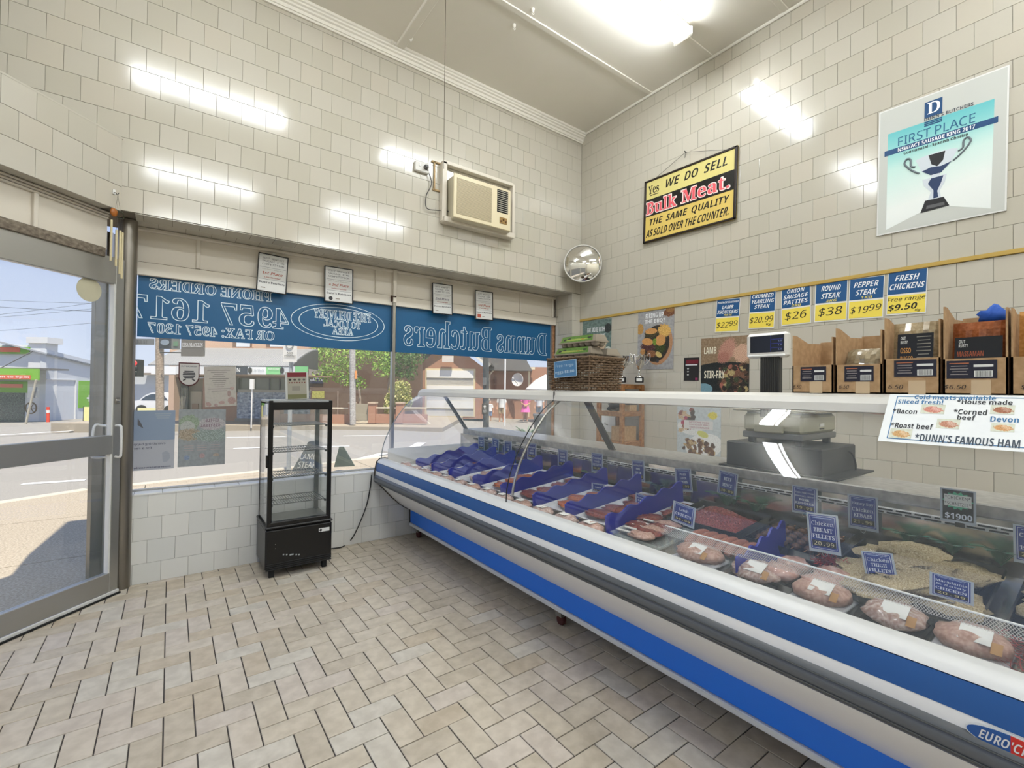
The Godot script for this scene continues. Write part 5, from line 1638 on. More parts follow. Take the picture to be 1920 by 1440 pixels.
	var cs := thing("laminated_sign", "white laminated cold meats sign hung over the counter glass below the cartons", "sign", Vector3(mid.x, mid.y, zl + len / 2) + nrm * 0.007)
	cs.basis = Basis(Vector3(0, 0, 1), up, nrm)
	cs.set_meta("w", len)
	cs.set_meta("h", hh)
	box_part("sheet", cs, Vector3.ZERO, Vector3(len, hh, 0.0012), mat(0.90, 0.91, 0.91, 0.12))
	var inv := cs.transform.affine_inverse()
	var rule := ink(0.18, 0.42, 0.60)
	for e in [[0.5, 0.05, 0.88, 0.012], [0.5, 0.93, 0.88, 0.014], [0.06, 0.49, 0.006, 0.88]]:
		patch(cs, "border", e[0], e[1], e[2], e[3], 0.0009, rule)
	var word := func(txt: String, xa: float, xb: float, ya: float, yb: float, m: Material):
		var p0: Vector3 = inv * on_plane(xa, (ya + yb) / 2, cs.position, nrm)
		var p1: Vector3 = inv * on_plane(xb, (ya + yb) / 2, cs.position, nrm)
		var q0: Vector3 = inv * on_plane((xa + xb) / 2, ya, cs.position, nrm)
		var q1: Vector3 = inv * on_plane((xa + xb) / 2, yb, cs.position, nrm)
		letters(cs, txt, Vector3((p0.x + p1.x) / 2, (q0.y + q1.y) / 2, 0.0013), p1.x - p0.x, q0.y - q1.y, m, "bold")
	var kb := ink(0.10, 0.11, 0.13)
	word.call("Cold meats available", 1715, 1868, 742, 750, rule)
	word.call("Sliced fresh!", 1684, 1769, 750, 758, rule)
	word.call("*House made", 1794, 1899, 750, 759, kb)
	word.call("*Bacon", 1674, 1720, 767, 776, kb)
	word.call("*Corned", 1788, 1851, 768, 778, kb)
	word.call("beef", 1795, 1829, 779, 788, kb)
	word.call("*Roast beef", 1670, 1750, 794, 804, kb)
	word.call("Devon", 1857, 1911, 782, 792, rule)
	word.call("*DUNN'S FAMOUS HAM", 1714, 1914, 819, 834, ink(0.16, 0.22, 0.28))
	for f in [[1727, 1772, 759, 776, Color(0.80, 0.52, 0.45)], [1857, 1903, 760, 777, Color(0.62, 0.38, 0.26)], [1756, 1800, 786, 804, Color(0.72, 0.50, 0.40)], [1668, 1710, 804, 822, Color(0.78, 0.60, 0.38)], [1858, 1903, 794, 810, Color(0.80, 0.58, 0.36)]]:
		var p0: Vector3 = inv * on_plane(f[0], (f[2] + f[3]) / 2, cs.position, nrm)
		var p1: Vector3 = inv * on_plane(f[1], (f[2] + f[3]) / 2, cs.position, nrm)
		var q0: Vector3 = inv * on_plane((f[0] + f[1]) / 2, f[2], cs.position, nrm)
		var q1: Vector3 = inv * on_plane((f[0] + f[1]) / 2, f[3], cs.position, nrm)
		var s := Shape.new()
		s.box(Vector3((p0.x + p1.x) / 2, (q0.y + q1.y) / 2, 0.0009), Vector3(p1.x - p0.x, q0.y - q1.y, 0.0004))
		put("meat_picture", s, paint(48, 24, Color(0.80, 0.81, 0.74), [[0.5, 0.55, 0.40, 0.34, 0.1, f[4], 0.3], [0.62, 0.45, 0.2, 0.2, 0.4, f[4].lightened(0.25), 0.3]], 0.05, 13), cs)
	# cut-down cardboard boxes of sauces
	var fx := 1.862
	var edges := [[1485, 1562], [1566, 1654], [1657.5, 1764], [1768, 1891], [1895, 2030]]
	var words := ["empty cardboard box with a dark purple label, next to the scale display", "cardboard box holding a few flat clear pouches", "cardboard box filled by an upright pouch with a black osso bucco label", "cardboard box of red curry pouches under a crumpled blue cloth", "cardboard box of orange pouches beside the red curry box"]
	var fronts := [0.100, 0.098, 0.112, 0.105, 0.105]
	var backs := [0.212, 0.225, 0.245, 0.262, 0.24]
	var dark_label := mat(0.11, 0.09, 0.14, 0.25)
	for i in 5:
		var za := on_x(edges[i][0], 735, fx).z
		var zb := on_x(edges[i][1], 735, fx).z
		var w := zb - za
		var dp := 0.255
		var o := thing("cardboard_box", words[i], "box", Vector3(fx, TOP, (za + zb) / 2), 0, "cut-down cartons on the canopy")
		o.basis = FACE_B                                # local x along the counter, z towards the customer
		var th := 0.004
		box_part("bottom", o, Vector3(0, th / 2, -dp / 2), Vector3(w - 0.002, th, dp), M.card)
		box_part("front_flap", o, Vector3(0, fronts[i] / 2, -th / 2), Vector3(w - 0.002, fronts[i], th), M.card)
		box_part("back_panel", o, Vector3(0, backs[i] * 0.48, -dp), Vector3(w - 0.002, backs[i] * 0.96, th), M.card)
		for e in [-1, 1]:
			var s := Shape.new()
			var hi: float = backs[i] if e < 0 else backs[i] * 0.93
			s.t = Transform3D(Basis(Vector3(0, 0, -1), Vector3(0, 1, 0), Vector3(1, 0, 0)), Vector3(e * (w / 2 - 0.003), 0, 0))
			s.prism(PackedVector2Array([Vector2(0, 0), Vector2(dp, 0), Vector2(dp, hi * 0.93), Vector2(dp * 0.5, hi * 0.90), Vector2(0.03, hi), Vector2(0.0, hi), Vector2(0, fronts[i])]), -th / 2, th / 2)
			put("side_panel", s, M.card, o)
		var lw: float = [0.62, 0.62, 0.74, 0.78, 0.7][i] * w
		var lb := sub("product_label", o, Vector3([0.03, 0.02, 0.06, -0.05, 0.06][i] * w, fronts[i] - 0.032, 0.001))
		box_part("label_sheet", lb, Vector3.ZERO, Vector3(lw, 0.052, 0.0008), dark_label)
		box_part("white_strip", lb, Vector3(lw * 0.24, 0.010, 0.0006), Vector3(lw * 0.38, 0.007, 0.0004), M.paper)
		box_part("barcode_field", lb, Vector3(lw * 0.24, -0.013, 0.0006), Vector3(lw * 0.36, 0.018, 0.0004), M.paper)
		var s := Shape.new()
		for k in 16:
			s.box(Vector3(lw * 0.24 - lw * 0.15 + lw * 0.02 * k, -0.013, 0.0010), Vector3(lw * (0.004 + 0.006 * ((k * 7) % 3) / 2.0), 0.016, 0.0003))
		put("barcode", s, M.black, lb).set_meta("kind", "stuff")
		for k in 5:
			box_part("print_line", lb, Vector3(-lw * 0.24, 0.018 - 0.008 * k, 0.0006), Vector3(lw * [0.40, 0.34, 0.38, 0.30, 0.36][k], 0.0026, 0.0004), ink(0.55, 0.52, 0.50) if k else ink(0.72, 0.42, 0.25))
		letters(o, ["6.50", "6.50", "6.50", "$6.50", "$"][i], Vector3(-w * [0.36, 0.30, 0.28, 0.30, 0.3][i], 0.022, 0.0012), [0.026, 0.028, 0.036, 0.046, 0.01][i], 0.014, ink(0.12, 0.10, 0.10), "slant")
		box_part("packing_tape", o, Vector3(w * 0.10, 0.021, 0.0006), Vector3(w * 0.30, 0.042, 0.0006), M.tape)
	var pouch := func(label: String, i: int, yb: float, h: float, tilt: float, fill: Color, kind: int):
		var za := on_x(edges[i][0], 735, fx).z
		var zb := on_x(edges[i][1], 735, fx).z
		var w := (zb - za) * 0.86
		var o := thing("sauce_pouch", label, "pouch", Vector3(fx + 0.035, TOP + yb, (za + zb) / 2 + (zb - za) * 0.02), 0, "vacuum pouches in the cartons")
		o.basis = FACE_B * Basis(Vector3(1, 0, 0), tilt)
		var s := Shape.new()
		var nx := 8
		var ny := 8
		var P := func(u: int, v: int, side: float) -> Vector3:
			var fu := float(u) / nx * 2 - 1
			var fv := float(v) / ny * 2 - 1
			var bulge := 0.016 * (1 - pow(absf(fu), 3)) * (1 - pow(absf(fv), 4)) * (1.0 + 0.25 * sin(u * 2.3 + v * 1.7))
			return Vector3(fu * w / 2, (fv + 1) * h / 2, side * bulge)
		for u in nx:
			for v in ny:
				s.quad(P.call(u, v, 1), P.call(u + 1, v, 1), P.call(u + 1, v + 1, 1), P.call(u, v + 1, 1))
				s.quad(P.call(u + 1, v, -1), P.call(u, v, -1), P.call(u, v + 1, -1), P.call(u + 1, v + 1, -1))
		var m := speckled(mat(1, 1, 1, 0.12), 0.03, fill.darkened(0.15), fill.lightened(0.12), 9.0, 0.0, 50 + i)
		put("filled_pouch", s, m, o)
		if kind > 0:
			var lb := sub("pouch_label", o, Vector3(0, h * (0.56 if kind == 1 else 0.50), 0.0215))
			var lw := w * (0.74 if kind == 1 else 0.86)
			box_part("label_sheet", lb, Vector3.ZERO, Vector3(lw, h * 0.52, 0.001), M.black)
			var orange := ink(0.80, 0.56, 0.26) if kind == 1 else ink(0.62, 0.30, 0.16)
			letters(lb, "OUT", Vector3(-lw * 0.34, h * 0.20, 0.001), lw * 0.14, h * 0.045, wm_ink(), "bold")
			letters(lb, "RUSTY", Vector3(-lw * 0.31, h * 0.14, 0.001), lw * 0.20, h * 0.045, wm_ink(), "bold")
			letters(lb, "OSSO" if kind == 1 else "MASSAMAN", Vector3(-lw * (0.26 if kind == 1 else 0.16), h * 0.02, 0.001), lw * (0.30 if kind == 1 else 0.56), h * 0.075, orange, "bold")
			letters(lb, "BUCCO" if kind == 1 else "CURRY", Vector3(-lw * (0.23 if kind == 1 else 0.20), -h * 0.10, 0.001), lw * (0.36 if kind == 1 else 0.44), h * 0.075, orange, "bold")
			if kind == 1:
				letters(lb, "SIMMER SAUCE", Vector3(-lw * 0.18, -h * 0.19, 0.001), lw * 0.46, h * 0.03, orange, "bold")
				for k in 9:
					box_part("print_line", lb, Vector3(lw * 0.24, h * (0.21 - 0.05 * k), 0.0008), Vector3(lw * [0.40, 0.34, 0.38, 0.36, 0.40, 0.3, 0.37, 0.35, 0.3][k], h * 0.012, 0.0004), ink(0.55, 0.53, 0.48))
	pouch.call("upright clear pouch with a black osso bucco label", 2, 0.008, 0.222, -0.10, Color(0.66, 0.58, 0.44), 1)
	pouch.call("reddish curry pouch with a black label under the blue cloth", 3, 0.010, 0.208, -0.14, Color(0.55, 0.28, 0.13), 2)
	pouch.call("orange pouch with white film at the end of the row of cartons", 4, 0.010, 0.225, -0.10, Color(0.82, 0.58, 0.30), 0)
	for k in 3:
		pouch.call(["lowest clear pouch lying in the second carton", "middle clear pouch lying in the second carton", "top clear pouch lying in the second carton"][k], 1, 0.02 + 0.0 * k, 0.135 + 0.016 * k, -0.35 - 0.12 * k, Color(0.62, 0.56, 0.44), 0)
	var bc := on_x(1864, 592, fx + 0.12)
	var cl := thing("blue_cloth", "crumpled bright blue cloth on the curry carton", "cloth", bc)
	var s := Shape.new()
	s.blob(Vector3(0, -0.004, 0), Vector3(0.035, 0.028, 0.034), 0.9, 7, 10, 14)
	s.blob(Vector3(0.01, -0.018, 0.01), Vector3(0.04, 0.012, 0.044), 0.8, 9, 8, 14)
	put("folds", s, mat(0.04, 0.28, 0.62, 0.7), cl)

func wm_ink() -> StandardMaterial3D:
	return ink(0.86, 0.86, 0.84)


# ------------------------------------------------------------------ behind the counter
func build_back_things():
	# shop scale on its black stand, with the customer display on a ribbed pole
	var x0 := 2.335
	var z1 := on_x(1505, 840, x0).z
	var z0 := on_x(1392, 830, x0).z
	var x1 := on_z(1568, 800, z1).x
	var zc := (z0 + z1) / 2
	var xc := (x0 + x1) / 2
	var st := thing("scale_stand", "matt black metal box under the shop scale on the worktop", "stand", Vector3(xc, 0.943, zc))
	var sy := on_x(1430, 832, x0).y - 0.943
	box_part("box", st, Vector3(0, sy / 2, 0), Vector3(x1 - x0 + 0.02, sy, z1 - z0 + 0.16), M.dark, 0.006)
	box_part("base_plate", st, Vector3(0.0, 0.004, 0.02), Vector3(x1 - x0 + 0.06, 0.008, z1 - z0 + 0.26), M.dark, 0.002)
	var sc := thing("shop_scale", "beige shop scale with flat steel platter and a ribbed pole", "scale", Vector3(xc, 0.943 + sy, zc))
	var body := mat(0.66, 0.65, 0.56, 0.45)
	var hb := on_x(1430, 776, x0).y - 0.943 - sy
	var w := x1 - x0
	var l := z1 - z0
	for e in [[-1, -1], [1, -1], [1, 1], [-1, 1]]:
		box_part("foot", sc, Vector3(e[0] * (w / 2 - 0.04), 0.014, e[1] * (l / 2 - 0.03)), Vector3(0.03, 0.030, 0.03), M.dark, 0.004)
	box_part("lower_skirt", sc, Vector3(0, 0.042, 0), Vector3(w, 0.030, l), M.grey, 0.004)
	box_part("body", sc, Vector3(0, (hb + 0.057) / 2, 0), Vector3(w - 0.004, hb - 0.057, l - 0.004), body, 0.012)
	box_part("front_door", sc, Vector3(-w / 2 - 0.006, (hb + 0.05) / 2, -0.01), Vector3(0.014, hb - 0.06, l * 0.5), body, 0.006)
	box_part("platter_support", sc, Vector3(0, hb + 0.005, 0), Vector3(w * 0.9, 0.012, l * 0.92), M.grey, 0.003)
	box_part("platter", sc, Vector3(0.0, hb + 0.019, 0.01), Vector3(w + 0.05, 0.014, l + 0.10), mat(0.74, 0.73, 0.68, 0.25, 0.6), 0.005)
	box_part("port", sc, Vector3(0.02, 0.095, l / 2 - 0.001), Vector3(0.05, 0.016, 0.004), M.white, 0.001)
	box_part("port_slot", sc, Vector3(0.02, 0.078, l / 2 - 0.001), Vector3(0.05, 0.006, 0.004), M.dark, 0.001)
	var pz := (on_x(1428, 700, x0 - 0.02).z + on_x(1465, 700, x0 - 0.02).z) / 2
	var pw := on_x(1465, 700, x0 - 0.02).z - on_x(1428, 700, x0 - 0.02).z
	var ph0 := hb - 0.012
	var hy := on_x(1442, 648, x0 - 0.02).y - sc.position.y
	var pole := sub("display_pole", sc, Vector3(-w / 2 - 0.022, 0, pz - zc))
	box_part("post", pole, Vector3(0, (ph0 + hy) / 2, 0), Vector3(0.03, hy - ph0, pw), mat(0.24, 0.24, 0.23, 0.6), 0.003)
	for k in 11:
		box_part("rib", pole, Vector3(-0.016, (ph0 + hy) / 2, (-0.45 + 0.09 * k) * pw), Vector3(0.004, hy - ph0, pw * 0.035), mat(0.18, 0.18, 0.175, 0.6))
	var hz := (on_x(1403, 645, x0 - 0.02).z + on_x(1481, 648, x0 - 0.02).z) / 2
	var hw := on_x(1481, 648, x0 - 0.02).z - on_x(1403, 645, x0 - 0.02).z
	var hd := sub("display_head", sc, Vector3(-w / 2 - 0.022, hy, hz - zc))
	box_part("case", hd, Vector3.ZERO, Vector3(0.045, 0.120, hw), M.off_white, 0.012)
	box_part("screen", hd, Vector3(-0.0235, 0.006, 0.004), Vector3(0.002, 0.080, hw * 0.80), mat(0.05, 0.06, 0.10, 0.15))
	box_part("screen_lower_lip", hd, Vector3(-0.022, -0.050, 0), Vector3(0.012, 0.012, hw * 0.9), M.white, 0.004)
	for k in 3:
		box_part("screen_line", hd, Vector3(-0.0248, 0.026 - 0.020 * k, hw * 0.255), Vector3(0.0006, 0.0025, hw * 0.28), ink(0.16, 0.20, 0.55))
	box_part("screen_line", hd, Vector3(-0.0248, 0.006, hw * 0.12), Vector3(0.0006, 0.074, 0.0025), ink(0.16, 0.20, 0.55))
	for k in 3:
		var t := letters(hd, "0.00", Vector3(-0.0252, 0.018 - 0.020 * k, hw * 0.34), 0.016, 0.007, ink(0.55, 0.62, 0.85), "mono")
		t.basis = FACE_B
	# cable from the scale
	var cb := thing("scale_cable", "dark cable hanging from the scale to the worktop", "cable", Vector3(x1 - 0.05, 0.95, z1 + 0.085))
	rod("flex", cb, bent([Vector3(-0.08, 0.108, -0.06), Vector3(-0.03, 0.09, 0.0), Vector3(0.0, 0.04, 0.012), Vector3(0.005, 0.0, 0.012)], 5), 0.004, M.dark, 6)
	# timber shelf against the side wall
	var sx0 := 3.38
	var sz1 := on_x(1167, 760, sx0).z
	var sz0 := on_x(1118, 760, sx0).z
	var sx1 := 3.705
	var top := on_x(1167, 722, sx0).y
	var mid := on_x(1167, 778, sx0).y
	var low := on_x(1167, 836, sx0).y
	var sh := thing("timber_shelf", "plain brown timber shelf frame against the tiles behind the counter", "shelf", Vector3((sx0 + sx1) / 2, 0, (sz0 + sz1) / 2))
	var hx := (sx1 - sx0) / 2
	var hz2 := (sz1 - sz0) / 2
	for x in [-1, 1]:
		for z in [-1, 1]:
			box_part("post", sh, Vector3(x * (hx - 0.02), top / 2, z * (hz2 - 0.02)), Vector3(0.038, top, 0.038), M.timber, 0.003)
	for y in [top - 0.018, mid, low, 0.25]:
		for x in [-1, 1]:
			box_part("rail", sh, Vector3(x * (hx - 0.02), y, 0), Vector3(0.02, 0.036, hz2 * 2 - 0.04), M.timber, 0.002)
		for z in [-1, 1]:
			box_part("rail", sh, Vector3(0, y, z * (hz2 - 0.02)), Vector3(hx * 2 - 0.04, 0.036, 0.02), M.timber, 0.002)
		for k in 5:
			box_part("slat", sh, Vector3(0, y + 0.022, -hz2 + 0.035 + (hz2 * 2 - 0.07) * k / 4.0), Vector3(hx * 2, 0.010, hz2 * 2 / 6.0), M.timber, 0.002)
	# trophies on the shelf
	var tops := [[1199, 721, 1.0, "silver trophy cup with two handles on a black plinth"], [1166, 712, 1.25, "wider silver bowl trophy half hidden behind the basket"]]
	for i in 2:
		var t: Array = tops[i]
		var p := on_plane(t[0], t[1], Vector3(3.56, 0, 0), Vector3(1, 0, 0)) if i == 0 else on_plane(t[0], t[1], Vector3(3.52, 0, 0), Vector3(1, 0, 0))
		var tr := thing("trophy", t[3], "trophy", Vector3(p.x, top + 0.026, p.z if i == 0 else p.z), 0.6, "trophies on the timber shelf")
		var k: float = t[2]
		box_part("plinth", tr, Vector3(0, 0.026, 0), Vector3(0.075, 0.052, 0.075), M.black, 0.004)
		box_part("plaque", tr, Vector3(-0.0385, 0.026, 0), Vector3(0.002, 0.03, 0.05), M.white)
		var s := Shape.new()
		s.lathe([Vector2(0.036, 0.052), Vector2(0.030, 0.062), Vector2(0.012, 0.075), Vector2(0.009, 0.105), Vector2(0.013, 0.112), Vector2(0.008, 0.12), Vector2(0.018 * k, 0.13), Vector2(0.040 * k, 0.165), Vector2(0.056 * k, 0.21), Vector2(0.062 * k, 0.255), Vector2(0.058 * k, 0.254), Vector2(0.050 * k, 0.21), Vector2(0.012 * k, 0.15)], 24)
		put("cup", s, M.chrome, tr)
		for e in [-1, 1]:
			rod("handle", tr, bent([Vector3(0, 0.165, e * 0.042 * k), Vector3(0, 0.20, e * 0.085 * k), Vector3(0, 0.262, e * 0.094 * k), Vector3(0, 0.268, e * 0.078 * k), Vector3(0, 0.248, e * 0.066 * k)], 4), 0.004, M.chrome, 6)
	# things on the lower shelf boards
	var y2 := mid + 0.028
	var bag := thing("black_pouch", "small black crumpled pouch on the middle shelf board", "pouch", Vector3(sx0 + 0.10, y2, sz0 + 0.16))
	var s := Shape.new(); s.blob(Vector3(0, 0.045, 0), Vector3(0.06, 0.048, 0.075), 0.5, 4); put("body", s, mat(0.11, 0.11, 0.12, 0.5), bag)
	s = Shape.new(); s.blob(Vector3(-0.02, 0.018, -0.05), Vector3(0.03, 0.02, 0.035), 0.6, 6); put("strap_bundle", s, mat(0.09, 0.09, 0.10, 0.6), bag)
	var tin := thing("small_box", "small brown box with a dark lid beside the black pouch", "box", Vector3(sx0 + 0.2, y2, sz1 - 0.07))
	box_part("carton", tin, Vector3(0, 0.032, 0), Vector3(0.10, 0.062, 0.07), M.card, 0.002)
	box_part("lid", tin, Vector3(0, 0.068, 0), Vector3(0.105, 0.012, 0.075), M.dark, 0.002)
	var jar := thing("pale_jar", "pale grey jar between the pouch and the brown box", "jar", Vector3(sx0 + 0.24, y2, (sz0 + sz1) / 2 + 0.02))
	s = Shape.new(); s.lathe([Vector2(0.001, 0.0), Vector2(0.034, 0.0), Vector2(0.036, 0.06), Vector2(0.028, 0.066)], 16); put("glass", s, mat(0.60, 0.66, 0.67, 0.15), jar)
	s = Shape.new(); s.lathe([Vector2(0.029, 0.064), Vector2(0.029, 0.082), Vector2(0.001, 0.083)], 16); put("cap", s, M.grey, jar)
	var crate := thing("brown_carton", "brown cardboard carton on the lowest visible shelf board", "box", Vector3(sx0 + 0.17, low + 0.028, (sz0 + sz1) / 2 + 0.04))
	box_part("carton", crate, Vector3(0, 0.07, 0), Vector3(0.20, 0.14, 0.14), M.card, 0.002)
	box_part("tape", crate, Vector3(0, 0.1405, 0), Vector3(0.20, 0.001, 0.03), M.tape)
	var dr := thing("white_cabinet", "white drawer front with a small handle behind the timber shelf", "cabinet", Vector3(3.69, on_x(1138, 795, 3.69).y, on_x(1138, 795, 3.69).z))
	box_part("front", dr, Vector3(0, 0, 0), Vector3(0.02, 0.16, 0.24), M.white, 0.003)
	rod("handle", dr, bent([Vector3(-0.01, 0.015, -0.02), Vector3(-0.028, 0.008, -0.008), Vector3(-0.028, -0.002, 0.010), Vector3(-0.01, -0.008, 0.02)], 3), 0.004, M.steel, 6)
	var hs := thing("pink_hose", "thin pale pink hose along the tiles behind the cold meats sign", "hose", on_x(1600, 768, 3.70))
	var pts := []
	for p in [[1540, 758], [1575, 762], [1605, 769], [1640, 774], [1668, 774], [1700, 770]]:
		pts.append(on_x(p[0], p[1], 3.70) - hs.position)
	rod("tube", hs, bent(pts, 5), 0.009, mat(0.80, 0.64, 0.62, 0.4), 8)


# ------------------------------------------------------------------ goods inside the counter
func deck(x: float) -> float:
	return 0.6465 + (x - 1.52) * 0.102

func tray(called: String, label: String, x0: float, x1: float, z0: float, z1: float, h: float, m: Material, group: String) -> Node3D:
	var o := thing(called, label, "tray", Vector3((x0 + x1) / 2, deck((x0 + x1) / 2) + 0.006, (z0 + z1) / 2), 0, group)
	o.rotation.z = atan(0.102)
	var a := Vector2((x1 - x0) / 2, (z1 - z0) / 2)
	var b := a * 0.90
	var s := Shape.new()
	s.box(Vector3(0, 0.002, 0), Vector3(b.x * 2, 0.004, b.y * 2))
	var lo := [Vector3(-b.x, 0.0, b.y), Vector3(b.x, 0.0, b.y), Vector3(b.x, 0.0, -b.y), Vector3(-b.x, 0.0, -b.y)]
	var hi := [Vector3(-a.x, h, a.y), Vector3(a.x, h, a.y), Vector3(a.x, h, -a.y), Vector3(-a.x, h, -a.y)]
	for k in 4:
		var n := (k + 1) % 4
		var i0: Vector3 = lo[k] * Vector3(0.97, 1, 0.97)
		var i1: Vector3 = lo[n] * Vector3(0.97, 1, 0.97)
		var j0: Vector3 = hi[k] * Vector3(0.97, 1, 0.97)
		var j1: Vector3 = hi[n] * Vector3(0.97, 1, 0.97)
		s.quad(lo[k], lo[n], hi[n], hi[k])
		s.quad(i1, i0, j0, j1)
		s.quad(hi[k], hi[n], j1, j0)
	put("dish", s, m, o)
	return o

func lump(called: String, label: String, category: String, p: Vector3, r: Vector3, m: Material, bumps: float, sd: int, group: String, turn := 0.0, part := "piece") -> Node3D:
	var o := thing(called, label, category, p, turn, group)
	var s := Shape.new()
	s.blob(Vector3(0, r.y, 0), r, bumps, sd, 10, 16)
	put(part, s, m, o)
	return o

func ticket(q: Array, x: float, lines: Array, price: String, label: String, black := false):
	var o := card("price_ticket", label, "price ticket", q, "X", mat(0.66, 0.70, 0.74, 0.2), 0.0015, "price tickets in the counter", x)
	var W: float = o.get_meta("w")
	var H: float = o.get_meta("h")
	patch(o, "face", 0.5, 0.48, 0.86, 0.88, 0.0018, M.black if black else M.navy)
	var wm := ink(0.84, 0.87, 0.92)
	if black:
		var pl := []
		for i in 28:
			var a := TAU * i / 28
			var r := 0.44 if i % 2 == 0 else 0.34
			pl.append([0.5 + cos(a) * r, 0.34 + sin(a) * r * 0.62])
		flat_shape(o, "green_burst", pl, 0.0026, ink(0.28, 0.68, 0.52))
		patch(o, "white_panel", 0.5, 0.34, 0.76, 0.34, 0.0028, ink(0.84, 0.86, 0.84))
		line(o, "*CHICKEN*", 0.5, 0.25, 0.72, 0.10, 0.0034, ink(0.08, 0.08, 0.08), "regular")
		line(o, "*SCHNITZEL*", 0.5, 0.43, 0.74, 0.10, 0.0034, ink(0.08, 0.08, 0.08), "regular")
		line(o, price, 0.52, 0.80, 0.76, 0.19, 0.0034, wm, "bold")
		box_part("clip", o, Vector3(0.05 * W, -0.54 * H, 0.0), Vector3(W * 0.28, H * 0.14, 0.004), M.black, 0.001)
		return
	for e in [[0.5, 0.07, 0.78, 0.008], [0.5, 0.89, 0.78, 0.008], [0.11, 0.48, 0.010, 0.82], [0.89, 0.48, 0.010, 0.82]]:
		patch(o, "thin_border", e[0], e[1], e[2], e[3], 0.0024, wm)
	var n := lines.size()
	patch(o, "heading_print", 0.5, 0.115, 0.6, 0.018, 0.0024, ink(0.55, 0.62, 0.78))
	for i in n:
		var step := 0.50 / n
		line(o, lines[i], 0.5, 0.17 + step * (i + 0.5), clampf(0.10 * lines[i].length(), 0.3, 0.72), minf(step * 0.62, 0.13), 0.0028, wm, "serif bold" if lines[i] == lines[i].to_upper() else "serif")
	patch(o, "digit_window", 0.5, 0.77, 0.74, 0.15, 0.0026, M.black)
	line(o, price, 0.5, 0.77, 0.62, 0.10, 0.0032, ink(0.84, 0.80, 0.62), "mono bold")
	rod("clip_ring", o, bent([Vector3(-0.004, -H * 0.47, 0.003), Vector3(-0.008, -H * 0.53, 0.003), Vector3(0, -H * 0.58, 0.003), Vector3(0.008, -H * 0.53, 0.003), Vector3(0.004, -H * 0.47, 0.003)], 3), 0.0011, M.steel, 5)

func fern(p: Vector3, turn: float, size: float, label: String, m: Material):
	var o := thing("plastic_fern", label, "plastic fern", p, turn, "plastic ferns along the back of the counter")
	for k in 4:
		var f := sub("frond", o)
		f.rotation = Vector3(0, -0.9 + 0.6 * k, 0)
		var pts := bent([Vector3.ZERO, Vector3(-0.01, 0.5 * size, 0.35 * size * (0.6 + 0.2 * k)), Vector3(-0.02, 0.62 * size, 0.9 * size)], 6)
		rod("rib", f, pts, 0.0014, m, 5)
		var s := Shape.new()
		for i in range(2, pts.size()):
			var d: Vector3 = (pts[i] - pts[i - 1]).normalized()
			for e in [-1, 1]:
				var side := Vector3(e, 0.15, 0).normalized()
				var len := size * 0.26 * sin(PI * (i + 0.5) / (pts.size() + 1.0)) + 0.006
				for j in 2:
					var b: Vector3 = pts[i - 1].lerp(pts[i], j * 0.5)
					s.tri(b - d * 0.0025, b + d * 0.0035, b + side * len + d * len * 0.5)
		put("leaflets", s, m, f).set_meta("kind", "stuff")

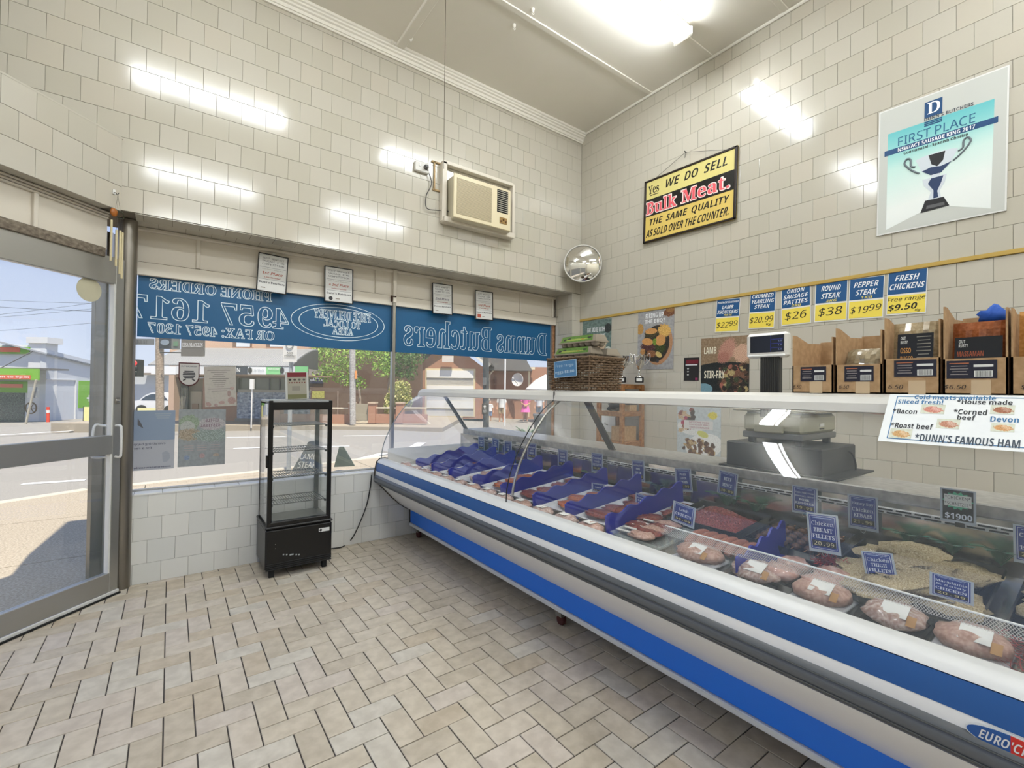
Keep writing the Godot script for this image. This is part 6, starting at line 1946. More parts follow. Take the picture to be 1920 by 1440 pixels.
func build_display_goods():
	var shiny_black := mat(0.03, 0.03, 0.035, 0.15)
	var white_tray := mat(0.82, 0.83, 0.85, 0.2)
	# blue wavy dividers
	var zs := [-3.50, -3.22, -2.95, -2.62, -2.30, -1.99, -1.73, -1.46, -0.84]
	var where := ["against the white end wall", "second from the white end wall", "third from the white end wall", "fourth from the white end wall", "by the front glass joint", "just past the front glass joint", "beside the scotch fillet tickets", "next to the pork chops", "between the rissoles and the chicken breasts"]
	for i in zs.size():
		var xa := 1.62 if i < 8 else 1.60
		var xb := 2.22 if i < 8 else 1.97
		var o := thing("wavy_divider", "bright blue wavy-topped plastic divider " + where[i], "divider", Vector3((xa + xb) / 2, deck((xa + xb) / 2) + 0.006, zs[i]), 0, "blue dividers between the trays")
		o.rotation.z = atan(0.102)
		var w := xb - xa
		var pl := PackedVector2Array([Vector2(-w / 2, 0), Vector2(w / 2, 0)])
		for k in 31:
			var f := 1.0 - k / 30.0
			pl.append(Vector2(-w / 2 + w * f, 0.083 + 0.034 * smoothstep(0.0, 1.0, f) + 0.010 * sin(f * TAU * 4.5)))
		var s := Shape.new()
		s.prism(pl, -0.004, 0.004)
		put("panel", s, M.tray_blue, o)
		box_part("foot", o, Vector3(0, 0.002, 0.012), Vector3(w, 0.004, 0.03), M.tray_blue)
	# trays between the dividers with meat
	var orange := speckled(mat(1, 1, 1, 0.35), 0.04, Color(0.55, 0.25, 0.10), Color(0.80, 0.46, 0.20), 10.0, 0.0, 61)
	var beef := speckled(mat(1, 1, 1, 0.3), 0.03, Color(0.36, 0.14, 0.12), Color(0.60, 0.32, 0.28), 9.0, 0.0, 62)
	var pale := speckled(mat(1, 1, 1, 0.3), 0.03, Color(0.62, 0.46, 0.40), Color(0.80, 0.68, 0.62), 9.0, 0.0, 63)
	var kinds := [["pale pork steak", pale], ["marinated orange schnitzel", orange], ["pale pork steak", pale], ["marinated orange schnitzel", orange], ["dark beef steak", beef], ["marinated orange schnitzel", orange], ["dark beef steak", beef], ["dark beef steak", beef]]
	for i in 8:
		var za: float = zs[i] + 0.02
		var zb: float = (zs[i + 1] if i < 7 else -1.30) - 0.02
		var t := tray("white_tray", "white tray of %ss right of the divider %s" % [kinds[i][0], where[i]], 1.66, 2.20, za, zb, 0.022, white_tray, "white trays between dividers")
		var n := 4
		for k in n:
			var x := 1.76 + 0.115 * k
			var z := (za + zb) / 2 + rng.randf_range(-0.03, 0.03)
			lump("meat_slice", "%s in the white tray %s" % [kinds[i][0], where[i]], "meat", Vector3(x, deck(x) + 0.012, z), Vector3(0.062, 0.016, minf((zb - za) * 0.40, 0.10)), kinds[i][1], 0.5, 10 * i + k, "meat slices in the white trays", rng.randf_range(-0.3, 0.3))
	# foil packs along the front
	var film := speckled(mat(1, 1, 1, 0.08), 0.03, Color(0.60, 0.46, 0.42), Color(0.84, 0.78, 0.74), 8.0, 0.0, 64)
	for i in 13:
		var z := -3.62 + 0.175 * i
		var o := lump("wrapped_pack", "small film-wrapped meat pack lying along the counter front", "meat pack", Vector3(1.585, deck(1.585) + 0.008, z), Vector3(0.045, 0.026, 0.072), film if i % 3 else pale, 0.35, 90 + i, "film-wrapped packs along the counter front", 0.1 * sin(i * 2.0))
		box_part("label", o, Vector3(-0.01, 0.052, 0.0), Vector3(0.04, 0.001, 0.05), M.paper)
	# mince
	var t := tray("black_tray", "black tray heaped with red beef mince under film", 1.90, 2.21, -1.34, -1.00, 0.045, shiny_black, "black trays in the counter")
	var mince_m := speckled(mat(1, 1, 1, 0.35), 0.09, Color(0.36, 0.11, 0.10), Color(0.66, 0.34, 0.30), 6.0, 0.25, 65)
	var mince := thing("beef_mince", "heap of red beef mince in a black tray", "mince", Vector3(2.055, deck(2.055) + 0.016, -1.17))
	var s := Shape.new()
	var ns := FastNoiseLite.new()
	ns.seed = 4
	ns.frequency = 0.22
	var nn := 44
	var H := func(i: int, j: int) -> Vector3:
		var u := float(i) / nn * 2 - 1
		var v := float(j) / nn * 2 - 1
		var e := (1 - pow(absf(u), 4)) * (1 - pow(absf(v), 4))
		return Vector3(u * 0.140, e * (0.045 + 0.012 * sin(u * 5.0 + v * 3.0) + 0.011 * ns.get_noise_2d(i * 3.0, j * 3.0)), v * 0.152)
	for i in nn:
		for j in nn:
			s.quad(H.call(i, j), H.call(i, j + 1), H.call(i + 1, j + 1), H.call(i + 1, j))
	put("heap", s, mince_m, mince)
	# pork sausages
	var sausage := speckled(mat(1, 1, 1, 0.18), 0.08, Color(0.58, 0.34, 0.26), Color(0.78, 0.56, 0.48), 12.0, 0.0, 66)
	tray("clear_tray", "shallow clear tray of plump pink sausages", 1.70, 1.90, -1.14, -0.88, 0.02, pane(0.12), "clear trays in the counter")
	for k in 6:
		var z := -1.115 + 0.042 * k
		var o := thing("sausage", "plump pink sausage in a row in the clear tray", "sausage", Vector3(1.80, deck(1.8) + 0.034, z), 0.1, "sausages in the clear tray")
		rod("casing", o, bent([Vector3(-0.085, -0.006, 0.004), Vector3(-0.07, 0, 0), Vector3(0, 0.008, -0.004), Vector3(0.07, 0.002, 0), Vector3(0.085, -0.004, 0.004)], 3), [0.006, 0.014, 0.018, 0.019, 0.020, 0.021, 0.021, 0.021, 0.020, 0.019, 0.018, 0.014, 0.006], sausage, 10)
	# lamb cutlets and steaks in front of them
	tray("clear_tray", "clear tray of brown lamb cutlets beside the sausages", 1.62, 1.88, -1.44, -1.17, 0.02, pane(0.12), "clear trays in the counter")
	for k in 5:
		var o := lump("lamb_cutlet", "brown lamb cutlet overlapping others in the clear tray", "cutlet", Vector3(1.67 + 0.045 * k, deck(1.7) + 0.012 + 0.004 * k, -1.30), Vector3(0.045, 0.016, 0.06), beef if k % 2 else pale, 0.4, 130 + k, "lamb cutlets", 0.3)
		rod("bone", o, [Vector3(0, 0.018, -0.05), Vector3(0.0, 0.022, -0.11)], 0.005, M.off_white, 6)
	# kebabs under a clear lid
	tray("black_tray", "black tray of dark chicken kebabs under a clear lid", 1.90, 2.21, -0.97, -0.68, 0.040, shiny_black, "black trays in the counter")
	var kebab := speckled(mat(1, 1, 1, 0.25), 0.05, Color(0.22, 0.13, 0.09), Color(0.42, 0.27, 0.17), 9.0, 0.0, 67)
	for k in 6:
		var o := thing("kebab", "dark soy chicken kebab on a wooden stick", "kebab", Vector3(2.05, deck(2.05) + 0.028, -0.935 + 0.045 * k), 0, "kebabs in the black tray")
		rod("stick", o, [Vector3(-0.14, -0.004, 0), Vector3(0.13, 0.022, 0)], 0.002, M.timber, 5)
		s = Shape.new()
		for j in 5:
			s.blob(Vector3(-0.085 + 0.043 * j, 0.004 * j - 0.002, 0), Vector3(0.022, 0.016, 0.018), 0.5, 150 + 7 * k + j, 6, 8)
		put("meat", s, kebab, o)
	# chicken breasts in film
	var chicken := speckled(mat(1, 1, 1, 0.12), 0.02, Color(0.66, 0.48, 0.44), Color(0.82, 0.70, 0.65), 7.0, 0.0, 68)
	tray("black_tray", "small black tray of filmed chicken breasts", 1.62, 1.87, -0.79, -0.55, 0.030, shiny_black, "black trays in the counter")
	for k in 4:
		lump("chicken_breast", "pink chicken breast fillet under film in the small black tray", "chicken breast", Vector3(1.69 + 0.10 * (k % 2), deck(1.74) + 0.014, -0.735 + 0.12 * (k / 2)), Vector3(0.052, 0.028, 0.056), chicken, 0.35, 170 + k, "chicken breasts", 0.4 * k)
	# crumbed schnitzels, two trays
	var crumb := speckled(mat(1, 1, 1, 0.9), 0.10, Color(0.56, 0.49, 0.35), Color(0.84, 0.79, 0.66), 6.0, 0.35, 69)
	tray("black_tray", "large black tray piled with crumbed chicken schnitzels", 1.70, 2.21, -0.65, -0.26, 0.035, shiny_black, "black trays in the counter")
	var pc := [[2.06, 0.020, -0.54, 0.13, 0.095, 0.2], [2.07, 0.018, -0.36, 0.12, 0.090, -0.3], [1.90, 0.018, -0.56, 0.12, 0.085, 0.5], [1.78, 0.018, -0.50, 0.085, 0.10, 0.0], [1.86, 0.018, -0.34, 0.13, 0.08, 0.4], [1.98, 0.052, -0.45, 0.13, 0.095, 0.1], [1.84, 0.050, -0.43, 0.11, 0.09, -0.4], [2.08, 0.054, -0.47, 0.10, 0.10, 0.7]]
	for k in pc.size():
		var q: Array = pc[k]
		lump("crumbed_schnitzel", "golden crumbed chicken schnitzel in the large pile", "schnitzel", Vector3(q[0], deck(q[0]) + q[1] - 0.004, q[2]), Vector3(q[3], 0.022, q[4]), crumb, 0.55, 200 + k, "crumbed schnitzels in the large tray", q[5])
	tray("black_tray", "black tray of crumbed chicken kievs by the schnitzel tray", 1.78, 2.21, -0.22, 0.12, 0.035, shiny_black, "black trays in the counter")
	for k in 6:
		var x := 1.88 + 0.12 * (k % 3)
		lump("crumbed_kiev", "rounded crumbed chicken kiev beside the schnitzel tray", "kiev", Vector3(x, deck(x) + 0.014, -0.14 + 0.14 * (k / 3)), Vector3(0.07, 0.036, 0.07), crumb, 0.5, 220 + k, "crumbed kievs", 0.3 * k)
	# larger packs along the front
	var packs := [[-1.02, 0.18, pale, "rissoles"], [-0.80, 0.17, film, "pork"], [-0.60, 0.16, pale, "chicken"], [-0.42, 0.15, film, "schnitzel"], [-0.26, 0.15, pale, "fillets"]]
	for k in packs.size():
		var q: Array = packs[k]
		var o := thing("vacuum_pack", "glossy film-wrapped %s pack with a white label at the counter front" % ["pink mince", "pale sausage", "chicken thigh", "white-topped drumstick", "brown-edged chicken"][k], "meat pack", Vector3(1.662, deck(1.66) + 0.006, q[0]), 0, "large packs along the counter front")
		s = Shape.new()
		s.blob(Vector3(0, 0.030, 0), Vector3(0.075, 0.032, q[1] / 2), 0.25, 240 + k, 10, 16)
		put("wrapped_meat", s, q[2], o)
		box_part("foam_tray", o, Vector3(0, 0.006, 0), Vector3(0.14, 0.012, q[1] * 0.95), M.dark if k % 2 else white_tray, 0.004)
		box_part("label", o, Vector3(-0.035, 0.058, 0.01), Vector3(0.055, 0.001, 0.06), M.paper, 0.0, Basis(Vector3(0, 0, 1), 0.4))
		box_part("small_label", o, Vector3(-0.055, 0.044, 0.05), Vector3(0.03, 0.001, 0.02), mat(0.70, 0.52, 0.30, 0.5), 0.0, Basis(Vector3(0, 0, 1), 0.7))
	var rp := thing("red_vacuum_pack", "large deep red vacuum-packed beef with printed bag", "meat pack", Vector3(1.672, deck(1.67) + 0.006, -0.06))
	s = Shape.new(); s.blob(Vector3(0, 0.034, 0), Vector3(0.085, 0.036, 0.12), 0.3, 260, 10, 16)
	put("bag", s, speckled(mat(1, 1, 1, 0.1), 0.03, Color(0.36, 0.07, 0.09), Color(0.62, 0.24, 0.27), 6.0, 0.0, 70), rp)
	var lt := letters(rp, "WESTERN CRYOVAC", Vector3(-0.052, 0.066, -0.03), 0.09, 0.010, wm_ink(), "bold")
	lt.basis = Basis(Vector3(0, 0, 1), Vector3(0.6, 0.8, 0).normalized(), Vector3(-0.8, 0.6, 0).normalized())
	# red shredded garnish
	var gs := Shape.new()
	var r := RandomNumberGenerator.new()
	r.seed = 3
	for k in 1500:
		var zone := k % 3
		var p := Vector3(r.randf_range(1.60, 1.80), 0, r.randf_range(-0.22, 0.15)) if zone < 2 else Vector3(r.randf_range(1.86, 1.92), 0, r.randf_range(-0.70, -0.62))
		p.y = deck(p.x) + r.randf_range(0.006, 0.034 if zone < 2 else 0.05)
		var d := Vector3(r.randf_range(-1, 1), r.randf_range(-0.4, 0.6), r.randf_range(-1, 1)).normalized() * 0.024
		var w := Vector3(r.randf_range(-1, 1), r.randf_range(-1, 1), r.randf_range(-1, 1)).normalized() * 0.0012
		gs.quad(p - w, p + w, p + d + w, p + d - w)
	var gn := put("shredded_garnish", gs, mat(0.62, 0.03, 0.06, 0.4), self)
	tag(gn, "fluffy red shredded plastic garnish between the trays", "garnish")
	gn.set_meta("kind", "stuff")
	# ferns along the back
	var green := mat(0.05, 0.36, 0.22, 0.4)
	var blue_green := mat(0.10, 0.33, 0.42, 0.4)
	var spots := [[-3.45, 0.06, green, "small green plastic fern near the white end wall"], [-2.15, 0.06, green, "green plastic fern by the rump steak ticket"], [-1.62, 0.08, blue_green, "blue-green plastic fern behind the scotch fillet ticket"], [-1.22, 0.11, green, "large green plastic fern behind the beef mince"], [-1.08, 0.09, green, "green plastic fern at the corner of the mince tray"], [-0.80, 0.08, blue_green, "dark plastic fern behind the kebabs"], [-0.52, 0.09, green, "green plastic fern behind the schnitzels"], [-0.40, 0.08, green, "low green plastic fern under the schnitzel ticket"], [-0.28, 0.10, green, "green plastic fern between the two crumbed trays"]]
	for f in spots:
		fern(Vector3(2.225, deck(2.22) + 0.02 + 0.02, f[0]), -PI / 2 + 0.3, f[1], f[3], f[2])
	# price tickets
	var back := 2.236
	ticket([[896, 818], [908, 819], [909, 846], [898, 845]], back, ["Diced", "LAMB", "CURRY"], "19.99", "tiny blue price ticket nearest the white end wall")
	ticket([[924, 820], [937, 824], [934, 848], [921, 844]], back, ["Lamb", "LEG", "STEAK"], "21.99", "tilted tiny blue price ticket, second from the white end wall")
	ticket([[947, 826], [960, 828], [960, 856], [945, 854]], back, ["Beef", "STIR", "FRY"], "18.99", "tiny blue price ticket, third from the white end wall")
	ticket([[990, 829], [1006, 832], [1006, 864], [988, 861]], back, ["Marinated", "Lamb", "CHOPS"], "20.99", "blue price ticket just before the front glass joint")
	ticket([[1047, 841], [1065, 844], [1065, 879], [1045, 876]], back, ["Rump", "PLATE", "STEAK"], "19.99", "blue price ticket reading plate steak")
	ticket([[1109, 848], [1131, 851], [1131, 888], [1109, 885]], back, ["Crumbed", "Lamb", "CUTLETS"], "44.99", "blue price ticket for crumbed lamb cutlets")
	ticket([[1184, 861], [1208, 864], [1210, 904], [1186, 902]], back, ["Sizzling Beef", "BBQ", "STEAK"], "17.99", "blue price ticket for barbecue steak")
	ticket([[1265, 877], [1296, 879], [1299, 923], [1268, 921]], back, ["Pork", "LOIN", "CHOPS"], "20.99", "blue price ticket for pork loin chops")
	ticket([[1350, 880], [1386, 890], [1379, 936], [1343, 926]], back, ["BEEF", "MINCE"], "20.99", "blue price ticket for beef mince")
	ticket([[1486, 908], [1535, 917], [1531, 968], [1484, 960]], back, ["Apple, Sage, Onion", "Rosemary, Carrot", "PORK", "RISSOLES"], "19.99", "blue price ticket for pork rissoles")
	ticket([[1591, 926], [1648, 933], [1646, 999], [1589, 988]], back, ["Honey Soy", "Chicken", "KEBABS"], "21.99", "blue price ticket for honey soy chicken kebabs")
	ticket([[1764, 912], [1832, 924], [1829, 985], [1762, 977]], back - 0.06, [], "$1900", "black and green starburst ticket for chicken schnitzel", true)
	ticket([[1902, 982], [1985, 995], [1982, 1068], [1898, 1052]], back - 0.08, ["CHICKEN", "KIEVS", "190G EA"], "26.99", "pale ticket handwritten for chicken kievs")
	ticket([[1113, 905], [1138, 910], [1132, 924], [1106, 921]], 2.0, ["Lamb"], "24.99", "low tilted blue ticket behind the pale glare")
	ticket([[1199, 927], [1226, 931], [1207, 960], [1184, 948]], 1.98, ["Sizzling Beef", "T-BONE", "STEAK"], "26.99", "tilted blue ticket for t-bone steak")
	ticket([[1270, 939], [1311, 955], [1296, 990], [1252, 974]], 1.88, ["Lamb", "CUTLETS"], "54.99", "tilted blue ticket for lamb cutlets in front of the mince")
	ticket([[1516, 960], [1576, 968], [1573, 1041], [1514, 1031]], 1.86, ["Chicken", "BREAST", "FILLETS"], "20.99", "upright blue ticket for chicken breast fillets")
	ticket([[1633, 1037], [1694, 1041], [1667, 1094], [1606, 1084]], 1.80, ["Chicken", "THIGH", "FILLETS"], "20.99", "leaning blue ticket for chicken thigh fillets")
	ticket([[1752, 1073], [1831, 1094], [1822, 1135], [1734, 1112]], 1.72, ["Macadamia", "& Satay", "CHICKEN"], "20.99", "leaning blue ticket for macadamia and satay chicken")


# ------------------------------------------------------------------ the street outside
# Street things are laid out along the far kerb, which runs square to the line of sight: x along the kerb, z towards the shop.
var SB := Basis(Vector3(cos(deg_to_rad(36.339)), 0, sin(deg_to_rad(36.339))), Vector3.UP, Vector3(-sin(deg_to_rad(36.339)), 0, cos(deg_to_rad(36.339))))

func sp(x: float, y: float, dep: float) -> Vector3:
	return SB.inverse() * at_depth(x, y, dep)

func outdoors(called: String, label: String, category: String, x: float, y: float, dep: float, group := "") -> Node3D:
	var o := thing(called, label, category, at_depth(x, y, dep), 0, group)
	o.basis = SB
	o.set_meta("base", sp(x, y, dep))
	return o

func rect(o: Node3D, called: String, x0: float, y0: float, x1: float, y1: float, dep: float, thick: float, m: Material, parent: Node = null) -> MeshInstance3D:
	var base: Vector3 = o.get_meta("base")
	var ym := (y0 + y1) / 2
	var xm := (x0 + x1) / 2
	var l := sp(x0, ym, dep).x
	var r := sp(x1, ym, dep).x
	var lo := sp(xm, y1, dep).y
	var hi := sp(xm, y0, dep).y
	return box_part(called, o if parent == null else parent, Vector3((l + r) / 2, (lo + hi) / 2, -dep - thick / 2) - base, Vector3(r - l, hi - lo, thick), m)

func words(o: Node3D, txt: String, x0: float, y0: float, x1: float, y1: float, dep: float, m: Material, kind := "bold"):
	var base: Vector3 = o.get_meta("base")
	var p := sp((x0 + x1) / 2, (y0 + y1) / 2, dep) - base
	letters(o, txt, p, sp(x1, y0, dep).x - sp(x0, y0, dep).x, sp(x0, y0, dep).y - sp(x0, y1, dep).y, m, kind)

func pole(o: Node3D, called: String, x0: float, y0: float, x1: float, y1: float, dep: float, r: float, m: Material, sides := 10):
	var base: Vector3 = o.get_meta("base")
	rod(called, o, [sp(x0, y0, dep) - base, sp(x1, y1, dep) - base], r, m, sides)

func ground_at(l: float, d: float) -> float:
	var h := -0.13
	if l < -6.0: h += 0.030 * (l + 6.0) * clampf((d - 5.0) / 15.0, 0.0, 1.0)
	if l > -3.0: h -= 0.22 * clampf((d - 9.0) / 15.0, 0.0, 1.0) * clampf((l + 3.0) / 2.0, 0.0, 1.0)
	return h

func build_street():
	var asphalt := speckled(mat(1, 1, 1, 0.9), 0.25, Color(0.46, 0.45, 0.43), Color(0.60, 0.585, 0.56), 0.9, 0.0, 80)
	var concrete := speckled(mat(1, 1, 1, 0.9), 0.12, Color(0.52, 0.48, 0.42), Color(0.68, 0.64, 0.57), 1.6, 0.0, 81)
	var brick := speckled(mat(1, 1, 1, 0.9), 0.2, Color(0.56, 0.40, 0.32), Color(0.72, 0.55, 0.46), 1.5, 0.0, 82)
	brick.uv1_scale = Vector3(1.2, 5.0, 1.2)
	var dark_brick := speckled(mat(1, 1, 1, 0.9), 0.2, Color(0.30, 0.22, 0.18), Color(0.44, 0.34, 0.28), 1.5, 0.0, 83)
	dark_brick.uv1_scale = Vector3(1.2, 5.0, 1.2)
	var white_wall := mat(0.80, 0.81, 0.82, 0.8)
	var kerb_m := mat(0.70, 0.68, 0.63, 0.9)
	var paint_m := mat(0.86, 0.87, 0.88, 0.7)
	var slate := mat(0.42, 0.41, 0.40, 0.8)
	# road
	var s := Shape.new()
	var P := func(i: int, j: int) -> Vector3:
		var l := -46.0 + 2.0 * i
		var d := 1.0 + 1.6 * j
		return SB * Vector3(l, ground_at(l, d), -d)
	for i in 40:
		for j in 28:
			s.quad(P.call(i, j), P.call(i + 1, j), P.call(i + 1, j + 1), P.call(i, j + 1))
	var road := put("road", s, asphalt, self)
	road.set_meta("kind", "structure")
	# near footpath: concrete slabs up to the kerb
	var fp := structure("footpath")
	var edge := []
	for q in [[-700, 1010], [-300, 980], [0, 942], [165, 917], [300, 903], [480, 884], [662, 862], [760, 852], [900, 838], [1100, 822]]:
		edge.append(on_y(q[0], q[1], 0.0))
	var poly := PackedVector2Array([Vector2(-0.96, -3.3), Vector2(-0.96, 3.6), Vector2(-3.4, 3.6)])
	for e in edge: poly.append(Vector2(e.x, e.z))
	poly.append_array(PackedVector2Array([Vector2(9.0, -4.2), Vector2(-0.22, -4.2)]))
	for i in range(-8, 10):
		for j in range(-8, 4):
			var cell := PackedVector2Array([Vector2(i * 1.5 - 0.24, j * 1.5 - 0.4), Vector2(i * 1.5 + 1.25, j * 1.5 - 0.4), Vector2(i * 1.5 + 1.25, j * 1.5 + 1.09), Vector2(i * 1.5 - 0.24, j * 1.5 + 1.09)])
			for piece in Geometry2D.intersect_polygons(poly, cell):
				var pl := PackedVector2Array()
				for v in piece: pl.append(Vector2(v.x, -v.y))
				s = Shape.new()
				s.t = Transform3D(Basis(Vector3(1, 0, 0), Vector3(0, 0, -1), Vector3(0, 1, 0)), Vector3.ZERO)
				s.prism(pl, -0.16, -0.012)
				put("slab", s, concrete, fp)
	s = Shape.new()
	for i in edge.size() - 1:
		var a: Vector3 = edge[i]
		var b: Vector3 = edge[i + 1]
		var d := (b - a).normalized()
		s.cbox((a + b) / 2 + Vector3(0, -0.075, 0) + d.cross(Vector3.UP) * -0.05, Vector3((b - a).length() + 0.03, 0.15, 0.13), 0.02, Basis(d, Vector3.UP, d.cross(Vector3.UP)))
	put("kerb", s, kerb_m, fp)
	# painted lines
	var ln := structure("road_lines")
	for q in [[425, 820, 735, 816.5, 0.12], [438, 841, 490, 839, 0.11], [490, 839, 655, 836.5, 0.11], [0, 815.5, 165, 806, 0.14], [0, 853, 80, 845, 0.0], [42, 907.5, 160, 900, 0.12], [740, 860, 790, 830, 0.25], [663, 864, 720, 850, 0.2]]:
		if q[4] == 0.0: continue
		var a := on_y(q[0], q[1], -0.13)
		var b := on_y(q[2], q[3], -0.13)
		for p in [0, 1]:
			var v := a if p == 0 else b
			var loc := SB.inverse() * v
			v = on_y(q[0] if p == 0 else q[2], q[1] if p == 0 else q[3], ground_at(loc.x, -loc.z) + 0.008)
			if p == 0: a = v
			else: b = v
		var d := (b - a).normalized()
		s = Shape.new()
		s.box((a + b) / 2, Vector3((b - a).length(), 0.006, q[4]), Basis(d, d.cross(Vector3(0, 0, 1)).cross(d).normalized() if false else Vector3.UP, d.cross(Vector3.UP)))
		put("line", s, paint_m, ln)
	# far footpath and forecourt
	var ff := structure("far_footpath")
	s = Shape.new()
	s.t = Transform3D(SB, Vector3.ZERO)
	s.span(Vector3(-16.0, -0.4, -26.0), Vector3(-2.4, -0.03, -16.3))
	s.span(Vector3(-16.0, -0.4, -16.3), Vector3(-2.4, -0.015, -16.15))
	put("paving", s, concrete, ff)
	s = Shape.new()
	s.t = Transform3D(SB, Vector3.ZERO)
	s.span(Vector3(-46.0, -1.3, -34.0), Vector3(-20.0, -0.78, -24.6))
	put("paving", s, concrete, ff)
	s = Shape.new()
	s.t = Transform3D(SB, Vector3.ZERO)
	s.quad(Vector3(-2.4, -0.24, -16.2), Vector3(8.0, -0.24, -16.2), Vector3(8.0, -0.45, -30.0), Vector3(-2.4, -0.45, -30.0))
	put("paving", s, concrete, ff)

	# --- pharmacy across the side street
	var D := 26.0
	var green := mat(0.44, 0.66, 0.18, 0.6)
	var orange := mat(0.82, 0.38, 0.26, 0.6)
	var ph := outdoors("pharmacy_building", "white single-storey corner pharmacy with bright green signs", "building", 72, 792, D)
	rect(ph, "front_wall", -220, 660, 78, 792, D + 0.3, 0.3, white_wall)
	rect(ph, "parapet", -220, 645, 60, 690, D + 0.1, 0.3, white_wall)
	rect(ph, "corner_pier", 52, 640, 84, 792, D, 0.7, white_wall)
	rect(ph, "pier_cap", 49, 632, 89, 643, D - 0.1, 0.9, white_wall)
	rect(ph, "green_sign", -220, 649, 55, 662, D - 0.05, 0.1, green)
	rect(ph, "red_patch", 0, 651, 37, 660, D - 0.08, 0.03, orange)
	rect(ph, "awning_board", -220, 690, 72, 711, D - 1.6, 0.08, green)
	rect(ph, "awning_roof", -220, 688, 75, 691, D - 1.5, 1.6, slate)
	rect(ph, "red_patch", -20, 703, 57, 711, D - 1.63, 0.02, orange)
	words(ph, "7am to 9pm", -15, 704.5, 54, 709.5, D - 1.66, M.white)
	rect(ph, "green_sign", -220, 714, 55, 735, D + 0.2, 0.06, green)
	rect(ph, "red_patch", 0, 720, 42, 727, D + 0.17, 0.02, orange)
	rect(ph, "shop_glass", -220, 735, 45, 790, D + 0.25, 0.04, speckled(mat(1, 1, 1, 0.1), 0.06, Color(0.12, 0.16, 0.17), Color(0.50, 0.54, 0.52), 0.8, 0.0, 84))
	var base: Vector3 = ph.get_meta("base")
	var a := sp(84, 792, D) - base
	var b := sp(210, 788, 31.0) - base
	var dir := Vector3(b.x - a.x, 0, b.z - a.z)
	var side := Node3D.new()
	side.name = "side_wall"
	ph.add_child(side)
	side.position = Vector3(a.x, 0, a.z)
	side.basis = Basis(dir.normalized(), Vector3.UP, dir.normalized().cross(Vector3.UP))
	var L := dir.length()
	var hw := sp(90, 655, D).y - base.y
	s = Shape.new(); s.prism(PackedVector2Array([Vector2(0, -0.2), Vector2(L, -0.2), Vector2(L, hw * 0.83), Vector2(0, hw)]), -0.3, 0.0); put("masonry", s, mat(0.74, 0.76, 0.79, 0.8), side)
	s = Shape.new(); s.box(Vector3(L * 0.72, 1.55, 0.02), Vector3(L * 0.55, 1.65, 0.04)); put("green_panel", s, green, side)
	letters(side, "Strait", Vector3(L * 0.86, 1.30, 0.05), 1.5, 0.30, M.white, "bold")
	letters(side, "+", Vector3(L * 0.60, 1.30, 0.05), 0.4, 0.4, M.white, "bold")
	s = Shape.new(); s.box(Vector3(L * 0.85, 0.82, 0.03), Vector3(L * 0.25, 0.36, 0.05)); put("open_patch", s, orange, side)
	letters(side, "OPEN", Vector3(L * 0.82, 0.82, 0.06), 1.0, 0.26, M.white, "bold")
	s = Shape.new(); s.box(Vector3(L * 0.20, 2.42, 0.03), Vector3(L * 0.40, 0.06, 0.06)); put("door_trim", s, white_wall, side)
	s = Shape.new(); s.box(Vector3(L * 0.40, 1.2, 0.03), Vector3(0.08, 2.4, 0.06)); put("door_trim", s, white_wall, side)
	s = Shape.new(); s.box(Vector3(L * 0.5, hw * 0.93, -1.2), Vector3(L * 1.06, 0.08, 2.8), Basis(Vector3(0, 0, 1), -atan(hw * 0.17 / L)) * Basis(Vector3(1, 0, 0), 0.25)); put("roof_sheet", s, mat(0.55, 0.57, 0.60, 0.5), side)
	for k in 14:
		s = Shape.new(); s.box(Vector3(L * (k + 0.5) / 14.0, hw * (1.0 - 0.17 * (k + 0.5) / 14.0) - 0.02 + 0.05, -1.2), Vector3(0.05, 0.05, 2.8), Basis(Vector3(0, 0, 1), -atan(hw * 0.17 / L)) * Basis(Vector3(1, 0, 0), 0.25)); put("roof_rib", s, mat(0.46, 0.48, 0.52, 0.5), side)
	pole(ph, "tie_rod", 62, 658, -40, 712, D - 0.6, 0.03, M.grey)
	var bo := outdoors("safety_bollard", "short orange and white bollard by the pharmacy side wall", "bollard", 90, 792, 25.0)
	pole(bo, "post", 90, 792, 90, 763, 25.0, 0.07, mat(0.82, 0.24, 0.14, 0.6))
	pole(bo, "white_band", 90, 774, 90, 769, 25.0, 0.075, M.white)
	var lp := outdoors("leaning_sign", "leaning grey street sign post in front of the pharmacy", "sign", 47, 800, 23.5)
	pole(lp, "post", 47, 800, 68, 712, 23.5, 0.05, mat(0.66, 0.64, 0.58, 0.6))
	rect(lp, "sign_back", 52, 726, 70, 746, 23.6, 0.03, mat(0.52, 0.54, 0.56, 0.5))
	var wl := outdoors("wheel_ornament", "round spoked wheel ornament on the pharmacy corner", "ornament", 58, 765, 25.5)
	s = Shape.new()
	var ringp := []
	for k in 25: ringp.append(Vector3(cos(TAU * k / 24) * 0.30, sin(TAU * k / 24) * 0.30, 0))
	s.tube(ringp, 0.035, 6, false); put("rim", s, mat(0.40, 0.34, 0.26, 0.7), wl)
	for k in 3: rod("spoke", wl, [Vector3(cos(PI * k / 3) * 0.3, sin(PI * k / 3) * 0.3, 0), Vector3(-cos(PI * k / 3) * 0.3, -sin(PI * k / 3) * 0.3, 0)], 0.02, mat(0.40, 0.34, 0.26, 0.7), 6)
	var sb := outdoors("yellow_sandwich_board", "pale yellow sandwich board on the pharmacy footpath", "sign", 163, 792, 24.8)
	rect(sb, "board", 157, 763, 172, 789, 24.8, 0.05, mat(0.88, 0.86, 0.58, 0.6))
	rect(sb, "frame", 155.5, 762, 157, 793, 24.8, 0.05, M.dark)

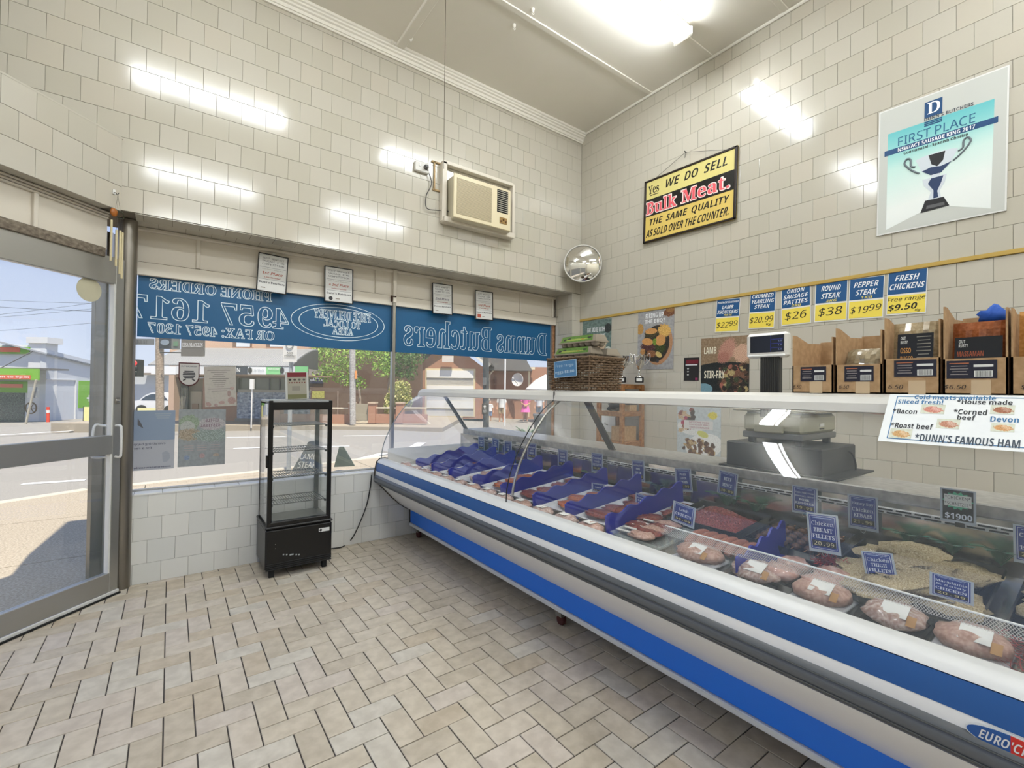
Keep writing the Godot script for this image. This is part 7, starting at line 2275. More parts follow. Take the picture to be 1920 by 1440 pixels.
	# --- overhead wires
	var wires := [[-60, 560, 190, 569], [-60, 572, 190, 584], [-60, 596, 190, 566], [-60, 599, 190, 577], [-60, 624, 190, 604]]
	for k in 5:
		var w: Array = wires[k]
		var o := outdoors("power_line", "thin dark power line crossing the sky above the pharmacy", "power line", w[0], w[1], 20.0, "power lines over the crossing")
		var bs: Vector3 = o.get_meta("base")
		rod("wire", o, bent([Vector3.ZERO, (sp(w[2], w[3], 20.5) - bs) * 0.5 + Vector3(0, -0.03, 0), sp(w[2], w[3], 20.5) - bs], 3), 0.012 if k == 1 else 0.008, mat(0.36, 0.40, 0.46, 0.8), 5)

	# --- grey house side and parked car behind the timber pole
	var gw := outdoors("grey_house", "plain light grey house side beyond the timber pole", "building", 280, 772, 24.0)
	rect(gw, "wall", 225, 702, 322, 776, 24.0, 0.4, mat(0.70, 0.72, 0.75, 0.8))
	rect(gw, "fascia", 268, 687, 335, 702, 23.6, 0.5, mat(0.84, 0.85, 0.87, 0.7))
	rect(gw, "gutter", 228, 699, 330, 703, 23.5, 0.3, mat(0.50, 0.46, 0.42, 0.7))
	var car := outdoors("parked_car", "roof and windows of a white parked car behind the timber pole", "car", 292, 778, 21.5)
	s = Shape.new()
	s.prism(PackedVector2Array([Vector2(-1.1, 0.25), Vector2(1.1, 0.25), Vector2(1.08, 0.62), Vector2(0.62, 0.68), Vector2(0.40, 0.95), Vector2(0.1, 1.04), Vector2(-0.25, 1.02), Vector2(-0.52, 0.90), Vector2(-0.78, 0.68), Vector2(-1.1, 0.62)]), -1.5, 0.0); put("body", s, mat(0.84, 0.85, 0.87, 0.25), car)
	s = Shape.new()
	s.prism(PackedVector2Array([Vector2(-0.70, 0.68), Vector2(0.55, 0.68), Vector2(0.36, 0.90), Vector2(0.08, 0.97), Vector2(-0.22, 0.96), Vector2(-0.48, 0.86)]), 0.0, 0.01); put("windows", s, mat(0.22, 0.28, 0.36, 0.1), car)
	for e in [-0.65, 0.65]:
		s = Shape.new(); s.lathe([Vector2(0.001, -0.1), Vector2(0.26, -0.1), Vector2(0.26, 0.1), Vector2(0.001, 0.1)], 16, Vector3(e, 0.2, -0.05), Basis(Vector3(1, 0, 0), PI / 2)); put("wheel", s, M.soft_black, car)
	rect(car, "number_board", 258, 765, 306, 770, 21.3, 0.02, mat(0.86, 0.84, 0.62, 0.6))

	# --- terrace of shops under a bull-nosed awning
	D = 18.2
	var tb := outdoors("shop_terrace", "cream brick shop terrace with a grey bull-nosed awning and marble-clad shopfront", "building", 448, 790, D)
	var cream_brick := speckled(mat(1, 1, 1, 0.9), 0.2, Color(0.72, 0.58, 0.48), Color(0.86, 0.74, 0.64), 1.5, 0.0, 85)
	cream_brick.uv1_scale = Vector3(1.2, 5.0, 1.2)
	rect(tb, "upper_wall", 360, 520, 580, 690, D + 0.2, 0.5, cream_brick)
	rect(tb, "upper_wall", 318, 655, 362, 690, D + 0.2, 0.5, cream_brick)
	for x in [438, 501]:
		rect(tb, "window_frame", x - 1, 560, x + 34, 651, D + 0.15, 0.1, mat(0.45, 0.36, 0.30, 0.7))
		rect(tb, "window_pane", x + 6, 562, x + 31, 650, D + 0.12, 0.05, mat(0.80, 0.84, 0.86, 0.1))
		rect(tb, "window_sill", x - 2, 651, x + 33, 654, D + 0.02, 0.2, mat(0.66, 0.50, 0.40, 0.8))
	base = tb.get_meta("base")
	var corr := mat(0.54, 0.545, 0.55, 0.45)
	s = Shape.new()
	var x0 := sp(286, 680, D - 2.0).x - base.x
	var x1 := sp(574, 680, D - 1.0).x - base.x
	var yt := sp(430, 655, D).y - base.y
	var yb := sp(430, 687, D - 2.2).y - base.y
	var prof := []
	for k in 9:
		var f := k / 8.0
		prof.append(Vector2(f * 2.2, lerpf(yt, yb, pow(f, 1.6))))
	s.t = Transform3D(Basis(Vector3(0, 0, 1), Vector3(0, 1, 0), Vector3(-1, 0, 0)), Vector3.ZERO)
	s.sheet(prof, -x1, -x0, 0.03)
	put("awning_roof", s, corr, tb)
	for k in 60:
		s = Shape.new()
		var pts := []
		for q in prof: pts.append(Vector3(lerpf(x0, x1, (k + 0.5) / 60.0), q.y + 0.03, q.x))
		s.tube(pts, 0.022, 4, false)
		put("corrugation", s, corr, tb)
	s = Shape.new()
	var endp := PackedVector2Array()
	for q in prof: endp.append(q)
	endp.append(Vector2(0, yb))
	s.t = Transform3D(Basis(Vector3(0, 0, 1), Vector3(0, 1, 0), Vector3(-1, 0, 0)), Vector3.ZERO)
	s.prism(endp, -x1 - 0.03, -x1); put("awning_end", s, mat(0.25, 0.25, 0.26, 0.7), tb)
	var F2 := D - 2.2
	for q in [[283, 330, Color(0.86, 0.87, 0.88)], [330, 442, Color(0.80, 0.81, 0.82)], [442, 464, Color(0.20, 0.22, 0.26)], [464, 499, Color(0.88, 0.89, 0.89)], [499, 527, Color(0.50, 0.78, 0.52)], [527, 553, Color(0.74, 0.76, 0.77)], [553, 577, Color(0.42, 0.70, 0.45)]]:
		rect(tb, "fascia_sign", q[0] + 0.3, 687, q[1] - 0.3, 702, F2, 0.06, mat(q[2].r, q[2].g, q[2].b, 0.5))
	words(tb, "N", 444, 690, 450, 697, F2 - 0.02, M.white)
	for x in [469, 529]:
		s = Shape.new(); s.prism(oval(0.07, 0.11, 16), 0.0, 0.02)
		put("sign_emblem", s, M.dark, tb).position = sp(x, 694.5, F2 - 0.01) - base
	words(tb, "Life Medic", 474, 692, 496, 697, F2 - 0.02, mat(0.55, 0.60, 0.66, 0.6), "regular")
	words(tb, "PAIN CLINIC", 503, 690, 524, 693.5, F2 - 0.02, M.white)
	rect(tb, "awning_soffit", 286, 701, 577, 703, F2 + 0.02, 2.2, mat(0.62, 0.52, 0.44, 0.8))
	var marble := speckled(mat(1, 1, 1, 0.3), 0.05, Color(0.30, 0.36, 0.46), Color(0.72, 0.76, 0.82), 0.55, 0.0, 86)
	for k in 4:
		var xa := 444 + 33.0 * k
		rect(tb, "marble_panel", xa + 0.4, 736, xa + 32.6, 786, D, 0.3, marble)
	rect(tb, "plinth", 440, 785, 578, 791, D - 0.05, 0.4, mat(0.50, 0.48, 0.46, 0.8))
	rect(tb, "lintel", 318, 703, 578, 709, D, 0.4, mat(0.40, 0.33, 0.28, 0.8))
	for q in [[448, 475], [476, 504], [505, 523], [527, 545], [546, 577]]:
		rect(tb, "shop_window", q[0], 709, q[1], 731, D + 0.12, 0.05, mat(0.44, 0.45, 0.40, 0.12))
		rect(tb, "window_bar", q[1], 708, q[1] + 1.6, 733, D + 0.05, 0.1, M.dark)
	rect(tb, "window_ledge", 446, 731, 578, 736, D - 0.02, 0.25, mat(0.62, 0.61, 0.58, 0.7))
	rect(tb, "side_jamb", 443, 705, 447, 736, D, 0.4, mat(0.30, 0.28, 0.26, 0.8))
	rect(tb, "brick_pier", 316, 703, 326, 790, D - 0.05, 0.4, mat(0.70, 0.60, 0.53, 0.9))
	rect(tb, "entry_recess", 326, 709, 444, 790, D + 0.5, 0.1, mat(0.52, 0.46, 0.38, 0.9))
	rect(tb, "security_door", 327, 714, 352, 788, D + 0.3, 0.06, mat(0.22, 0.22, 0.23, 0.6))
	for k in 9:
		rect(tb, "door_bar", 327.5 + k * 2.8, 727, 328.3 + k * 2.8, 788, D + 0.26, 0.03, mat(0.55, 0.54, 0.52, 0.5))
	rect(tb, "lower_door_panel", 357, 734, 378, 768, D + 0.4, 0.06, mat(0.66, 0.60, 0.50, 0.8))
	rect(tb, "letter_box", 360, 757, 371, 767, D + 0.35, 0.05, mat(0.56, 0.44, 0.34, 0.8))
	rect(tb, "inner_brick", 380, 709, 444, 790, D + 0.3, 0.1, brick)

	# --- brown brick warehouse, its signs, and a low street wall
	D = 22.0
	var wh := outdoors("brick_warehouse", "dark brown brick warehouse wall behind the street tree", "building", 650, 792, D)
	rect(wh, "wall", 578, 430, 790, 795, D, 0.5, dark_brick)
	rect(wh, "drain_pipe", 632, 733, 634, 780, D - 0.1, 0.08, mat(0.52, 0.44, 0.40, 0.7))
	rect(wh, "grey_plate", 579, 690, 603, 703, D - 0.06, 0.05, mat(0.56, 0.54, 0.53, 0.7))
	rect(wh, "navy_sign", 579, 705, 606, 719, D - 0.06, 0.05, mat(0.16, 0.18, 0.30, 0.6))
	words(wh, "GAIL'S A", 582, 708, 605, 715, D - 0.08, mat(0.74, 0.75, 0.78, 0.6))
	rect(wh, "yellow_patch", 585, 733, 608, 747, D - 0.03, 0.02, speckled(mat(1, 1, 1, 0.9), 0.04, Color(0.52, 0.52, 0.24), Color(0.70, 0.70, 0.36), 1.2, 0.0, 87))
	D = 17.5
	var fw := outdoors("low_brick_fence", "low brick street wall with square piers and a cream pipe rail", "fence", 690, 792, D)
	for q in [[512, 658], [703, 742], [752, 800]]:
		rect(fw, "dwarf_wall", q[0], 777, q[1], 794, D, 0.22, brick)
	for q in [[512, 524], [653, 662], [690, 703], [742, 755]]:
		rect(fw, "pier", q[0], 756, q[1], 794, D - 0.06, 0.34, brick)
		rect(fw, "pier_cap", q[0] - 0.6, 754, q[1] + 0.6, 757, D - 0.09, 0.40, mat(0.72, 0.64, 0.56, 0.9))
	for q in [[524, 653], [703, 742], [755, 800]]:
		rect(fw, "pipe_rail", q[0], 763.5, q[1], 766, D + 0.08, 0.05, mat(0.84, 0.80, 0.72, 0.6))
	rect(fw, "metal_gate", 667, 757, 690, 788, D + 0.05, 0.04, mat(0.60, 0.57, 0.50, 0.7))
	var tp := outdoors("timber_power_pole", "pale weathered timber power pole at the far kerb", "pole", 662, 796, 16.9)
	pole(tp, "shaft", 661.5, 796, 660.5, 560, 16.9, 0.105, speckled(mat(1, 1, 1, 0.9), 0.05, Color(0.56, 0.55, 0.54), Color(0.74, 0.73, 0.72), 1.0, 0.0, 88), 12)
	rect(tp, "orange_tag", 665, 695, 669, 710, 16.8, 0.02, mat(0.86, 0.58, 0.34, 0.6))

	# --- trees and shrubs
	tree("street_tree", "light green feathery street tree over the low brick wall", 673, 790, 19.0, [[640, 672, 46, 34], [612, 700, 28, 18], [650, 710, 30, 14], [700, 660, 40, 26], [720, 690, 24, 20], [600, 655, 30, 18], [676, 720, 12, 14]], [[673, 790], [675, 745], [668, 700], [660, 670]], 0.06, Color(0.44, 0.58, 0.22), Color(0.66, 0.76, 0.38), 21, 2600)
	tree("broad_tree", "darker green tree with a pale trunk beside the garage", 731, 795, 20.5, [[760, 668, 42, 22], [736, 680, 26, 20], [752, 700, 16, 14], [770, 690, 14, 26]], [[731, 795], [730, 745], [733, 705], [745, 680]], 0.13, Color(0.20, 0.32, 0.12), Color(0.40, 0.54, 0.26), 22, 1800)
	tree("flowering_shrub", "yellow-green flowering shrub beside the garage wall", 748, 782, 18.4, [[750, 735, 22, 24], [756, 752, 20, 14], [728, 758, 8, 22]], [[748, 782], [749, 760], [750, 745]], 0.04, Color(0.52, 0.55, 0.28), Color(0.84, 0.80, 0.58), 23, 1500)

	# --- brick house with a garage
	D = 23.0
	var gh := outdoors("garage_house", "pink brick house with a white panel garage door under a gable", "building", 845, 780, D)
	base = gh.get_meta("base")
	var V := func(x: float, y: float) -> Vector2:
		var q := sp(x, y, D) - base
		return Vector2(q.x, q.y)
	s = Shape.new()
	s.prism(PackedVector2Array([V.call(773, 785), V.call(773, 692), V.call(842, 640), V.call(905, 688), V.call(905, 785)]), -4.0, 0.0)
	put("gable_wall", s, brick, gh)
	for e in [[752, 690, 845, 628], [842, 628, 915, 690]]:
		var p0: Vector2 = V.call(e[0], e[1])
		var p1: Vector2 = V.call(e[2], e[3])
		var d := (p1 - p0).normalized()
		var n := Vector2(-d.y, d.x)
		s = Shape.new()
		s.prism(PackedVector2Array([p0, p1, p1 + n * 0.24, p0 + n * 0.24]), 0.0, 0.35); put("barge_board", s, mat(0.84, 0.82, 0.76, 0.6), gh)
		s = Shape.new()
		s.prism(PackedVector2Array([p0 + n * 0.24, p1 + n * 0.24, p1 + n * 0.30, p0 + n * 0.30]), -4.5, 0.40); put("roof_slope", s, slate, gh)
	rect(gh, "garage_frame", 797, 691, 891, 781, D - 0.02, 0.1, mat(0.80, 0.74, 0.60, 0.6))
	for k in 6:
		var y0 := 694.5 + k * 14.3
		rect(gh, "garage_panel", 800, y0, 888, y0 + 13.9, D - (0.06 if k % 2 == 0 else 0.02), 0.06, mat(0.86, 0.86, 0.85, 0.4))
	rect(gh, "wall_sign", 829, 667, 850, 679, D - 0.3, 0.12, mat(0.80, 0.77, 0.74, 0.6))
	rect(gh, "wing_wall", 895, 688, 1075, 790, D + 4.0, 0.4, brick)
	rect(gh, "wing_gutter", 905, 688, 1003, 692, D + 3.6, 0.2, mat(0.84, 0.80, 0.70, 0.6))
	s = Shape.new()
	s.prism(PackedVector2Array([V.call(905, 689), V.call(1004, 690), V.call(985, 655), V.call(905, 650)]), -4.2, -3.4); put("wing_roof", s, slate, gh)
	pole(gh, "down_pipe", 929, 690, 918, 702, D + 3.6, 0.05, mat(0.84, 0.80, 0.70, 0.6))
	pole(gh, "down_pipe", 918, 702, 917, 783, D + 3.6, 0.05, mat(0.84, 0.80, 0.70, 0.6))
	rect(gh, "slit_window", 927, 706, 931, 730, D + 3.9, 0.06, mat(0.50, 0.32, 0.24, 0.5))
	rect(gh, "cream_post", 990, 692, 993, 782, D + 3.7, 0.08, mat(0.82, 0.76, 0.62, 0.6))
	var ds := outdoors("satellite_dish", "round white satellite dish on the house wing wall", "satellite dish", 972, 712, D + 3.6)
	s = Shape.new(); s.lathe([Vector2(0.002, 0.0), Vector2(0.16, 0.02), Vector2(0.30, 0.07), Vector2(0.375, 0.12), Vector2(0.37, 0.135), Vector2(0.29, 0.085), Vector2(0.002, 0.015)], 24, Vector3(0, 0, 0.05), Basis(Vector3(0, 1, 0), -0.5) * Basis(Vector3(1, 0, 0), PI / 2)); put("reflector", s, M.white, ds)
	rod("feed_arm", ds, [Vector3(0, -0.3, 0.05), Vector3(-0.30, 0.05, 0.45)], 0.015, M.grey, 6)
	s = Shape.new(); s.blob(Vector3(-0.32, 0.07, 0.46), Vector3(0.05, 0.05, 0.06), 0.0); put("feed_horn", s, M.white, ds)
	var tm := outdoors("white_flag_pole", "thin white pole in front of the house wing", "pole", 946, 790, 18.0)
	pole(tm, "shaft", 946, 799, 948, 600, 18.0, 0.035, M.white)

	# --- market umbrella and the people beneath
	D = 24.0
	var um := outdoors("market_umbrella", "white scalloped market umbrella beyond the people", "umbrella", 1022, 792, D + 1.0)
	base = um.get_meta("base")
	var ap := sp(1022, 702, D + 1.0) - base
	var ed := sp(1022, 730, D + 1.0) - base
	s = Shape.new(); s.lathe([Vector2(1.05, ed.y - 0.12), Vector2(1.08, ed.y), Vector2(0.55, lerpf(ed.y, ap.y, 0.62)), Vector2(0.01, ap.y)], 10); put("canopy", s, M.white, um)
	rod("mast", um, [Vector3(0, 0, 0), Vector3(0, ap.y, 0)], 0.03, M.grey, 8)
	person(918, 792, D, 1.12, "child in a white top and light blue shorts standing beyond the road", mat(0.86, 0.87, 0.88, 0.8), mat(0.42, 0.52, 0.66, 0.8), false, 0.4)
	person(940, 792, D, 1.50, "person in a white shirt and beige shorts standing beyond the road", mat(0.86, 0.87, 0.86, 0.8), mat(0.66, 0.58, 0.46, 0.8), false, 0.0)
	person(985, 790, D, 1.46, "person in a bright pink dress facing the shop with hands together", mat(0.86, 0.38, 0.66, 0.8), mat(0.86, 0.38, 0.66, 0.8), true, 0.0)
	person(1011, 790, D, 1.50, "person in a pale top and blue-grey shorts beside the one in pink", mat(0.80, 0.82, 0.84, 0.8), mat(0.36, 0.42, 0.50, 0.8), false, -0.3)

	# --- poles and signs nearer by
	var sg := outdoors("signal_pole", "thick dark grey steel pole with a push button box", "pole", 911, 862, 9.5)
	pole(sg, "shaft", 911.5, 862, 910.5, 560, 9.5, 0.062, mat(0.26, 0.27, 0.28, 0.5), 14)
	rect(sg, "push_button_box", 903.5, 757, 914.5, 777, 9.40, 0.10, M.soft_black)
	s = Shape.new(); s.lathe([Vector2(0.034, 0.0), Vector2(0.030, 0.015), Vector2(0.001, 0.018)], 14, sp(909, 771, 9.39) - sg.get_meta("base"), Basis(Vector3(1, 0, 0), PI / 2)); put("button", s, M.grey, sg)
	s = Shape.new(); s.prism(PackedVector2Array([Vector2(0, 0.045), Vector2(0.032, 0.005), Vector2(0.012, 0.005), Vector2(0.012, -0.035), Vector2(-0.012, -0.035), Vector2(-0.012, 0.005), Vector2(-0.032, 0.005)]), 0.0, 0.004); put("arrow", s, M.white, sg).position = sp(909, 763, 9.385) - sg.get_meta("base")
	rect(sg, "paper_sticker", 905, 708, 912, 722, 9.42, 0.004, mat(0.40, 0.41, 0.42, 0.6))
	var pl := outdoors("stone_planter", "dark rough stone planter box beyond the glass end of the counter", "planter", 1024, 872, 8.2)
	rect(pl, "box", 1003, 783, 1062, 874, 8.2, 0.5, speckled(mat(1, 1, 1, 0.9), 0.12, Color(0.12, 0.13, 0.16), Color(0.34, 0.36, 0.40), 2.0, 0.0, 89))
	rect(pl, "rim", 1002, 779, 1063, 784, 8.15, 0.6, mat(0.25, 0.26, 0.28, 0.8))
	var ag := outdoors("spiky_plant", "small spiky grey-green plant in front of the stone planter", "plant", 988, 879, 7.8)
	for k in 9:
		var an := TAU * k / 9.0
		s = Shape.new()
		s.tube(bent([Vector3(0, 0.47, 0), Vector3(cos(an) * 0.10, 0.63, sin(an) * 0.10), Vector3(cos(an) * 0.22, 0.67 + 0.05 * sin(k * 2.0), sin(an) * 0.22)], 4), [0.018, 0.02, 0.02, 0.018, 0.016, 0.013, 0.010, 0.006, 0.002], 5)
		put("leaf", s, mat(0.44, 0.52, 0.44, 0.6), ag)
	s = Shape.new(); s.lathe([Vector2(0.001, 0), Vector2(0.09, 0), Vector2(0.12, 0.51), Vector2(0.10, 0.51)], 14); put("pot", s, mat(0.40, 0.36, 0.32, 0.8), ag)
	var ns := outdoors("parking_sign", "white no standing sign on a grey post outside the window", "sign", 541, 884, 7.3)
	pole(ns, "post", 541, 884, 547, 640, 7.3, 0.030, mat(0.60, 0.62, 0.64, 0.4))
	rect(ns, "plate", 530.5, 640, 556.5, 679, 7.24, 0.008, M.white)
	words(ns, "NO", 538, 660, 549, 664, 7.23, mat(0.35, 0.35, 0.36, 0.6))
	words(ns, "STANDING", 533, 666, 554, 670, 7.23, mat(0.35, 0.35, 0.36, 0.6))
	s = Shape.new()
	var rr := []
	for k in 21: rr.append(Vector3(cos(TAU * k / 20) * 0.055, sin(TAU * k / 20) * 0.055, 0))
	s.tube(rr, 0.006, 5, false); put("ring", s, mat(0.45, 0.45, 0.46, 0.6), ns).position = sp(543, 647, 7.23) - ns.get_meta("base")
	var ab := outdoors("chalkboard_sign", "black A-frame chalkboard on the footpath behind the fridge", "sign", 598, 884, 7.1)
	base = ab.get_meta("base")
	var Q := func(x: float, y: float) -> Vector2:
		var q := sp(x, y, 7.1) - base
		return Vector2(q.x, q.y)
	var chalk := speckled(mat(1, 1, 1, 0.8), 0.05, Color(0.25, 0.27, 0.28), Color(0.36, 0.38, 0.39), 3.0, 0.0, 90)
	s = Shape.new(); s.prism(PackedVector2Array([Q.call(546, 884), Q.call(604, 884), Q.call(596, 832), Q.call(577, 832)]), -0.03, 0.0); put("front_board", s, chalk, ab)
	s = Shape.new(); s.prism(PackedVector2Array([Q.call(612, 882), Q.call(652, 880), Q.call(630, 842), Q.call(622, 842)]), -0.33, -0.30); put("rear_board", s, mat(0.26, 0.30, 0.27, 0.8), ab)
	s = Shape.new(); s.prism(oval(0.075, 0.05, 16), -0.035, 0.005); put("crest", s, mat(0.22, 0.22, 0.22, 0.8), ab).position = Vector3(Q.call(585, 833).x, Q.call(585, 833).y, 0)
	words(ab, "LAMB", 563, 851, 594, 861, 7.09, mat(0.80, 0.80, 0.78, 0.8), "slant")
	words(ab, "STEAKS", 559, 866, 598, 877, 7.09, mat(0.80, 0.80, 0.78, 0.8), "slant")
	var mt := outdoors("white_meter_post", "thin white post with a small box on the far kerb", "post", 472, 800, 16.0)
	pole(mt, "post", 471, 802, 473, 712, 16.0, 0.022, M.white)
	rect(mt, "box", 468, 711, 475, 730, 15.95, 0.08, M.white)
	var tl := outdoors("traffic_light", "black traffic light showing red beside the steel column", "traffic light", 255, 720, 14.0)
	rect(tl, "housing", 246, 674, 260, 706, 14.0, 0.2, M.soft_black)
	var red_glow := mat(0.9, 0.2, 0.2, 0.4)
	red_glow.emission_enabled = true
	red_glow.emission = Color(1.0, 0.2, 0.2)
	red_glow.emission_energy_multiplier = 0.8
	for k in 3:
		s = Shape.new(); s.lathe([Vector2(0.075, 0.0), Vector2(0.06, 0.02), Vector2(0.001, 0.03)], 14, sp(252.5, 681 + 9.5 * k, 13.99) - tl.get_meta("base"), Basis(Vector3(1, 0, 0), PI / 2))
		put("red_signal_lamp" if k == 0 else "unlit_lamp", s, red_glow if k == 0 else mat(0.08, 0.10, 0.08, 0.3), tl)
	pole(tl, "mast", 248, 706, 248, 840, 14.1, 0.06, M.dark)
	var pp := outdoors("timber_sign_pole", "rough timber pole carrying street name and estate agent boards", "pole", 301, 792, 14.0)
	var old := speckled(mat(1, 1, 1, 0.9), 0.05, Color(0.46, 0.40, 0.34), Color(0.66, 0.60, 0.54), 1.2, 0.0, 91)
	pole(pp, "shaft", 300, 800, 299, 560, 14.0, 0.105, old, 12)
	rect(pp, "grey_name_board", 246, 635, 288.5, 646.5, 13.9, 0.02, mat(0.38, 0.39, 0.40, 0.6))
	words(pp, "HILL ST", 252, 638, 276, 644, 13.87, mat(0.22, 0.22, 0.23, 0.6))
	rect(pp, "dark_board", 298, 633, 321.5, 654, 13.88, 0.02, mat(0.13, 0.15, 0.20, 0.5))
	rect(pp, "grey_board", 321.5, 633.5, 337, 655.5, 13.88, 0.02, mat(0.40, 0.41, 0.39, 0.5))
	rect(pp, "green_patch", 325, 640, 333.5, 649, 13.86, 0.01, mat(0.34, 0.48, 0.36, 0.5))
	s = Shape.new(); s.prism(oval(0.13, 0.085, 18), 0.0, 0.01); put("emblem", s, mat(0.45, 0.50, 0.55, 0.5), pp).position = sp(309.5, 642, 13.86) - pp.get_meta("base")
	rect(pp, "agent_board", 339.5, 634, 382, 668, 13.6, 0.06, mat(0.34, 0.32, 0.30, 0.5))
	words(pp, "LISA MACKLIN", 342, 643, 380, 650, 13.58, M.white, "serif")
	rect(pp, "board_arm", 300, 660, 340, 662, 13.7, 0.04, M.dark)

func tree(called: String, label: String, x: float, y: float, dep: float, lobes: Array, trunk: Array, tr: float, lo: Color, hi: Color, sd: int, leaves: int):
	var o := outdoors(called, label, "tree" if called != "flowering_shrub" else "shrub", x, y, dep)
	var base: Vector3 = o.get_meta("base")
	var pts := []
	var rad := []
	for i in trunk.size():
		pts.append(sp(trunk[i][0], trunk[i][1], dep) - base)
	pts = bent(pts, 3)
	for i in pts.size(): rad.append(tr * (1.0 - 0.5 * i / pts.size()))
	rod("trunk", o, pts, rad, mat(0.60, 0.54, 0.48, 0.9), 8)
	var r := RandomNumberGenerator.new()
	r.seed = sd
	var top: Vector3 = pts[pts.size() - 1]
	var s := Shape.new()
	s.coloured = true
	var total := 0.0
	for l in lobes: total += l[2] * l[3]
	for l in lobes:
		var c := sp(l[0], l[1], dep) - base
		var k := dep / F
		rod("branch", o, [top, top.lerp(c, 0.8)], [tr * 0.4, tr * 0.15], mat(0.50, 0.44, 0.38, 0.9), 5)
		for i in int(leaves * l[2] * l[3] / total):
			var d := Vector3(r.randfn(), r.randfn(), r.randfn())
			d = d.normalized() * pow(r.randf(), 0.45)
			var p := c + Vector3(d.x * l[2] * k, d.y * l[3] * k, d.z * (l[2] + l[3]) * 0.5 * k)
			s.col = lo.lerp(hi, r.randf()).srgb_to_linear()
			var u := Vector3(r.randfn(), r.randfn(), r.randfn()).normalized()
			var w := u.cross(Vector3(r.randfn(), r.randfn(), r.randfn())).normalized()
			var z := r.randf_range(0.07, 0.15)
			s.quad(p - u * z * 0.5, p - u * 0.1 * z + w * z * 0.28, p + u * z * 0.6, p - u * 0.1 * z - w * z * 0.28)
	var m := mat(1, 1, 1, 0.7)
	m.vertex_color_use_as_albedo = true
	m.backlight_enabled = true
	m.backlight = Color(0.4, 0.5, 0.2)
	put("crown", s, m, o).set_meta("kind", "stuff")

# A far-off standing figure: one continuous body skinned over tapered bones, with clothing as separate parts.
func person(x: float, y: float, dep: float, h: float, label: String, top_m: Material, low_m: Material, dress: bool, turn: float):
	var o := thing("person", label, "person", at_depth(x, y, dep), 0, "people beyond the road")
	o.basis = SB * Basis(Vector3.UP, turn)
	var k := h / 1.7
	var skin := mat(0.72, 0.54, 0.44, 0.7)
	var bones := []
	var B := func(a: Vector3, b: Vector3, ra: float, rb: float): bones.append([a * k, b * k, ra * k, rb * k])
	for e in [-1.0, 1.0]:
		B.call(Vector3(e * 0.09, 0.92, 0), Vector3(e * 0.10, 0.50, 0.01), 0.085, 0.056)
		B.call(Vector3(e * 0.10, 0.50, 0.01), Vector3(e * 0.105, 0.08, -0.02), 0.056, 0.036)
		B.call(Vector3(e * 0.105, 0.05, -0.03), Vector3(e * 0.115, 0.035, 0.12), 0.042, 0.032)
		var hand := Vector3(e * 0.06, 0.98, 0.22) if dress else Vector3(e * 0.27, 0.82, 0.05)
		var elbow := Vector3(e * 0.25, 1.08, 0.02)
		B.call(Vector3(e * 0.18, 1.38, 0), elbow, 0.052, 0.042)
		B.call(elbow, hand, 0.042, 0.030)
		for f in 4:
			B.call(hand, hand + Vector3(e * (0.012 * (f - 1.5)), -0.09, 0.02 + 0.008 * f), 0.018, 0.011)
		B.call(hand, hand + Vector3(-e * 0.03, -0.05, 0.04), 0.017, 0.011)
		B.call(Vector3(0, 1.36, 0), Vector3(e * 0.18, 1.38, 0), 0.085, 0.06)
	B.call(Vector3(0, 0.95, 0), Vector3(0, 1.18, 0), 0.15, 0.135)
	B.call(Vector3(0, 1.18, 0), Vector3(0, 1.36, 0), 0.135, 0.13)
	B.call(Vector3(0, 1.38, 0), Vector3(0, 1.52, 0.01), 0.06, 0.055)
	B.call(Vector3(0, 1.56, 0.02), Vector3(0, 1.62, 0.01), 0.090, 0.098)
	B.call(Vector3(0, 1.575, 0.10), Vector3(0, 1.56, 0.12), 0.018, 0.014)
	put("body", skinned(bones, 0.030 * k), skin, o)
	var s := Shape.new()
	s.blob(Vector3(0, 1.635, -0.012) * k, Vector3(0.108, 0.098, 0.112) * k, 0.15, 3, 10, 14)
	put("hair", s, mat(0.24, 0.17, 0.12, 0.8), o)
	if dress:
		s = Shape.new()
		s.lathe([Vector2(0.30, 0.56) * k, Vector2(0.25, 0.70) * k, Vector2(0.19, 0.95) * k, Vector2(0.165, 1.10) * k, Vector2(0.19, 1.30) * k, Vector2(0.20, 1.40) * k, Vector2(0.08, 1.45) * k], 18)
		put("dress", s, top_m, o)
		for e in [-1.0, 1.0]:
			rod("sleeve", o, [Vector3(e * 0.17, 1.40, 0) * k, Vector3(e * 0.235, 1.20, 0.01) * k], [0.075 * k, 0.065 * k], top_m, 8)
	else:
		s = Shape.new()
		s.lathe([Vector2(0.185, 0.88) * k, Vector2(0.18, 1.0) * k, Vector2(0.17, 1.15) * k, Vector2(0.185, 1.30) * k, Vector2(0.195, 1.40) * k, Vector2(0.07, 1.46) * k], 16)
		put("shirt", s, top_m, o)
		for e in [-1.0, 1.0]:
			rod("sleeve", o, [Vector3(e * 0.17, 1.40, 0) * k, Vector3(e * 0.235, 1.16, 0.01) * k], [0.08 * k, 0.068 * k], top_m, 8)
			rod("shorts_leg", o, [Vector3(e * 0.085, 0.95, 0) * k, Vector3(e * 0.10, 0.52, 0.01) * k], [0.115 * k, 0.095 * k], low_m, 10)

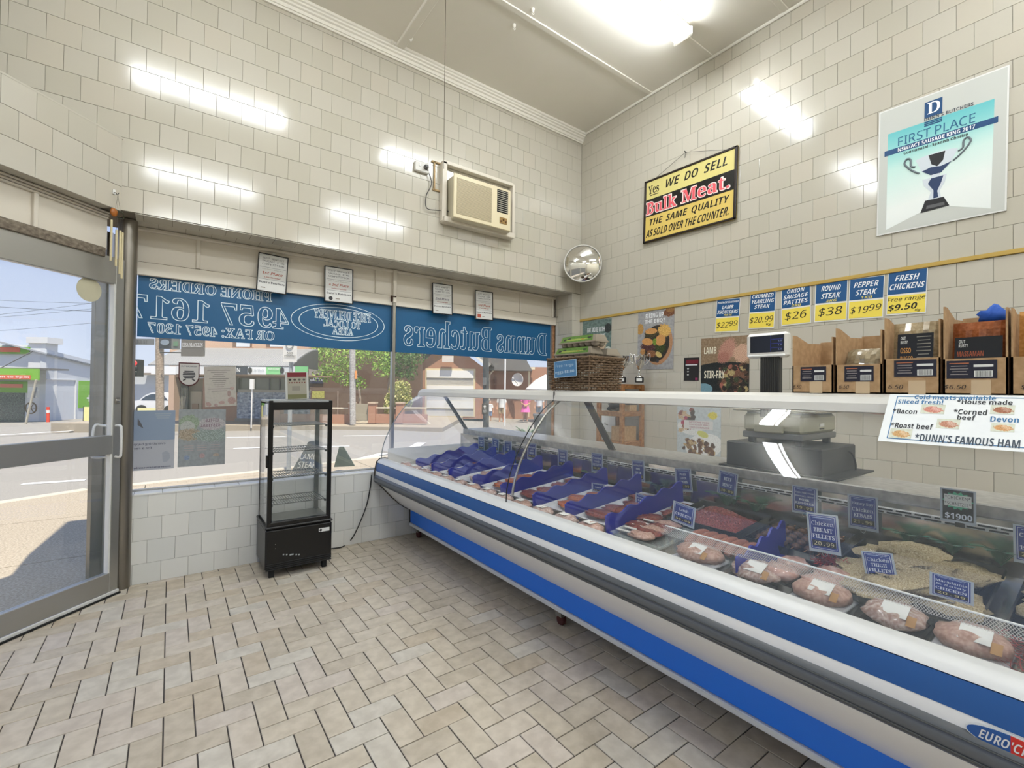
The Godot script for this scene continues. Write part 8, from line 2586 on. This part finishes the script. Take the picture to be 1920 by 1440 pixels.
func skinned(bones: Array, cell: float) -> Shape:               # surface nets over a smooth union of tapered capsules
	var field := func(p: Vector3) -> float:
		var acc := 0.0
		for b in bones:
			var ab: Vector3 = b[1] - b[0]
			var t := clampf((p - b[0]).dot(ab) / maxf(ab.length_squared(), 1e-9), 0.0, 1.0)
			var d: float = (p - (b[0] + ab * t)).length() - lerpf(b[2], b[3], t)
			acc += exp(-d / (cell * 0.6))
		return -log(maxf(acc, 1e-30)) * cell * 0.6
	var cells := {}
	for b in bones:
		var r: float = maxf(b[2], b[3]) + cell * 2.0
		var lo: Vector3 = (b[0].min(b[1]) - Vector3.ONE * r) / cell
		var hi: Vector3 = (b[0].max(b[1]) + Vector3.ONE * r) / cell
		for i in range(int(floor(lo.x)), int(ceil(hi.x))):
			for j in range(int(floor(lo.y)), int(ceil(hi.y))):
				for k in range(int(floor(lo.z)), int(ceil(hi.z))):
					cells[Vector3i(i, j, k)] = true
	var val := {}
	var V := func(c: Vector3i) -> float:
		if not val.has(c): val[c] = field.call(Vector3(c) * cell)
		return val[c]
	var pos := {}
	for c in cells:
		var sum := Vector3.ZERO
		var n := 0
		for e in [[0, 0, 0, 0], [0, 1, 0, 0], [0, 0, 1, 0], [0, 1, 1, 0], [0, 0, 0, 1], [0, 1, 0, 1], [0, 0, 1, 1], [0, 1, 1, 1], [0, 0, 0, 2], [0, 1, 0, 2], [0, 0, 1, 2], [0, 1, 1, 2]]:
			var ax: int = e[3]
			var o := Vector3i.ZERO
			o[(ax + 1) % 3] = e[1]
			o[(ax + 2) % 3] = e[2]
			var p0: Vector3i = c + o
			var p1 := p0
			p1[ax] += 1
			var f0: float = V.call(p0)
			var f1: float = V.call(p1)
			if (f0 < 0.0) != (f1 < 0.0):
				sum += Vector3(p0).lerp(Vector3(p1), f0 / (f0 - f1)) * cell
				n += 1
		if n > 0: pos[c] = sum / n
	var s := Shape.new()
	var normal := func(p: Vector3) -> Vector3:
		var h := cell * 0.5
		return Vector3(field.call(p + Vector3(h, 0, 0)) - field.call(p - Vector3(h, 0, 0)), field.call(p + Vector3(0, h, 0)) - field.call(p - Vector3(0, h, 0)), field.call(p + Vector3(0, 0, h)) - field.call(p - Vector3(0, 0, h))).normalized()
	var nrm := {}
	for c in pos: nrm[c] = normal.call(pos[c])
	for c in pos:
		for ax in 3:
			var p1: Vector3i = c
			p1[ax] += 1
			var f0: float = V.call(c)
			var f1: float = V.call(p1)
			if (f0 < 0.0) == (f1 < 0.0): continue
			var u := Vector3i.ZERO
			var w := Vector3i.ZERO
			u[(ax + 1) % 3] = 1
			w[(ax + 2) % 3] = 1
			var q := [c, c - u, c - u - w, c - w]
			if not (pos.has(q[1]) and pos.has(q[2]) and pos.has(q[3])): continue
			if f0 > 0.0: q.reverse()
			s.smooth_quad([pos[q[0]], pos[q[1]], pos[q[2]], pos[q[3]]], [nrm[q[0]], nrm[q[1]], nrm[q[2]], nrm[q[3]]], [Vector2.ZERO, Vector2.ZERO, Vector2.ZERO, Vector2.ZERO])
	return s
